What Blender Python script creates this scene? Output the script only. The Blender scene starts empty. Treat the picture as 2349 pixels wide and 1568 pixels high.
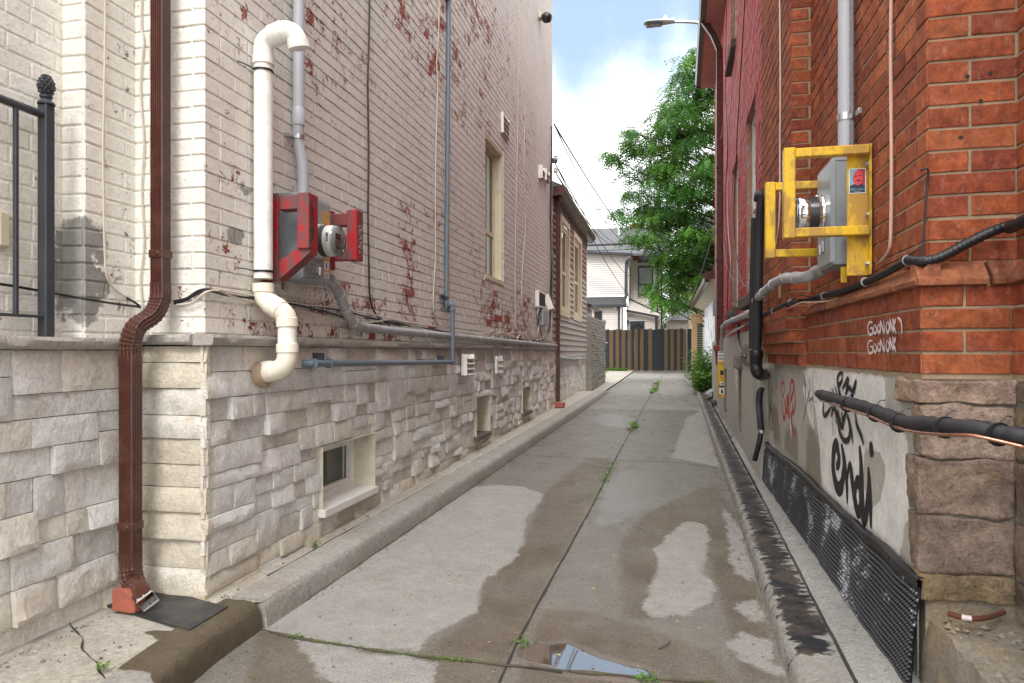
import bpy, bmesh, math, random
from mathutils import Vector, noise
R = math.radians
random.seed(7)
D = bpy.data
SC = bpy.context.scene
COL = SC.collection
# ---------------------------------------------------------------- camera
TH = R(12.77); FPX = 1566.0; HZ = 808.0; CX = 1174.5; H = 1.24
cam_d = D.cameras.new('camera'); cam = D.objects.new('camera', cam_d); COL.objects.link(cam)
cam.location = (0, 0, H); cam.rotation_euler = (R(90), 0, TH)
cam_d.sensor_width = 36; cam_d.lens = 24.0; cam_d.shift_y = (HZ-784)/2349.0
cam_d.clip_start = 0.05; cam_d.clip_end = 3000
SC.camera = cam
# ---------------------------------------------------------------- light
SC.view_settings.view_transform = 'Standard'; SC.view_settings.look = 'None'
SC.view_settings.exposure = 1.35; SC.view_settings.gamma = 1.0
SUN_EL, SUN_AZ = 52, 176      # azimuth of the sun, clockwise from +Y (degrees)
wd = D.worlds.new('World'); SC.world = wd; wd.use_nodes = True
wt = wd.node_tree; wt.nodes.clear()
def wn(t, **k):
    n = wt.nodes.new(t)
    for a, b in k.items(): setattr(n, a, b)
    return n
sky = wn('ShaderNodeTexSky', sky_type='NISHITA', sun_disc=False, sun_elevation=R(SUN_EL), sun_rotation=R(SUN_AZ))
tc = wn('ShaderNodeTexCoord'); nz = wn('ShaderNodeTexNoise'); nz2 = wn('ShaderNodeTexNoise')
nz.inputs['Scale'].default_value = 5.5; nz.inputs['Detail'].default_value = 5; nz.inputs['Roughness'].default_value = 0.5
nz2.inputs['Scale'].default_value = 2.2; nz2.inputs['Detail'].default_value = 6
wt.links.new(tc.outputs['Generated'], nz.inputs['Vector']); wt.links.new(tc.outputs['Generated'], nz2.inputs['Vector'])
def wm(op, a, b, c=None):
    n = wn('ShaderNodeMath', operation=op)
    for k, x in enumerate((a, b, c)):
        if x is None: continue
        if isinstance(x, (int, float)): n.inputs[k].default_value = x
        else: wt.links.new(x, n.inputs[k])
    return n.outputs[0]
# an opening of blue in the cloud cover, high over the end of the lane
dotn = wn('ShaderNodeVectorMath', operation='DOT_PRODUCT'); dotn.inputs[1].default_value = (-0.06, 0.835, 0.547)
wt.links.new(tc.outputs['Generated'], dotn.inputs[0])
hv = wm('ADD', dotn.outputs['Value'], wm('MULTIPLY', wm('SUBTRACT', nz.outputs['Fac'], 0.5), 0.075))
rmp = wn('ShaderNodeMapRange'); rmp.interpolation_type = 'SMOOTHSTEP'
rmp.inputs['From Min'].default_value = 0.955; rmp.inputs['From Max'].default_value = 0.987
wt.links.new(hv, rmp.inputs['Value'])
cl = wn('ShaderNodeMix', data_type='RGBA'); cl.inputs['A'].default_value = (9.2, 9.5, 10.0, 1); cl.inputs['B'].default_value = (12.6, 12.4, 12.0, 1)
cr_ = wn('ShaderNodeMapRange'); cr_.inputs['From Min'].default_value = 0.35; cr_.inputs['From Max'].default_value = 0.65
wt.links.new(nz2.outputs['Fac'], cr_.inputs['Value']); wt.links.new(cr_.outputs[0], cl.inputs['Factor'])
mix = wn('ShaderNodeMix', data_type='RGBA'); bg = wn('ShaderNodeBackground'); out = wn('ShaderNodeOutputWorld')
wt.links.new(rmp.outputs[0], mix.inputs['Factor'])
sk2 = wn('ShaderNodeMix', data_type='RGBA'); sk2.inputs['Factor'].default_value = 0.55   # thin high haze over the blue
wt.links.new(sky.outputs[0], sk2.inputs['A']); sk2.inputs['B'].default_value = (3.2, 4.1, 5.1, 1)
wt.links.new(cl.outputs['Result'], mix.inputs['A']); wt.links.new(sk2.outputs['Result'], mix.inputs['B'])
wt.links.new(mix.outputs['Result'], bg.inputs['Color']); bg.inputs['Strength'].default_value = 0.094
wt.links.new(bg.outputs[0], out.inputs['Surface'])
sun_d = D.lights.new('sun', 'SUN'); sun = D.objects.new('sun', sun_d); COL.objects.link(sun)
sun_d.energy = 1.15; sun_d.angle = R(22); sun_d.color = (1, 0.975, 0.94)
_az, _el = R(SUN_AZ), R(SUN_EL)
sdir = Vector((math.sin(_az)*math.cos(_el), math.cos(_az)*math.cos(_el), math.sin(_el)))
sun.rotation_euler = (-sdir).to_track_quat('-Z', 'Y').to_euler()
# ---------------------------------------------------------------- finding where things stand
def ray(u, v):
    a = (u-CX)/FPX
    return Vector((-math.sin(TH)+a*math.cos(TH), math.cos(TH)+a*math.sin(TH), (HZ-v)/FPX))
CAM = Vector((0, 0, H))
def onx(u, v, X):
    r = ray(u, v); return CAM + r*(X/r.x)
def ony(u, v, Y):
    r = ray(u, v); return CAM + r*(Y/r.y)
def onz(u, v, z):
    r = ray(u, v); return CAM + r*((z-H)/r.z)
def onskew(u, v, X0, s=0.0195):
    r = ray(u, v); return CAM + r*(X0/(r.x-s*r.y))
def zl(y):                      # the lane climbs gently away from the street
    t = max(0.0, y-3.0)
    return .0085*t + .00027*t*t if t < 28 else .4497+.01*(t-28)
def onlane(u, v, dz=0.0):
    z = 0.0
    for _ in range(12):
        p = onz(u, v, z+dz); z = zl(p.y)
    return Vector((p.x, p.y, z+dz))
def at_ground(u, v, fn):
    z = .1
    for _ in range(15):
        p = onz(u, v, z); z = fn(p.x, p.y)
    return Vector((p.x, p.y, z))
# ---------------------------------------------------------------- mesh building
class MB:
    def __init__(s): s.v=[]; s.f=[]; s.m=[]; s.c=[]; s.cur=(.5,.5,.5,1); s.mi=0
    def vert(s, p): s.v.append(tuple(p)); s.c.append(s.cur); return len(s.v)-1
    def face(s, idx): s.f.append(tuple(idx)); s.m.append(s.mi)
    def poly(s, pts): s.face([s.vert(p) for p in pts])
    def box(s, x0, x1, y0, y1, z0, z1):
        P=[(x0,y0,z0),(x1,y0,z0),(x1,y1,z0),(x0,y1,z0),(x0,y0,z1),(x1,y0,z1),(x1,y1,z1),(x0,y1,z1)]
        b=[s.vert(p) for p in P]
        for q in ((3,2,1,0),(4,5,6,7),(0,1,5,4),(1,2,6,5),(2,3,7,6),(3,0,4,7)): s.face([b[i] for i in q])
    def bbox(s, x0, x1, y0, y1, z0, z1, b=.003):
        """box with chamfered edges"""
        bm=bmesh.new()
        bmesh.ops.create_cube(bm, size=1)
        for v in bm.verts:
            v.co=Vector((x0 if v.co.x<0 else x1, y0 if v.co.y<0 else y1, z0 if v.co.z<0 else z1))
        bmesh.ops.bevel(bm, geom=bm.edges[:], offset=min(b,abs(x1-x0)*.4,abs(y1-y0)*.4,abs(z1-z0)*.4), segments=1, affect='EDGES')
        s.frombm(bm); bm.free()
    def frombm(s, bm):
        bm.verts.index_update(); o=len(s.v)
        for v in bm.verts: s.vert(v.co)
        for f in bm.faces: s.face([o+v.index for v in f.verts])
    def bar(s, a, b, w, h, up=(0,0,1), bev=.003):
        """rectangular bar from a to b; w across, h along up"""
        a=Vector(a); b=Vector(b); d=(b-a).normalized(); up=Vector(up)
        sd=d.cross(up)
        if sd.length<1e-4: sd=d.cross(Vector((1,0,0)))
        sd.normalize(); up=sd.cross(d).normalized()
        pr=[]
        for (i,j) in ((-1,-1),(1,-1),(1,1),(-1,1)):
            cx,cy=i*w/2,j*h/2
            if (i*j)>0: pr += [(cx, cy-j*bev),(cx-i*bev, cy)]
            else: pr += [(cx-i*bev, cy),(cx, cy-j*bev)]
        pr=[(-w/2,-h/2+bev),(-w/2+bev,-h/2),(w/2-bev,-h/2),(w/2,-h/2+bev),(w/2,h/2-bev),(w/2-bev,h/2),(-w/2+bev,h/2),(-w/2,h/2-bev)]
        A=[s.vert(a+sd*x+up*y) for x,y in pr]; B=[s.vert(b+sd*x+up*y) for x,y in pr]
        n=len(pr)
        for i in range(n): s.face((A[i],A[(i+1)%n],B[(i+1)%n],B[i]))
        s.face(A[::-1]); s.face(B)
    def tube(s, pts, r, n=10, cap=True):
        pts=[Vector(p) for p in pts]
        rr=r if isinstance(r,(list,tuple)) else [r]*len(pts)
        rings=[]; prev=None
        for i,p in enumerate(pts):
            if i==0: t=pts[1]-p
            elif i==len(pts)-1: t=p-pts[i-1]
            else: t=(pts[i+1]-p).normalized()+(p-pts[i-1]).normalized()
            if t.length<1e-9: t=Vector((0,0,1))
            t.normalize()
            if prev is None:
                ref=Vector((0,0,1)) if abs(t.z)<.9 else Vector((1,0,0))
                nn=t.cross(ref).normalized()
            else:
                nn=(prev-t*prev.dot(t)); nn.normalize()
            prev=nn; bb=t.cross(nn)
            rings.append([s.vert(p+(nn*math.cos(2*math.pi*k/n)+bb*math.sin(2*math.pi*k/n))*rr[i]) for k in range(n)])
        for a,b in zip(rings,rings[1:]):
            for k in range(n): s.face((a[k],a[(k+1)%n],b[(k+1)%n],b[k]))
        if cap: s.face(rings[0][::-1]); s.face(rings[-1])
    def lathe(s, c, axis, prof, n=24, ref=None):
        """prof: (distance along the axis, radius)"""
        c=Vector(c); ax=Vector(axis).normalized()
        rf=Vector(ref) if ref else (Vector((0,0,1)) if abs(ax.z)<.9 else Vector((1,0,0)))
        nn=ax.cross(rf).normalized(); bb=ax.cross(nn)
        rings=[]
        for d,r in prof:
            rings.append([s.vert(c+ax*d+(nn*math.cos(2*math.pi*k/n)+bb*math.sin(2*math.pi*k/n))*max(r,1e-5)) for k in range(n)])
        for a,b in zip(rings,rings[1:]):
            for k in range(n): s.face((a[k],b[k],b[(k+1)%n],a[(k+1)%n]))
        s.face(rings[0]); s.face(rings[-1][::-1])
    def sweep(s, path, prof, ups=None, cap=True):
        """prof (x across, y up) swept along path with a side vector given for each point"""
        rings=[]
        path=[Vector(p) for p in path]
        for i,p in enumerate(path):
            sd,up=ups[i]; rings.append([s.vert(p+Vector(sd)*x+Vector(up)*y) for x,y in prof])
        n=len(prof)
        for a,b in zip(rings,rings[1:]):
            for k in range(n): s.face((a[k],a[(k+1)%n],b[(k+1)%n],b[k]))
        if cap: s.face(rings[0][::-1]); s.face(rings[-1])
    def build(s, name, mats, parent=None, smooth=False, loc=None, fix=True):
        me=D.meshes.new(name)
        off=Vector(parent['_loc']) if (parent is not None and '_loc' in parent) else Vector(loc or (0,0,0))
        me.from_pydata([tuple(Vector(v)-off) for v in s.v], [], s.f)
        if not isinstance(mats,(list,tuple)): mats=[mats]
        for m in mats: me.materials.append(m)
        me.polygons.foreach_set('material_index', s.m)
        at=me.color_attributes.new('vc','FLOAT_COLOR','POINT')
        fl=[x for c in s.c for x in c]; at.data.foreach_set('color', fl)
        if fix:
            bm=bmesh.new(); bm.from_mesh(me)
            bmesh.ops.recalc_face_normals(bm, faces=bm.faces[:]); bm.to_mesh(me); bm.free()
        if smooth is not False:
            me.polygons.foreach_set('use_smooth',[True]*len(me.polygons))
            try: me.set_sharp_from_angle(angle=R(40 if smooth is True else smooth))
            except Exception: pass
        me.update()
        o=D.objects.new(name, me); COL.objects.link(o)
        if parent is not None: o.parent=parent; o['_loc']=tuple(off)
        else:
            o.location=off; o['_loc']=tuple(off)
        return o
def smooth_path(pts, k=6):
    pts=[Vector(p) for p in pts]; out=[]
    P=[pts[0]*2-pts[1]]+pts+[pts[-1]*2-pts[-2]]
    for i in range(1,len(P)-2):
        a,b,c,d=P[i-1],P[i],P[i+1],P[i+2]
        for j in range(k):
            t=j/k
            out.append(.5*((2*b)+(-a+c)*t+(2*a-5*b+4*c-d)*t*t+(-a+3*b-3*c+d)*t**3))
    out.append(pts[-1]); return out
def thing(name, label, cat, loc, group=None):
    o=D.objects.new(name,None); COL.objects.link(o); o.location=loc; o.empty_display_size=.1
    o['_loc']=tuple(loc); o['label']=label; o['category']=cat
    if group: o['group']=group
    return o
def tag(o, label=None, cat=None, group=None, kind=None):
    if label: o['label']=label
    if cat: o['category']=cat
    if group: o['group']=group
    if kind: o['kind']=kind
    return o
# ---------------------------------------------------------------- materials
class NM:
    def __init__(s, name):
        s.m=D.materials.new(name); s.m.use_nodes=True; s.t=s.m.node_tree; s.t.nodes.clear()
        s.out=s.n('ShaderNodeOutputMaterial'); s.b=s.n('ShaderNodeBsdfPrincipled')
        s.l(s.b.outputs[0], s.out.inputs['Surface'])
        s._pos=None; s._obj=None
    def n(s,t,**k):
        n=s.t.nodes.new(t)
        for a,b in k.items(): setattr(n,a,b)
        return n
    def l(s,a,b): s.t.links.new(a,b)
    def val(s, sock, x):
        if hasattr(x,'links') or isinstance(x,bpy.types.NodeSocket): s.l(x,sock)
        elif isinstance(x,(tuple,list)): sock.default_value = tuple(x)+((1,) if len(x)==3 and len(sock.default_value)==4 else ())
        else: sock.default_value=x
    def pos(s):
        if s._pos is None: s._pos=s.n('ShaderNodeNewGeometry').outputs['Position']
        return s._pos
    def obj(s):
        if s._obj is None: s._obj=s.n('ShaderNodeTexCoord').outputs['Object']
        return s._obj
    def attr(s,ch=None):
        a=s.n('ShaderNodeAttribute',attribute_name='vc')
        if ch is None: return a.outputs['Color']
        sp=s.n('ShaderNodeSeparateColor'); s.l(a.outputs['Color'],sp.inputs[0]); return sp.outputs[ch]
    def scl(s, vec, sx, sy, sz):
        m=s.n('ShaderNodeMapping'); s.l(vec,m.inputs[0]); m.inputs['Scale'].default_value=(sx,sy,sz); return m.outputs[0]
    def noise(s, scale, detail=4, rough=.55, vec=None, dist=0, color=False):
        n=s.n('ShaderNodeTexNoise'); n.inputs['Scale'].default_value=scale; n.inputs['Detail'].default_value=detail
        n.inputs['Roughness'].default_value=rough; n.inputs['Distortion'].default_value=dist
        s.l(vec if vec is not None else s.pos(), n.inputs['Vector'])
        return n.outputs['Color' if color else 'Fac']
    def vor(s, scale, vec=None, feature='F1', out='Distance'):
        n=s.n('ShaderNodeTexVoronoi',feature=feature); n.inputs['Scale'].default_value=scale
        s.l(vec if vec is not None else s.pos(), n.inputs['Vector']); return n.outputs[out]
    def math(s, op, a, b=0.0, c=None):
        n=s.n('ShaderNodeMath',operation=op); s.val(n.inputs[0],a); s.val(n.inputs[1],b)
        if c is not None: s.val(n.inputs[2],c)
        return n.outputs[0]
    def rng(s, x, a, b, c=0.0, d=1.0, smooth=False):
        n=s.n('ShaderNodeMapRange'); s.val(n.inputs['Value'],x)
        n.inputs['From Min'].default_value=a; n.inputs['From Max'].default_value=b
        s.val(n.inputs['To Min'],c); s.val(n.inputs['To Max'],d)
        if smooth: n.interpolation_type='SMOOTHSTEP'
        return n.outputs[0]
    def mix(s, f, a, b, blend='MIX'):
        n=s.n('ShaderNodeMix',data_type='RGBA',blend_type=blend); s.val(n.inputs['Factor'],f)
        s.val(n.inputs['A'],a); s.val(n.inputs['B'],b); return n.outputs['Result']
    def mott(s, c, specs, vec=None):
        f=None
        for (sc,amt) in specs:
            k=s.rng(s.noise(sc,7,.78,vec),.32,.68,1-amt,1+amt*.8); f=k if f is None else s.math('MULTIPLY',f,k)
        n=s.n('ShaderNodeVectorMath',operation='SCALE'); s.val(n.inputs[0],c); s.l(f,n.inputs['Scale']); return n.outputs[0]
    def bump(s, h, dist=.002, strength=1.0, nrm=None):
        n=s.n('ShaderNodeBump'); s.val(n.inputs['Height'],h); n.inputs['Distance'].default_value=dist
        n.inputs['Strength'].default_value=strength
        if nrm is not None: s.l(nrm,n.inputs['Normal'])
        return n.outputs[0]
    def set(s, col=None, rough=None, metal=None, nrm=None, spec=None, **k):
        if col is not None: s.val(s.b.inputs['Base Color'],col)
        if rough is not None: s.val(s.b.inputs['Roughness'],rough)
        if metal is not None: s.val(s.b.inputs['Metallic'],metal)
        if spec is not None: s.val(s.b.inputs['Specular IOR Level'],spec)
        if nrm is not None: s.l(nrm,s.b.inputs['Normal'])
        return s
def simple(name, col, rough=.6, metal=0.0, var=.15, vs=8, bump=.0006, bs=60, dirt=None, dscale=3, damt=.3, spec=None, local=False):
    m=NM(name); p=m.obj() if local else m.pos()
    n=m.noise(vs,6,.6,p); c=m.mix(n, tuple(x*(1-var) for x in col), tuple(min(1,x*(1+var)) for x in col))
    if dirt:
        d=m.rng(m.noise(dscale,8,.65,p),.48,.68,0,damt); c=m.mix(d,c,dirt)
    m.set(c, m.rng(m.noise(vs*2,4,.5,p),.3,.7,rough*.85,min(1,rough*1.12)), metal, m.bump(m.noise(bs,4,.6,p),bump), spec)
    return m.m
M={}
# ---- painted brick: paint that flakes off where the vertex value says the wall is worn (R peel, G cement patch, B cream tone, with the brighter light on front faces painted in, A brick random)
def paint_mat(name, pa, pb, under, under2, T=.70, wh=(.9,.88,.84), rimc=(.86,.82,.74), spot=(.30,.25,.20)):
    m=NM(name); sp=m.n('ShaderNodeSeparateColor'); a=m.n('ShaderNodeAttribute',attribute_name='vc')
    m.l(a.outputs['Color'],sp.inputs[0]); peel,patch,tone=sp.outputs[0],sp.outputs[1],sp.outputs[2]; rnd=a.outputs['Alpha']
    n1=m.noise(9,8,.72); n2=m.noise(46,6,.7,dist=.5)
    v=m.math('ADD', m.math('MULTIPLY',n1,.5), m.math('MULTIPLY',n2,.5))
    v=m.math('ADD', v, m.math('MULTIPLY',peel,.30))
    v=m.math('ADD', v, m.math('MULTIPLY',m.math('SUBTRACT',rnd,.5),.03))
    v=m.math('ADD', v, m.math('MULTIPLY',m.math('MULTIPLY',m.rng(rnd,.80,.92),m.rng(peel,.18,.45)),.11))
    mask=m.rng(v,T,T+.008); rim=m.math('MULTIPLY',m.rng(v,T-.016,T-.004),m.math('SUBTRACT',1.0,mask))
    paint=m.mix(tone,pb,pa)
    stain=m.noise(1.6,6,.6,m.scl(m.pos(),1,1,.45))
    paint=m.mix(m.rng(stain,.45,.75,0,.35),paint,tuple(x*.78 for x in pb))
    fine=m.noise(220,3,.5)
    paint=m.mix(m.rng(m.noise(26,5,.6),.3,.7,0,.16),paint,wh)
    paint=m.mix(m.rng(m.noise(60,5,.75),.58,.66,0,.45),paint,spot)
    un=m.mix(m.noise(25,5,.6),under,under2)
    pn=m.math('ADD',patch,m.math('MULTIPLY',m.math('SUBTRACT',m.noise(14,7,.7),.5),.9))
    pm=m.rng(pn,.52,.60); cement=m.mix(m.noise(12,6,.7),(.20,.195,.185),(.40,.385,.36))
    c=m.mix(rim,paint,rimc); c=m.mix(mask,c,un); c=m.mix(pm,c,cement)
    c=m.mott(c,((11,.07),(55,.13)))
    hgt=m.math('ADD',m.math('MULTIPLY',m.math('SUBTRACT',1.0,mask),.6),m.math('MULTIPLY',m.noise(38,8,.75),1.3))
    hgt=m.math('ADD',hgt,m.math('MULTIPLY',rim,.4))
    nr=m.bump(hgt,.0042,.9); nr=m.bump(fine,.0009,.7,nr)
    m.set(c, m.rng(mask,0,1,.62,.85), 0, nr, .3); return m.m
M['paint_left']=paint_mat('painted_brick', (.84,.81,.735), (.635,.598,.56), (.34,.075,.045), (.24,.075,.055), .640)
M['paint_red']=paint_mat('red_painted_brick', (.47,.034,.030), (.37,.026,.026), (.40,.16,.11), (.30,.22,.17), .70, (.42,.06,.05), (.45,.14,.11), (.16,.02,.02))
def brick_mat():
    m=NM('orange_red_brick'); c=m.attr()
    n=m.noise(18,7,.65); c2=m.mix(m.rng(n,.35,.65),m.mix(.55,c,(.13,.028,.016)),m.mix(.25,c,(.50,.15,.06)))
    c2=m.mix(m.rng(m.noise(5,6,.65),.52,.70,0,.45),c2,(.34,.125,.075))
    c2=m.mix(m.rng(m.noise(38,6,.72,m.scl(m.pos(),1,1,.5)),.56,.68,0,.30),c2,(.48,.34,.29))
    c2=m.mix(m.rng(m.noise(80,4,.7),.62,.68,0,.75),c2,(.06,.022,.014))
    c2=m.mott(c2,((7,.18),(28,.22),(85,.22)))
    h=m.math('ADD',m.noise(30,8,.7),m.math('MULTIPLY',m.rng(m.noise(120,3,.6),.64,.74),-.6))
    m.set(c2,.78,0,m.bump(m.noise(300,2,.5),.0005,.8,m.bump(h,.0032)),.25); return m.m
M['brick']=brick_mat()
M['mortar']=simple('sandy_mortar',(.34,.26,.17),.95,0,.5,14,.004,70,dirt=(.22,.15,.10),dscale=9,damt=.6)
def stone_mat(name, tint=1.0):
    m=NM(name); c=m.attr()
    v=m.scl(m.pos(),1,1,1)
    n=m.noise(9,9,.72,v,.6); c2=m.mix(m.rng(n,.42,.64,.0,.28),c,tuple(x*tint for x in (.40,.365,.325)))
    c2=m.mix(m.rng(m.noise(3.2,6,.6,v,1.2),.56,.72,0,.50),c2,(.47,.35,.195))
    c2=m.mix(m.rng(m.noise(38,7,.75,dist=.6),.55,.68,0,.38),c2,(.30,.275,.245)); c2=m.mix(m.rng(m.noise(30,6,.7,m.scl(m.pos(),1,1,.6)),.58,.7,0,.5),c2,(.70,.68,.64))
    c2=m.mott(c2,((14,.10),(60,.17)))
    h=m.math('ADD',m.noise(15,10,.70,m.scl(m.pos(),1,1,.7),.15),m.math('MULTIPLY',m.noise(70,6,.75),.3))
    m.set(c2,.83,0,m.bump(h,.020,1.0),.25); return m.m
M['stone']=stone_mat('split_face_limestone')
def sandstone_mat():
    m=NM('brown_sandstone'); c=m.attr()
    c2=m.mix(m.rng(m.noise(5,8,.65),.4,.66,0,.75),c,(.155,.115,.095))
    c2=m.mix(m.rng(m.noise(4,6,.6,dist=1),.55,.7,0,.6),c2,(.35,.245,.12))
    c2=m.mix(m.rng(m.noise(11,7,.7,m.scl(m.pos(),1,1,2.5)),.6,.75,0,.5),c2,(.36,.35,.33))
    h=m.math('ADD',m.noise(14,10,.72,dist=.8),m.math('MULTIPLY',m.noise(60,6,.75),.35)); c2=m.mix(m.rng(m.noise(42,7,.78),.54,.68,0,.7),c2,(.085,.065,.055)); c2=m.mix(m.rng(m.noise(26,7,.75),.57,.7,0,.5),c2,(.40,.32,.26))
    c2=m.mott(c2,((9,.25),(35,.3),(90,.25))); m.set(c2,.88,0,m.bump(h,.026,1.0),.2); return m.m
M['sandstone']=sandstone_mat()
# ---- lane concrete: R = wet, G = standing film of water, B = stain
def lane_mat():
    m=NM('lane_concrete'); sp=m.n('ShaderNodeSeparateColor'); a=m.n('ShaderNodeAttribute',attribute_name='vc')
    m.l(a.outputs['Color'],sp.inputs[0]); wet,film,stain=sp.outputs
    ed=m.math('MULTIPLY',m.math('SUBTRACT',m.noise(7,9,.78),.5),1.25)
    w=m.rng(m.math('ADD',m.math('ADD',wet,ed),m.math('MULTIPLY',m.math('SUBTRACT',m.noise(60,5,.75),.5),.35)),.40,.60,smooth=True)
    agg=m.noise(75,6,.8); agg2=m.vor(110)
    dry=m.mix(m.noise(2.2,7,.6),(.265,.258,.245),(.355,.342,.322))
    dry=m.mix(m.rng(m.noise(16,7,.7),.46,.66,0,.4),dry,(.185,.165,.145))
    dry=m.mix(m.rng(agg,.35,.65,0,.45),dry,(.19,.17,.15)); dry=m.mix(m.rng(m.noise(85,3,.8),.64,.70,0,.7),dry,(.13,.11,.10)); dry=m.mix(m.rng(m.noise(70,4,.8),.62,.68,0,.5),dry,(.48,.46,.43))
    wc=m.mix(m.rng(m.noise(2.6,8,.68),.35,.65),(.098,.073,.047),(.175,.140,.102)); wc=m.mix(m.rng(agg,.4,.62,0,.5),wc,(.075,.058,.042)); wc=m.mix(m.rng(m.noise(1.1,4,.5),.40,.58,0,.45),wc,(.165,.150,.13))
    wc=m.mix(m.rng(m.noise(72,4,.8),.60,.68,0,.6),wc,(.33,.28,.23)); wc=m.mix(m.rng(m.noise(90,3,.8),.6,.67,0,.8),wc,(.055,.045,.035))
    damp=m.mix(m.rng(agg,.35,.65,0,.5),m.mix(m.noise(1.7,7,.6),(.165,.150,.130),(.235,.217,.192)),(.11,.098,.082))
    wc=m.mix(m.rng(m.math('ADD',a.outputs['Alpha'],m.math('MULTIPLY',m.math('SUBTRACT',m.noise(5,8,.7),.5),.8)),.35,.65),damp,wc)
    c=m.mix(w,dry,wc)
    c=m.mix(m.rng(m.math('ADD',stain,m.math('MULTIPLY',m.math('SUBTRACT',m.noise(12,7,.7),.5),.8)),.45,.85,0,.65),c,(.16,.12,.085))
    fl=m.rng(m.math('ADD',film,m.math('MULTIPLY',m.math('SUBTRACT',m.noise(5,6,.6),.5),.7)),.42,.72,smooth=True)
    r=m.mix(w,(.88,.88,.88),m.mix(m.rng(m.noise(3,6,.65),.4,.6),(.24,.24,.24),(.42,.42,.42))); r=m.mix(fl,r,(.30,.30,.30))
    c=m.mott(c,((5,.12),(32,.17),(85,.30)))
    pud=m.rng(m.math('ADD',film,m.math('MULTIPLY',m.math('SUBTRACT',m.noise(8,7,.65),.5),.5)),.97,1.08,smooth=True)
    c=m.mix(pud,c,(.080,.064,.045)); r=m.mix(pud,r,(.03,.03,.03)); m.val(m.b.inputs['IOR'],m.rng(pud,0,1,1.5,2.2))
    bs=m.math('MULTIPLY',m.math('ADD',m.math('MULTIPLY',agg,1.0),m.math('MULTIPLY',agg2,.8)),m.math('MULTIPLY',m.rng(fl,0,1,1,.45),m.math('SUBTRACT',1.0,pud)))
    m.set(c,r,0,m.bump(bs,.0035,.8),m.math('ADD',m.rng(w,0,1,.3,.55),m.math('MULTIPLY',fl,.9))); return m.m
M['lane']=lane_mat()
def conc_mat(name, a, b, brown=None, bamt=.5, bscale=3, wetattr=False):
    m=NM(name); c=m.mix(m.noise(2.5,8,.65),a,b)
    c=m.mix(m.rng(m.noise(20,7,.7),.5,.72,0,.4),c,tuple(x*.6 for x in a))
    if brown: c=m.mix(m.rng(m.noise(bscale,6,.6),.48,.66,0,bamt),c,brown)
    c=m.mix(m.rng(m.noise(80,4,.8),.60,.68,0,.65),c,tuple(x*.45 for x in a))
    c=m.mix(m.rng(m.noise(62,5,.8),.58,.68,0,.5),c,tuple(min(1,x*1.4) for x in b)); c=m.mix(m.rng(m.vor(170),.0,.18,.2,0),c,tuple(min(1,x*1.35) for x in b))
    r=.88
    if wetattr:
        w=m.rng(m.math('ADD',m.attr(0),m.math('MULTIPLY',m.math('SUBTRACT',m.noise(9,8,.68),.5),.5)),.46,.56)
        c=m.mix(w,c,m.mix(m.rng(m.vor(150),.05,.35,.5,0),(.105,.082,.052),(.26,.215,.16))); r=m.rng(w,0,1,.88,.35)
        dk=m.rng(m.math('ADD',m.attr(1),m.math('MULTIPLY',m.math('SUBTRACT',m.noise(17,9,.75,m.scl(m.pos(),.35,1.2,1)),.5),2.3)),.58,.66)
        c=m.mix(dk,c,m.mix(m.rng(m.noise(6,6,.6),.42,.58),(.020,.021,.024),(.070,.055,.046))); r=m.mix(dk,r,(.55,.55,.55))
    c=m.mott(c,((6,.12),(28,.20),(75,.30)))
    m.set(c,r,0,m.bump(m.math('ADD',m.noise(70,6,.75),m.noise(14,6,.6)),.008,.9),.3); return m.m
M['kerb']=conc_mat('kerb_concrete',(.27,.258,.238),(.36,.342,.312),(.26,.20,.14),.35,2.2,True)
M['walk']=conc_mat('walk_concrete',(.37,.34,.29),(.47,.44,.385),(.26,.19,.12),.35,2.2,True)
M['paleconc']=conc_mat('pale_concrete',(.29,.285,.27),(.40,.39,.37),(.34,.29,.23),.3,2.2,True)
M['footing']=conc_mat('footing_concrete',(.19,.165,.13),(.34,.30,.25),(.34,.25,.14),.6,5)
# ---- plaster: R = white paint present, G = damp streak/grey
def plaster_mat():
    m=NM('painted_render'); sp=m.n('ShaderNodeSeparateColor'); a=m.n('ShaderNodeAttribute',attribute_name='vc')
    m.l(a.outputs['Color'],sp.inputs[0]); w,g,d=sp.outputs
    e=m.math('MULTIPLY',m.math('SUBTRACT',m.noise(16,8,.72,m.scl(m.pos(),1,1.6,.8)),.5),.8)
    k=m.rng(m.math('ADD',m.math('ADD',w,e),m.math('MULTIPLY',m.math('SUBTRACT',m.noise(55,5,.75),.5),.25)),.47,.53)
    ren=m.mix(m.noise(5,7,.65,m.scl(m.pos(),1,1,.35)),(.38,.36,.315),(.52,.495,.445))
    ren=m.mix(m.rng(m.math('ADD',g,m.math('MULTIPLY',m.math('SUBTRACT',m.noise(6,5,.6,m.scl(m.pos(),1,2.5,.25)),.5),1.1)),.4,.9,0,.8),ren,(.22,.185,.145))
    wh=m.mix(m.rng(m.noise(6,8,.68),.35,.65),(.68,.66,.62),(.87,.86,.84))
    wh=m.mix(m.rng(m.noise(34,6,.75,m.scl(m.pos(),1,1.8,.7)),.60,.65,0,.7),wh,(.33,.30,.26))
    c=m.mix(k,ren,wh)
    c=m.mott(c,((10,.10),(50,.16)))
    h=m.math('ADD',m.math('MULTIPLY',k,.35),m.math('MULTIPLY',m.noise(20,8,.65),1.0))
    m.set(c,.8,0,m.bump(m.noise(160,3,.5),.0008,.7,m.bump(h,.006,.8)),.3); return m.m
M['plaster']=plaster_mat()
M['pvc_white']=simple('white_pvc',(.84,.83,.79),.33,0,.05,5,.0002,40,dirt=(.50,.42,.30),dscale=9,damt=.45)
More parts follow.
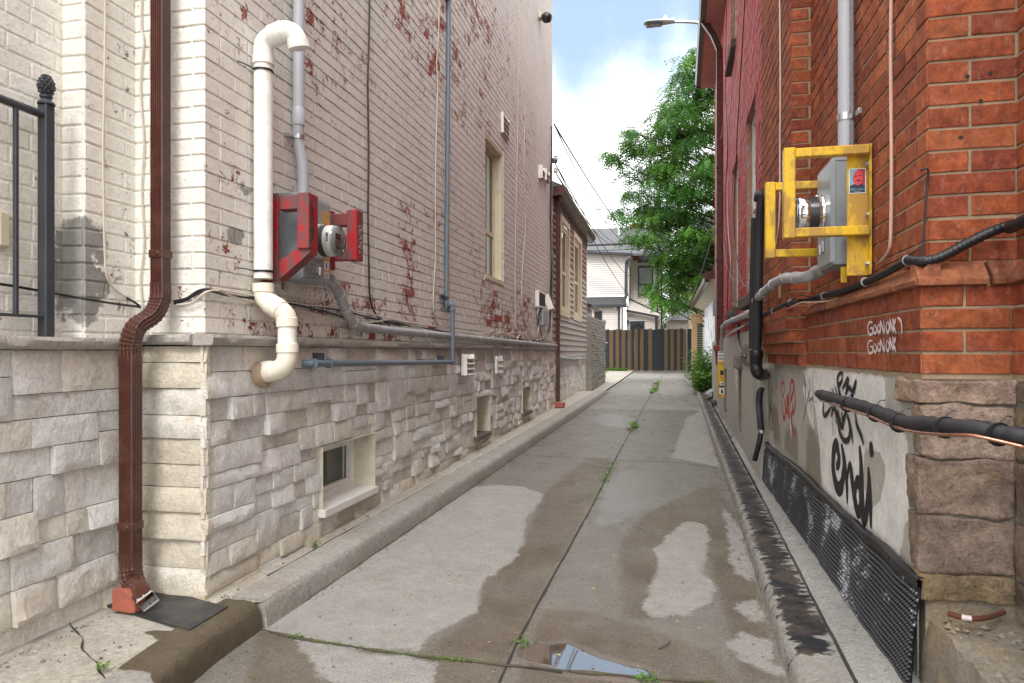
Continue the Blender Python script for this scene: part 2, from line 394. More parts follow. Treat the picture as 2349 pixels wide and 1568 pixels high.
M['pvc_cream']=simple('aged_pvc_fitting',(.78,.735,.62),.36,0,.06,6,.0003,40,dirt=(.50,.33,.18),dscale=5,damt=.25)
M['pvc_grey']=simple('grey_conduit',(.40,.415,.45),.42,0,.05,5,.0003,40)
M['pvc_grey2']=simple('weathered_grey_conduit',(.335,.335,.345),.5,0,.12,7,.0005,40,dirt=(.20,.15,.11),dscale=9,damt=.55)
M['gas']=simple('blue_grey_pipe_paint',(.125,.165,.205),.5,0,.12,8,.0006,50,dirt=(.24,.17,.12),dscale=12,damt=.4)
M['galv']=simple('galvanised_steel',(.55,.56,.58),.35,.9,.15,20,.0004,60)
M['box']=simple('grey_enamel_box',(.27,.30,.325),.38,0,.05,4,.0003,30,dirt=(.18,.15,.12),dscale=14,damt=.25)
def worn(name,col,under,T=.60,rough=.4,amt=.8):
    m=NM(name); n=m.noise(13,8,.68,m.scl(m.pos(),1,1,.5))
    c=m.mix(m.noise(6,5,.6),tuple(x*.82 for x in col),col)
    k=m.rng(n,T-.08,T+.03,0,amt); c=m.mix(k,c,under)
    c=m.mix(m.rng(m.noise(70,5,.7),.68,.74,0,.8),c,tuple(x*.3 for x in under))
    m.set(c,m.rng(k,0,1,rough,.75),0,m.bump(m.noise(40,6,.6),.0012,.7)); return m.m
M['red_steel']=worn('red_painted_steel',(.40,.010,.016),(.12,.06,.06),.50,.45,.9)
M['yellow_steel']=worn('yellow_painted_steel',(.76,.47,.014),(.36,.20,.05),.53,.38,.85)
M['brown']=simple('brown_enamel_metal',(.066,.021,.014),.30,0,.10,6,.0004,30,dirt=(.19,.10,.07),dscale=10,damt=.25)
M['brown_dark']=simple('dark_brown_metal',(.050,.024,.020),.4,0,.12,6,.0004,30)
M['flash']=simple('bare_metal_inside',(.52,.52,.52),.4,.4,.1,12,.0004,40)
M['black_iron']=simple('dark_grey_iron',(.040,.046,.056),.48,0,.12,8,.0006,60,dirt=(.10,.10,.11),dscale=9,damt=.3)
M['black']=simple('black_plastic',(.012,.012,.014),.42,0,.2,8,.0004,60)
def insul_mat():
    m=NM('foam_insulation'); c=m.mix(m.noise(6,6,.6),(.010,.011,.013),(.030,.030,.032)); m.set(c,m.rng(m.noise(9,4,.6),.3,.7,.5,.7),0,m.bump(m.noise(16,5,.6),.003)); return m.m
M['insul']=insul_mat()
M['copper']=simple('copper_tube',(.46,.22,.15),.28,.85,.2,12,.0003,50)
M['rubber']=simple('black_rubber_mat',(.022,.023,.025),.5,0,.3,9,.0006,70,dirt=(.075,.07,.065),dscale=5,damt=.7)
def memb():
    m=NM('dimpled_membrane'); n=m.noise(60,5,.75,m.scl(m.pos(),1,1,.6)); a=m.attr(0)
    k=m.rng(m.math('ADD',m.math('MULTIPLY',m.noise(4,4,.5),.55),m.math('MULTIPLY',n,.45)),.555,.585,0,.9)
    c=m.mix(m.math('MULTIPLY',k,a),(.010,.010,.012),(.42,.44,.48)); m.set(c,.42,0,m.bump(m.noise(50,4,.6),.001)); return m.m
M['memb']=memb()
M['cream']=simple('cream_painted_frame',(.64,.57,.42),.5,0,.06,5,.0006,50,dirt=(.40,.31,.20),dscale=7,damt=.35)
M['white_frame']=simple('white_vinyl',(.74,.72,.68),.45,0,.05,6,.0004,40,dirt=(.40,.36,.30),dscale=8,damt=.25)
M['wirew']=simple('cream_cable_sheath',(.56,.50,.42),.55,0,.12,10,.0003,60)
M['wirep']=simple('pinkish_cable_sheath',(.55,.35,.28),.5,0,.1,10,.0003,60)
M['reveal']=simple('stained_cream_reveal',(.62,.58,.47),.8,0,.15,6,.003,30,dirt=(.24,.20,.11),dscale=6,damt=.6)
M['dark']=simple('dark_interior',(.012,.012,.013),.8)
M['curtain']=simple('sheer_curtain',(.52,.50,.44),.9,0,.1,4)
def glass_mat(name,tint=(.55,.58,.60),refl=.35):
    m=NM(name); tr=m.n('ShaderNodeBsdfTransparent'); gl=m.n('ShaderNodeBsdfGlossy'); mx=m.n('ShaderNodeMixShader')
    tr.inputs[0].default_value=tint+(1,); gl.inputs[0].default_value=(.9,.92,.95,1); gl.inputs['Roughness'].default_value=.02
    lw=m.n('ShaderNodeLayerWeight'); lw.inputs[0].default_value=refl
    m.l(lw.outputs['Fresnel'],mx.inputs[0]); m.l(tr.outputs[0],mx.inputs[1]); m.l(gl.outputs[0],mx.inputs[2]); m.l(mx.outputs[0],m.out.inputs['Surface'])
    m.t.nodes.remove(m.b); return m.m
M['glass']=glass_mat('window_glass')
M['darkglass']=simple('dark_glass',(.03,.033,.035),.06,0,.1,2,.0001,4)
M['meterglass']=glass_mat('meter_cover',(.85,.87,.88),.3)
M['chrome']=simple('polished_ring',(.72,.73,.74),.12,1,.05,10,.0001,40)
M['meter_grey']=simple('meter_plastic',(.50,.50,.475),.45,0,.05,6,.0002,60)
M['meter_dark']=simple('meter_base_plastic',(.035,.036,.04),.25)
def siding_mat(name,col,h=.1,dark=.35,z0=0):
    m=NM(name); sp=m.n('ShaderNodeSeparateXYZ'); m.l(m.pos(),sp.inputs[0])
    c=m.mix(m.noise(2,5,.6),tuple(x*.9 for x in col),col)
    c=m.mix(m.rng(m.noise(9,6,.65,m.scl(m.pos(),1,1,.3)),.5,.75,0,.25),c,tuple(x*.65 for x in col))
    m.set(c,.5,0,m.bump(m.noise(80,3,.5),.0006)); return m.m
M['siding_taupe']=siding_mat('taupe_siding',(.43,.375,.345))
M['siding_reflect']=siding_mat('taupe_siding_red_reflection',(.33,.20,.165))  # taupe boards with the reflection of the red wall painted into the colour
M['siding_white']=siding_mat('white_siding',(.66,.60,.57))
M['siding_cream']=siding_mat('cream_siding',(.62,.60,.45))
def shingle():
    m=NM('grey_shingle'); n=m.n('ShaderNodeTexBrick'); m.l(m.scl(m.obj(),1,1,1),n.inputs['Vector'])
    n.inputs['Scale'].default_value=1; n.inputs['Brick Width'].default_value=.33; n.inputs['Row Height'].default_value=.14; n.inputs['Mortar Size'].default_value=.006
    n.inputs['Color1'].default_value=(.115,.12,.135,1); n.inputs['Color2'].default_value=(.19,.195,.21,1); n.inputs['Mortar'].default_value=(.05,.05,.055,1)
    m.l(m.scl(m.pos(),1,0,1),n.inputs['Vector'])
    c=m.mix(m.noise(6,5,.6),n.outputs['Color'],(.16,.165,.18)); m.set(c,.9,0,m.bump(n.outputs['Fac'],.01,-1 if False else 1)); return m.m
M['shingle']=shingle()
M['blackroof']=simple('black_roof_felt',(.035,.037,.042),.6,0,.2,4)
M['trim_dark']=simple('charcoal_trim',(.03,.035,.045),.45)
def wood(name,a,b,sc=1,obj=True):
    m=NM(name); v=m.scl(m.obj() if obj else m.pos(),14,14,.8); n=m.noise(3*sc,7,.65,v,.8)
    c=m.mix(n,a,b); c=m.mix(.0,c,c); m.set(c,.75,0,m.bump(n,.003)); return m.m
M['wood_brown']=wood('stained_wood',(.085,.047,.020),(.21,.125,.055),1,False)
M['wood_black']=wood('black_stained_wood',(.012,.015,.020),(.030,.035,.044),1,False)
M['wood_fresh']=wood('fresh_cedar',(.36,.22,.10),(.50,.33,.17),1,False)
M['greyblock']=simple('weathered_grey_block',(.27,.245,.215),.9,0,.4,8,.006,20,dirt=(.12,.10,.08),dscale=4,damt=.6)
def bluepeel():
    m=NM('peeling_white_paint'); n=m.noise(7,8,.7,m.scl(m.pos(),1,1,.45)); c=m.mix(m.rng(n,.545,.565),(.74,.77,.80),(.16,.20,.26)); m.set(c,.7); return m.m
M['bluepeel']=bluepeel()
M['soffit']=simple('pinkish_soffit',(.42,.22,.19),.5,0,.06,5)
M['sill']=simple('dirty_stone_sill',(.13,.10,.09),.85,0,.3,14,.004,30)
M['metal_corr']=simple('grey_sheet_metal',(.22,.23,.235),.45,.5,.25,8,.001,30)
M['tar']=simple('broken_asphalt',(.032,.031,.031),.85,0,.4,12,.006,40,dirt=(.12,.10,.08),dscale=6,damt=.5)
M['soil']=simple('soil_in_the_joint',(.075,.058,.042),.95,0,.4,30,.004,60,dirt=(.10,.13,.03),dscale=6,damt=.8)
M['crack']=simple('dark_open_joint',(.03,.026,.022),.95,0,.3,30)
def leafmat(name,strength=.35,sub=(1,1,1)):
    m=NM(name); c=m.attr(); c=m.mix(m.noise(2,3,.5),c,m.mix(.25,c,(.10,.16,.02)))
    d=m.b; m.set(c,.45,0,None,.35); tr=m.n('ShaderNodeBsdfTranslucent'); mx=m.n('ShaderNodeMixShader'); mx.inputs[0].default_value=strength
    m.l(m.mix(.5,c,(.16,.30,.02)),tr.inputs[0]); m.l(d.outputs[0],mx.inputs[1]); m.l(tr.outputs[0],mx.inputs[2]); m.l(mx.outputs[0],m.out.inputs['Surface']); return m.m
M['leaf']=leafmat('leaves')
M['bark']=simple('bark',(.075,.055,.042),.9,0,.3,9,.006,20)
M['grass']=leafmat('weed_leaves',.25)
def flat(name,col,rough=.5): return simple(name,col,rough,0,.04,10,.0001,50)
M['spray_black']=flat('black_spray_paint',(.008,.008,.009),.55)
M['spray_red']=flat('red_spray_paint',(.48,.028,.035))
M['spray_orange']=flat('orange_spray_paint',(.62,.15,.06))
M['spray_green']=simple('green_spray_paint',(.03,.24,.12),.6,0,.4,9)
M['spray_white']=flat('white_marker',(.68,.56,.56))
M['spray_grey']=flat('faded_grey_paint',(.16,.165,.17))
M['ink']=flat('black_print',(.03,.03,.035))
M['brickfrag']=simple('broken_brick',(.33,.095,.060),.85,0,.2,18,.006,30)
def water():
    m=NM('puddle_water'); m.set((.075,.060,.042),.03,0,m.bump(m.noise(7,3,.5),.0006),.6); m.b.inputs['IOR'].default_value=2.1; return m.m
M['water']=water()
M['groundmat']=simple('distant_ground',(.22,.20,.17),.9,0,.3,1)
# ---------------------------------------------------------------- wall surfaces
def cut(s0,s1,z,holes):
    """pieces of the interval s0..s1 outside the holes (s0,s1,z0,z1) at height z"""
    seg=[(s0,s1)]
    for (a,b,c,d) in holes:
        if c<z<d:
            ns=[]
            for (x,y) in seg:
                if b<=x or a>=y: ns.append((x,y)); continue
                if x<a: ns.append((x,a))
                if y>b: ns.append((b,y))
            seg=ns
    return seg
def backing(mb,p0,d,L,z0,z1,n,holes,mi,colfn=None,off=0.0,step=None):
    S=sorted(set([0,L]+[max(0,min(L,h[i])) for h in holes for i in (0,1)])); Z=sorted(set([z0,z1]+[max(z0,min(z1,h[i])) for h in holes for i in (2,3)]))
    if step:
        def sub(A):
            o=[A[0]]
            for a,b in zip(A,A[1:]):
                k=max(1,int((b-a)/step)); o+= [a+(b-a)*i/k for i in range(1,k+1)]
            return o
        S,Z=sub(S),sub(Z)
    mb.mi=mi; ids={}
    def g(i,j):
        if (i,j) not in ids:
            p=Vector(p0)+d*S[i]+n*off; p.z=Z[j]
            if colfn: mb.cur=colfn(p,.5)
            ids[i,j]=mb.vert(p)
        return ids[i,j]
    for i in range(len(S)-1):
        for j in range(len(Z)-1):
            sc,zc=(S[i]+S[i+1])/2,(Z[j]+Z[j+1])/2
            if any(h[0]<sc<h[1] and h[2]<zc<h[3] for h in holes): continue
            mb.face((g(i,j),g(i+1,j),g(i+1,j+1),g(i,j+1)))
def brick_wall(mb,p0,d,L,z0,z1,n,holes=(),dep=.006,bl=.215,bh=.065,jt=.010,phase=0,colfn=None,hdr=6,jit=.0012,bev=.004,mi=0,mi_m=1,zref=0,s_ext=(0,0),rs=1,bstep=None,back_cf=None,wav=.0035,mixb=0.0):
    d=Vector(d).normalized(); n=Vector(n).normalized(); rnd=random.Random(rs); p0=Vector(p0)
    backing(mb,p0,d,L,z0,z1,n,holes,mi_m,back_cf or colfn,0,bstep)
    mb.mi=mi; pitch=bh+jt
    k0=int(math.floor((z0-zref)/pitch)); k=k0
    while zref+k*pitch<z1-.01:
        za=max(z0,zref+k*pitch+jt/2); zb=min(z1,zref+(k+1)*pitch-jt/2)
        if zb-za>.015:
            hd=(hdr and (k+phase)%hdr==0); W=(bl+jt)/2-jt if hd else bl
            s=-s_ext[0]; first=True; off=((k+phase)%2)
            while s<L+s_ext[1]-.012:
                w=W
                if first and off and not hd: w=(bl+jt)/2-jt
                if not first:
                    if mixb and rnd.random()<mixb and not hd: w=(bl+jt)/2-jt
                    w+=rnd.uniform(-.006,.006)
                first=False
                e=min(s+w,L+s_ext[1])
                for (a,b) in cut(s,e,(za+zb)/2,holes):
                    if b-a<.015: continue
                    r=rnd.random(); dp=dep+rnd.uniform(-jit,jit)
                    j=lambda: rnd.uniform(-jit,jit)
                    def V(ss,zz,dd):
                        p=p0+d*(ss)+n*dd; p.z=zz+wav*noise.noise(Vector((ss*1.3,k*.23,rs)))+wav*.6*noise.noise(Vector((ss*4.5,k*.6,rs+3)))
                        mb.cur=colfn(p,r) if colfn else (.5,.5,.5,1)
                        return mb.vert(p)
                    q=bev
                    o=[V(a,za,0),V(b,za,0),V(b,zb,0),V(a,zb,0)]
                    m=[V(a+j(),za+j(),dp-q*.6),V(b+j(),za+j(),dp-q*.6),V(b+j(),zb+j(),dp-q*.6),V(a+j(),zb+j(),dp-q*.6)]
                    i=[V(a+q+j(),za+q+j(),dp),V(b-q+j(),za+q+j(),dp+j()*.35),V(b-q+j(),zb-q+j(),dp+j()*.35),V(a+q+j(),zb-q+j(),dp)]
                    for t in range(4):
                        u=(t+1)%4
                        mb.face((o[t],o[u],m[u],m[t])); mb.face((m[t],m[u],i[u],i[t]))
                    mb.face(i)
                s=e+jt
        k+=1
def veneer(mb,p0,d,L,z0,z1,n,holes=(),rs=3,cw=(.16,.5),rowh=.185,dmin=.004,dmax=.030,colfn=None,g=.035,s_ext=(0,0),zbot=None,single=False,rough=.008):
    d=Vector(d).normalized(); n=Vector(n).normalized(); rnd=random.Random(rs); p0=Vector(p0)
    def stone(a,b,c,e):
        if b-a<.02 or e-c<.012: return
        dp=rnd.uniform(dmin,dmax); tilt=rnd.uniform(-.35,.35)*dp; til2=rnd.uniform(0,.4)*dp
        na=max(1,int(round((b-a)/g))); nb=max(1,int(round((e-c)/g)))
        br=rnd.uniform(.80,1.10); yl=rnd.random()
        seed=Vector((rnd.uniform(0,50),rnd.uniform(0,50),rnd.uniform(0,50)))
        ids=[]
        for i in range(na+1):
            row=[]
            for j in range(nb+1):
                s=a+(b-a)*i/na; z=c+(e-c)*j/nb
                if zbot: z=max(z,zbot(s))
                edge=min(i,na-i)*(b-a)/na if 0<i<na else 0
                edgez=min(j,nb-j)*(e-c)/nb if 0<j<nb else 0
                base=p0+d*s
                f=noise.noise(Vector((s*5,z*9,0))+seed)*rough*1.6+noise.noise(Vector((s*18,z*26,3))+seed)*rough
                dd=dp+tilt*(i/na-.5)*2+til2*(.5-j/nb)*2+f
                if edge==0 or edgez==0: dd=dd*.86-.001
                ss=s; zz=z
                if 0<i<na: ss+=rnd.uniform(-.2,.2)*g*.5
                if 0<j<nb: zz+=rnd.uniform(-.2,.2)*g*.5
                p=p0+d*ss+n*max(dd,.002); p.z=zz
                mb.cur=colfn(p,br,yl) if colfn else (.5,.5,.5,1)
                row.append(mb.vert(p))
            ids.append(row)
        for i in range(na):
            for j in range(nb): mb.face((ids[i][j],ids[i+1][j],ids[i+1][j+1],ids[i][j+1]))
        # sides back to the wall
        ring=[(i,0) for i in range(na)]+[(na,j) for j in range(nb)]+[(i,nb) for i in range(na,0,-1)]+[(0,j) for j in range(nb,0,-1)]
        bk=[]
        for (i,j) in ring:
            v=Vector(mb.v[ids[i][j]]); q=v-n*((v-p0).dot(n)+.004)
            mb.cur=mb.c[ids[i][j]]; bk.append(mb.vert(q))
        m=len(ring)
        for t in range(m):
            u=(t+1)%m; a1=ids[ring[t][0]][ring[t][1]]; b1=ids[ring[u][0]][ring[u][1]]
            mb.face((a1,bk[t],bk[u],b1))
    if colfn: mb.cur=colfn(p0,.55,.3)
    backing(mb,p0,d,L,z0,z1+.035,n,holes,1,None,0)
    mb.mi=0
    z=z0
    while z<z1-.02:
        h=min(rowh*rnd.uniform(.8,1.15),z1-z)
        if z1-z-h<.06: h=z1-z
        s=-s_ext[0]
        while s<L+s_ext[1]-.001:
            w=rnd.uniform(*cw)
            if L+s_ext[1]-s-w<.08: w=L+s_ext[1]-s
            mode=0 if single else rnd.choice([0,1,1,2,2,3])
            if h<.09: mode=0
            fr={0:[0,1],1:[0,.5,1],2:[0,.36,1],3:[0,.62,1]}[mode]
            for f0,f1 in zip(fr,fr[1:]):
                pieces=[(s,s+w)]
                if mode and rnd.random()<.55 and w>.24:
                    t=rnd.uniform(.35,.65)*w; pieces=[(s,s+t),(s+t,s+w)]
                for (a,b) in pieces:
                    c,e=z+h*f0,z+h*f1
                    mid=(c+e)/2
                    hit=[q for q in holes if not (b<=q[0] or a>=q[1] or e<=q[2] or c>=q[3])]
                    if not hit: stone(a,b-.0035,c,e-.0035)
                    else:
                        q=hit[0]
                        if a<q[0]: stone(a,min(b,q[0])-.002,c,e-.002)
                        if b>q[1]: stone(max(a,q[1]),b-.002,c,e-.002)
                        aa,bb=max(a,q[0]),min(b,q[1])
                        if bb-aa>.03:
                            if c<q[2]-.02: stone(aa,bb,c,q[2])
                            if e>q[3]+.02: stone(aa,bb,q[3],e-.002)
            s+=w
        z+=h
# ================================================================= GROUND
def sdpoly(p,poly):
    x,y=p; ins=False; dm=1e9; n=len(poly)
    for i in range(n):
        x1,y1=poly[i]; x2,y2=poly[(i+1)%n]
        if (y1>y)!=(y2>y) and x<(x2-x1)*(y-y1)/(y2-y1)+x1: ins=not ins
        dx,dy=x2-x1,y2-y1; t=max(0,min(1,((x-x1)*dx+(y-y1)*dy)/(dx*dx+dy*dy+1e-12)))
        dm=min(dm,math.hypot(x-x1-t*dx,y-y1-t*dy))
    return dm if ins else -dm
def gp(L): return [tuple(onlane(u,v)[:2]) for u,v in L]
KL=lambda y: -1.80+.0150*(y-1.0)+.0         # foot of the left kerb
def KLx(y): return -1.764+.0195*(y-3.0)
def KRx(y): return .455+.024*(y-2.9) if y<6 else .529+.0176*(y-6)
# wet / dry areas of the lane, as outlines on the ground
DRY=[gp([(608,1446),(860,1492),(957,1494),(979,1466),(1010,1444),(1090,1405),(1105,1382),(1094,1356),(1121,1325),(1174,1289),(1200,1250),(1205,1192),(1231,1165),(1249,1134),(1205,1118),(1150,1112),(1060,1120),(1000,1140),(850,1200),(700,1310),(600,1400)]),
     gp([(1563,1201),(1535,1225),(1501,1258),(1510,1307),(1493,1338),(1475,1396),(1497,1418),(1581,1409),(1625,1382),(1643,1343),(1612,1316),(1618,1270),(1628,1236),(1620,1205),(1586,1196)]),
     gp([(1541,1050),(1560,1000),(1575,960),(1612,940),(1622,980),(1640,1045),(1652,1072)]),
     gp([(665,1467),(760,1485),(860,1502),(1000,1518),(990,1600),(775,1580),(735,1546),(700,1500)]),
     gp([(1655,1160),(1700,1210),(1722,1290),(1735,1340),(1700,1325),(1672,1290),(1670,1220)]),
     gp([(1700,1385),(1738,1375),(1760,1430),(1720,1425),(1690,1400)]),
     gp([(1665,1485),(1700,1450),(1765,1470),(1800,1560),(1740,1540)])]
HALF=[gp([(1222,1046),(1391,1055),(1445,985),(1500,880),(1440,900),(1330,985)]),]
FILM=[(gp([(1370,1130),(1395,1090),(1440,1075),(1520,1080),(1550,1110),(1520,1160),(1440,1200),(1370,1210),(1350,1190)]),.75),
      (gp([(1330,958),(1400,948),(1460,962),(1450,985),(1380,975)]),.95),(gp([(1480,950),(1560,945),(1610,948),(1540,962),(1470,975)]),.85),
      (gp([(1300,1030),(1380,1020),(1400,1000),(1350,985),(1290,1005)]),.45),
      (gp([(1590,1080),(1640,1090),(1690,1200),(1650,1180),(1610,1130)]),.6),
      (gp([(1220,1450),(1310,1380),(1420,1400),(1560,1440),(1660,1470),(1720,1568),(1200,1568)]),.5)]
STAIN=[gp([(1000,1110),(1120,1062),(1130,1082),(1010,1140),(880,1240),(830,1290),(800,1290)])]
BROWN=[gp([(900,1640),(940,1520),(1090,1405),(1100,1350),(1200,1250),(1250,1130),(1350,1050),(1405,1055),(1350,1165),(1240,1375),(1150,1568)]),
       gp([(560,1600),(600,1420),(700,1470),(760,1600)]),gp([(1150,1640),(1240,1400),(1330,1400),(1480,1440),(1640,1500),(1750,1640)]),
       gp([(1480,1180),(1560,1140),(1640,1110),(1700,1200),(1745,1380),(1790,1568),(1700,1568),(1640,1330),(1600,1200),(1520,1250),(1500,1420),(1430,1420),(1420,1250)])]
PUD=gp([(1190,1488),(1215,1478),(1255,1482),(1300,1474),(1310,1482),(1350,1500),(1400,1518),(1440,1528),(1478,1536),(1492,1548),(1468,1556),(1400,1549),(1340,1542),(1290,1538),(1250,1528),(1215,1520),(1185,1510)])
def lane_attr(x,y):
    wet=1.0; 
    if y>1.0:
        dd=max(sdpoly((x,y),p) for p in DRY); wet=.5-dd/.15
    if y>13.5: wet=min(wet,.50+.10*math.sin(y*.9))
    if 7.8<y<=13.5 : wet=min(wet,.75)
    film=0
    for p,a in FILM:
        q=sdpoly((x,y),p); film=max(film,a*max(0,min(1,.5+q/.22)))
    st=.5+max(sdpoly((x,y),p) for p in STAIN)/.12
    if y<3.4:
        q=sdpoly((x,y),PUD)
        if q>-.06: film=max(film,min(1.3,1.02+q/.10))
    edge=min(abs(x-KLx(y)),abs(x-KRx(y))); st=max(st,.75-edge/.07)
    br=max(.5+sdpoly((x,y),p)/.16 for p in BROWN) if y<9 else 0
    return (max(0,min(1,wet)),film,max(0,min(1,st)),max(0,min(1,br)))
def grid(mb,xs_fn,ys,zfn,afn):
    rows=[]
    for y in ys:
        row=[]
        for x in xs_fn(y):
            mb.cur=afn(x,y); row.append(mb.vert((x,y,zfn(x,y))))
        rows.append(row)
    for a,b in zip(rows,rows[1:]):
        for i in range(len(a)-1): mb.face((a[i],a[i+1],b[i+1],b[i]))
ys=[]; y=-3.0
while y<31: ys.append(y); y+= .35 if y<1.6 else (.026 if y<5 else (.05 if y<9 else (.12 if y<16 else .4)))
ys.append(31)
def lx(y):
    a=KLx(max(y,3.05))-.10-(max(0,3.05-y))*.9; b=KRx(y)+.12+(2.0 if y<1.0 else 0)
    n=84 if 1.6<=y<9 else 84
    return [a+(b-a)*i/n for i in range(n+1)]
CRX=lambda y: onlane_cx(y)
def lane_z(x,y):
    z=zl(y)+.0025*noise.noise(Vector((x*1.3,y*1.3,0)))
    return z
mb=MB(); grid(mb,lx,ys,lane_z,lane_attr)
lane=mb.build('lane',M['lane'],smooth=True); tag(lane,kind='structure')
# ground sheet under everything
mb=MB(); mb.poly([(-600,-60,-.35),(600,-60,-.35),(600,60,-.35),(-600,60,-.35)]); mb.poly([(-600,60,-.35),(600,60,-.35),(600,1500,-.35),(-600,1500,-.35)])
tag(mb.build('ground',M['groundmat']),kind='structure')
# yard beyond the fence and behind the houses: a real terrace at lane height
mb=MB(); mb.box(-30,-2.1,12.9,60,-.3,.10); 
mb.box(1.2,30,16.5,60,-.3,.25); mb.box(-2.1,1.2,31,60,-.3,zl(31)-.02)
tag(mb.build('yard_ground',M['groundmat']),kind='structure')
# joints in the slabs
def strip(pts,w,dz=.004,mat='soil',name='joint',wob=.3,seg=.05):
    mb=MB(); P=[Vector(onlane(*p)) if len(p)==2 else Vector(p) for p in pts]; Q=[]
    for a,b in zip(P,P[1:]):
        k=max(1,int((b-a).length/seg)); Q+=[a.lerp(b,i/k) for i in range(k)]
    Q.append(P[-1]); L=[];Rr=[]
    for i,p in enumerate(Q):
        t=(Q[min(i+1,len(Q)-1)]-Q[max(i-1,0)]); t.z=0; t.normalize(); nn=Vector((-t.y,t.x,0))
        ww=w*(1+wob*noise.noise(p*9)*2); o=noise.noise(p*3+Vector((5,0,0)))*w*wob
        z=zl(p.y)+dz+.001*(i%2)
        a=p+nn*(ww/2+o); b=p-nn*(ww/2-o); a.z=b.z=(lane_z(p.x,p.y)+dz) if dz<.05 else p.z
        L.append(mb.vert(a)); Rr.append(mb.vert(b))
    for i in range(len(Q)-1): mb.face((L[i],L[i+1],Rr[i+1],Rr[i]))
    return mb.build(name,M[mat])
J=[]
J.append(strip([(1145,1568),(1185,1478),(1240,1375),(1310,1250),(1365,1150),(1408,1060),(1450,985),(1480,930),(1503,890),(1520,862)],.011,mat='crack'))
J.append(strip([(560,1438),(611,1449),(700,1468),(860,1494),(960,1507),(1085,1520),(1160,1528),(1230,1530),(1330,1544),(1420,1553),(1500,1560),(1640,1566)],.018,mat='soil',wob=.8))
J.append(strip([(1222,1046),(1391,1055)],.012,mat='soil')); J.append(strip([(1412,1057),(1530,1060),(1645,1074)],.012,mat='crack'))
J.append(strip([(1342,940),(1455,943),(1612,946)],.014,mat='soil')); J.append(strip([(1385,898),(1500,898),(1597,896)],.02,mat='soil'))
J.append(strip([(1290,1545),(1180,1530)],.02,mat='crack'))
for i,j in enumerate(J): j.name='slab_joint'; tag(j,kind='structure')
# left kerb: rounded edge, wet where the lane-side flare begins
def kerb(mb,path,prof_fn,afn,seg=.06):
    """path of points (x,y); prof_fn(p) -> list of (offset to the left/outside, z)"""
    Q=[]
    P=[Vector((x,y,0)) for x,y in path]
    for a,b in zip(P,P[1:]):
        k=max(1,int((b-a).length/(seg if a.y<10 else .3))); Q+=[a.lerp(b,i/k) for i in range(k)]
    Q.append(P[-1]); rings=[]
    for i,p in enumerate(Q):
        t=(Q[min(i+1,len(Q)-1)]-Q[max(i-1,0)]).normalized(); nn=Vector((-t.y,t.x,0)); ring=[]
        for (o,z) in prof_fn(p):
            w=.004*noise.noise(Vector((p.x*6,p.y*6,o*20+z*9)))
            q=p+nn*(o+w); q.z=z+w*.6; mb.cur=afn(q); ring.append(mb.vert(q))
        rings.append(ring)
    for a,b in zip(rings,rings[1:]):
        for k in range(len(a)-1): mb.face((a[k],a[k+1],b[k+1],b[k]))
    mb.face(rings[0]); mb.face(rings[-1][::-1])
KT=.120
def profL(p):
    z=zl(p.y); fade=1.0
    if p.y>17.0: fade=max(.1,1-(p.y-17.0)/1.2)
    return [(-.012,z-.05),(-.006,z),(-.003,z+.03*fade),(.004,z+(KT-.040)*fade),(.012,z+(KT-.018)*fade),(.026,z+(KT-.005)*fade),(.05,z+(KT+.002)*fade),(.08,z+(KT+.005)*fade),(.14,z+(KT+.006)*fade),(.178,z+(KT+.006)*fade),(.180,z-.05)]
WETK=[gp([(590,1300),(640,1400),(560,1440),(440,1568),(200,1568),(300,1500),(470,1400),(530,1370)])]
def kattr(q):
    w=0
    if q.y<3.3:
        s=onlane(596,1385,.12); w=.5+(s.y+.06-q.y)/.12
        s2=onz(330,1545,.12)
        if q.y<s2.y: w=min(w,.5-(s2.y-q.y)/.1)
    return (max(0,min(1,w)),0,0,1)
nearK=[onlane(608,1442)]+[onlane(u,v) for u,v in ((545,1482),(488,1525),(440,1566),(300,1700),(60,1900))]
mb=MB(); kerb(mb,[(p.x,p.y) for p in nearK[1:]][::-1]+[(nearK[0].x-.012,nearK[0].y-.015)],profL,kattr)
tag(mb.build('kerb_flare',M['kerb'],smooth=60),kind='structure')
mb=MB(); kerb(mb,[(nearK[0].x,nearK[0].y+.012)]+[(KLx(y),y) for y in (4,5,6,8,10,12,14,16,17,18.2)],profL,lambda q:(0,0,0,1))
tag(mb.build('kerb',M['kerb'],smooth=60),kind='structure')
# walk between the kerb and the left wall, widening into a slab by the corner
def walkz(x,y): return zl(y)+(KT-.005)*(1 if y<16.6 else max(.0,1-(y-16.6)/1.6)+.03)+.003*noise.noise(Vector((x*2,y*2,4)))
mb=MB()
crk=[(545,1380),(611,1323),(860,1192),(1054,1072),(1276,944),(1345,910)]
wy=[]; y=-2.0
while y<31: wy.append(y); y+=.05 if 1.4<y<4 else .15
def wx(y):
    b=(KLx(y)-.155) if y>3.05 else None
    if b is None:
        # follow the flare
        P=[(p.x,p.y) for p in nearK]; b=P[-1][0]-.15
        for (x1,y1),(x2,y2) in zip(P,P[1:]):
            if y2<=y<=y1: b=x2+(x1-x2)*(y-y2)/(y1-y2)-.15; break
    a=-3.6 if y<2.9 else -2.4
    a=min(a,b-.05)
    return [a+(b-a)*i/30 for i in range(31)]
MATP=[tuple(onz(u,v,.13)[:2]) for u,v in ((330,1440),(420,1462),(380,1490),(300,1455))]
def wattr(x,y):
    if y>4: return (0,0,0,1)
    pw=[tuple(onz(u,v,.13)[:2]) for u,v in ((300,1425),(435,1446),(545,1380),(600,1370),(500,1440),(340,1500),(385,1475))]
    return (max(0,min(1,.5+sdpoly((x,y),pw)/.08)),0,0,1)
grid(mb,wx,wy,walkz,wattr)
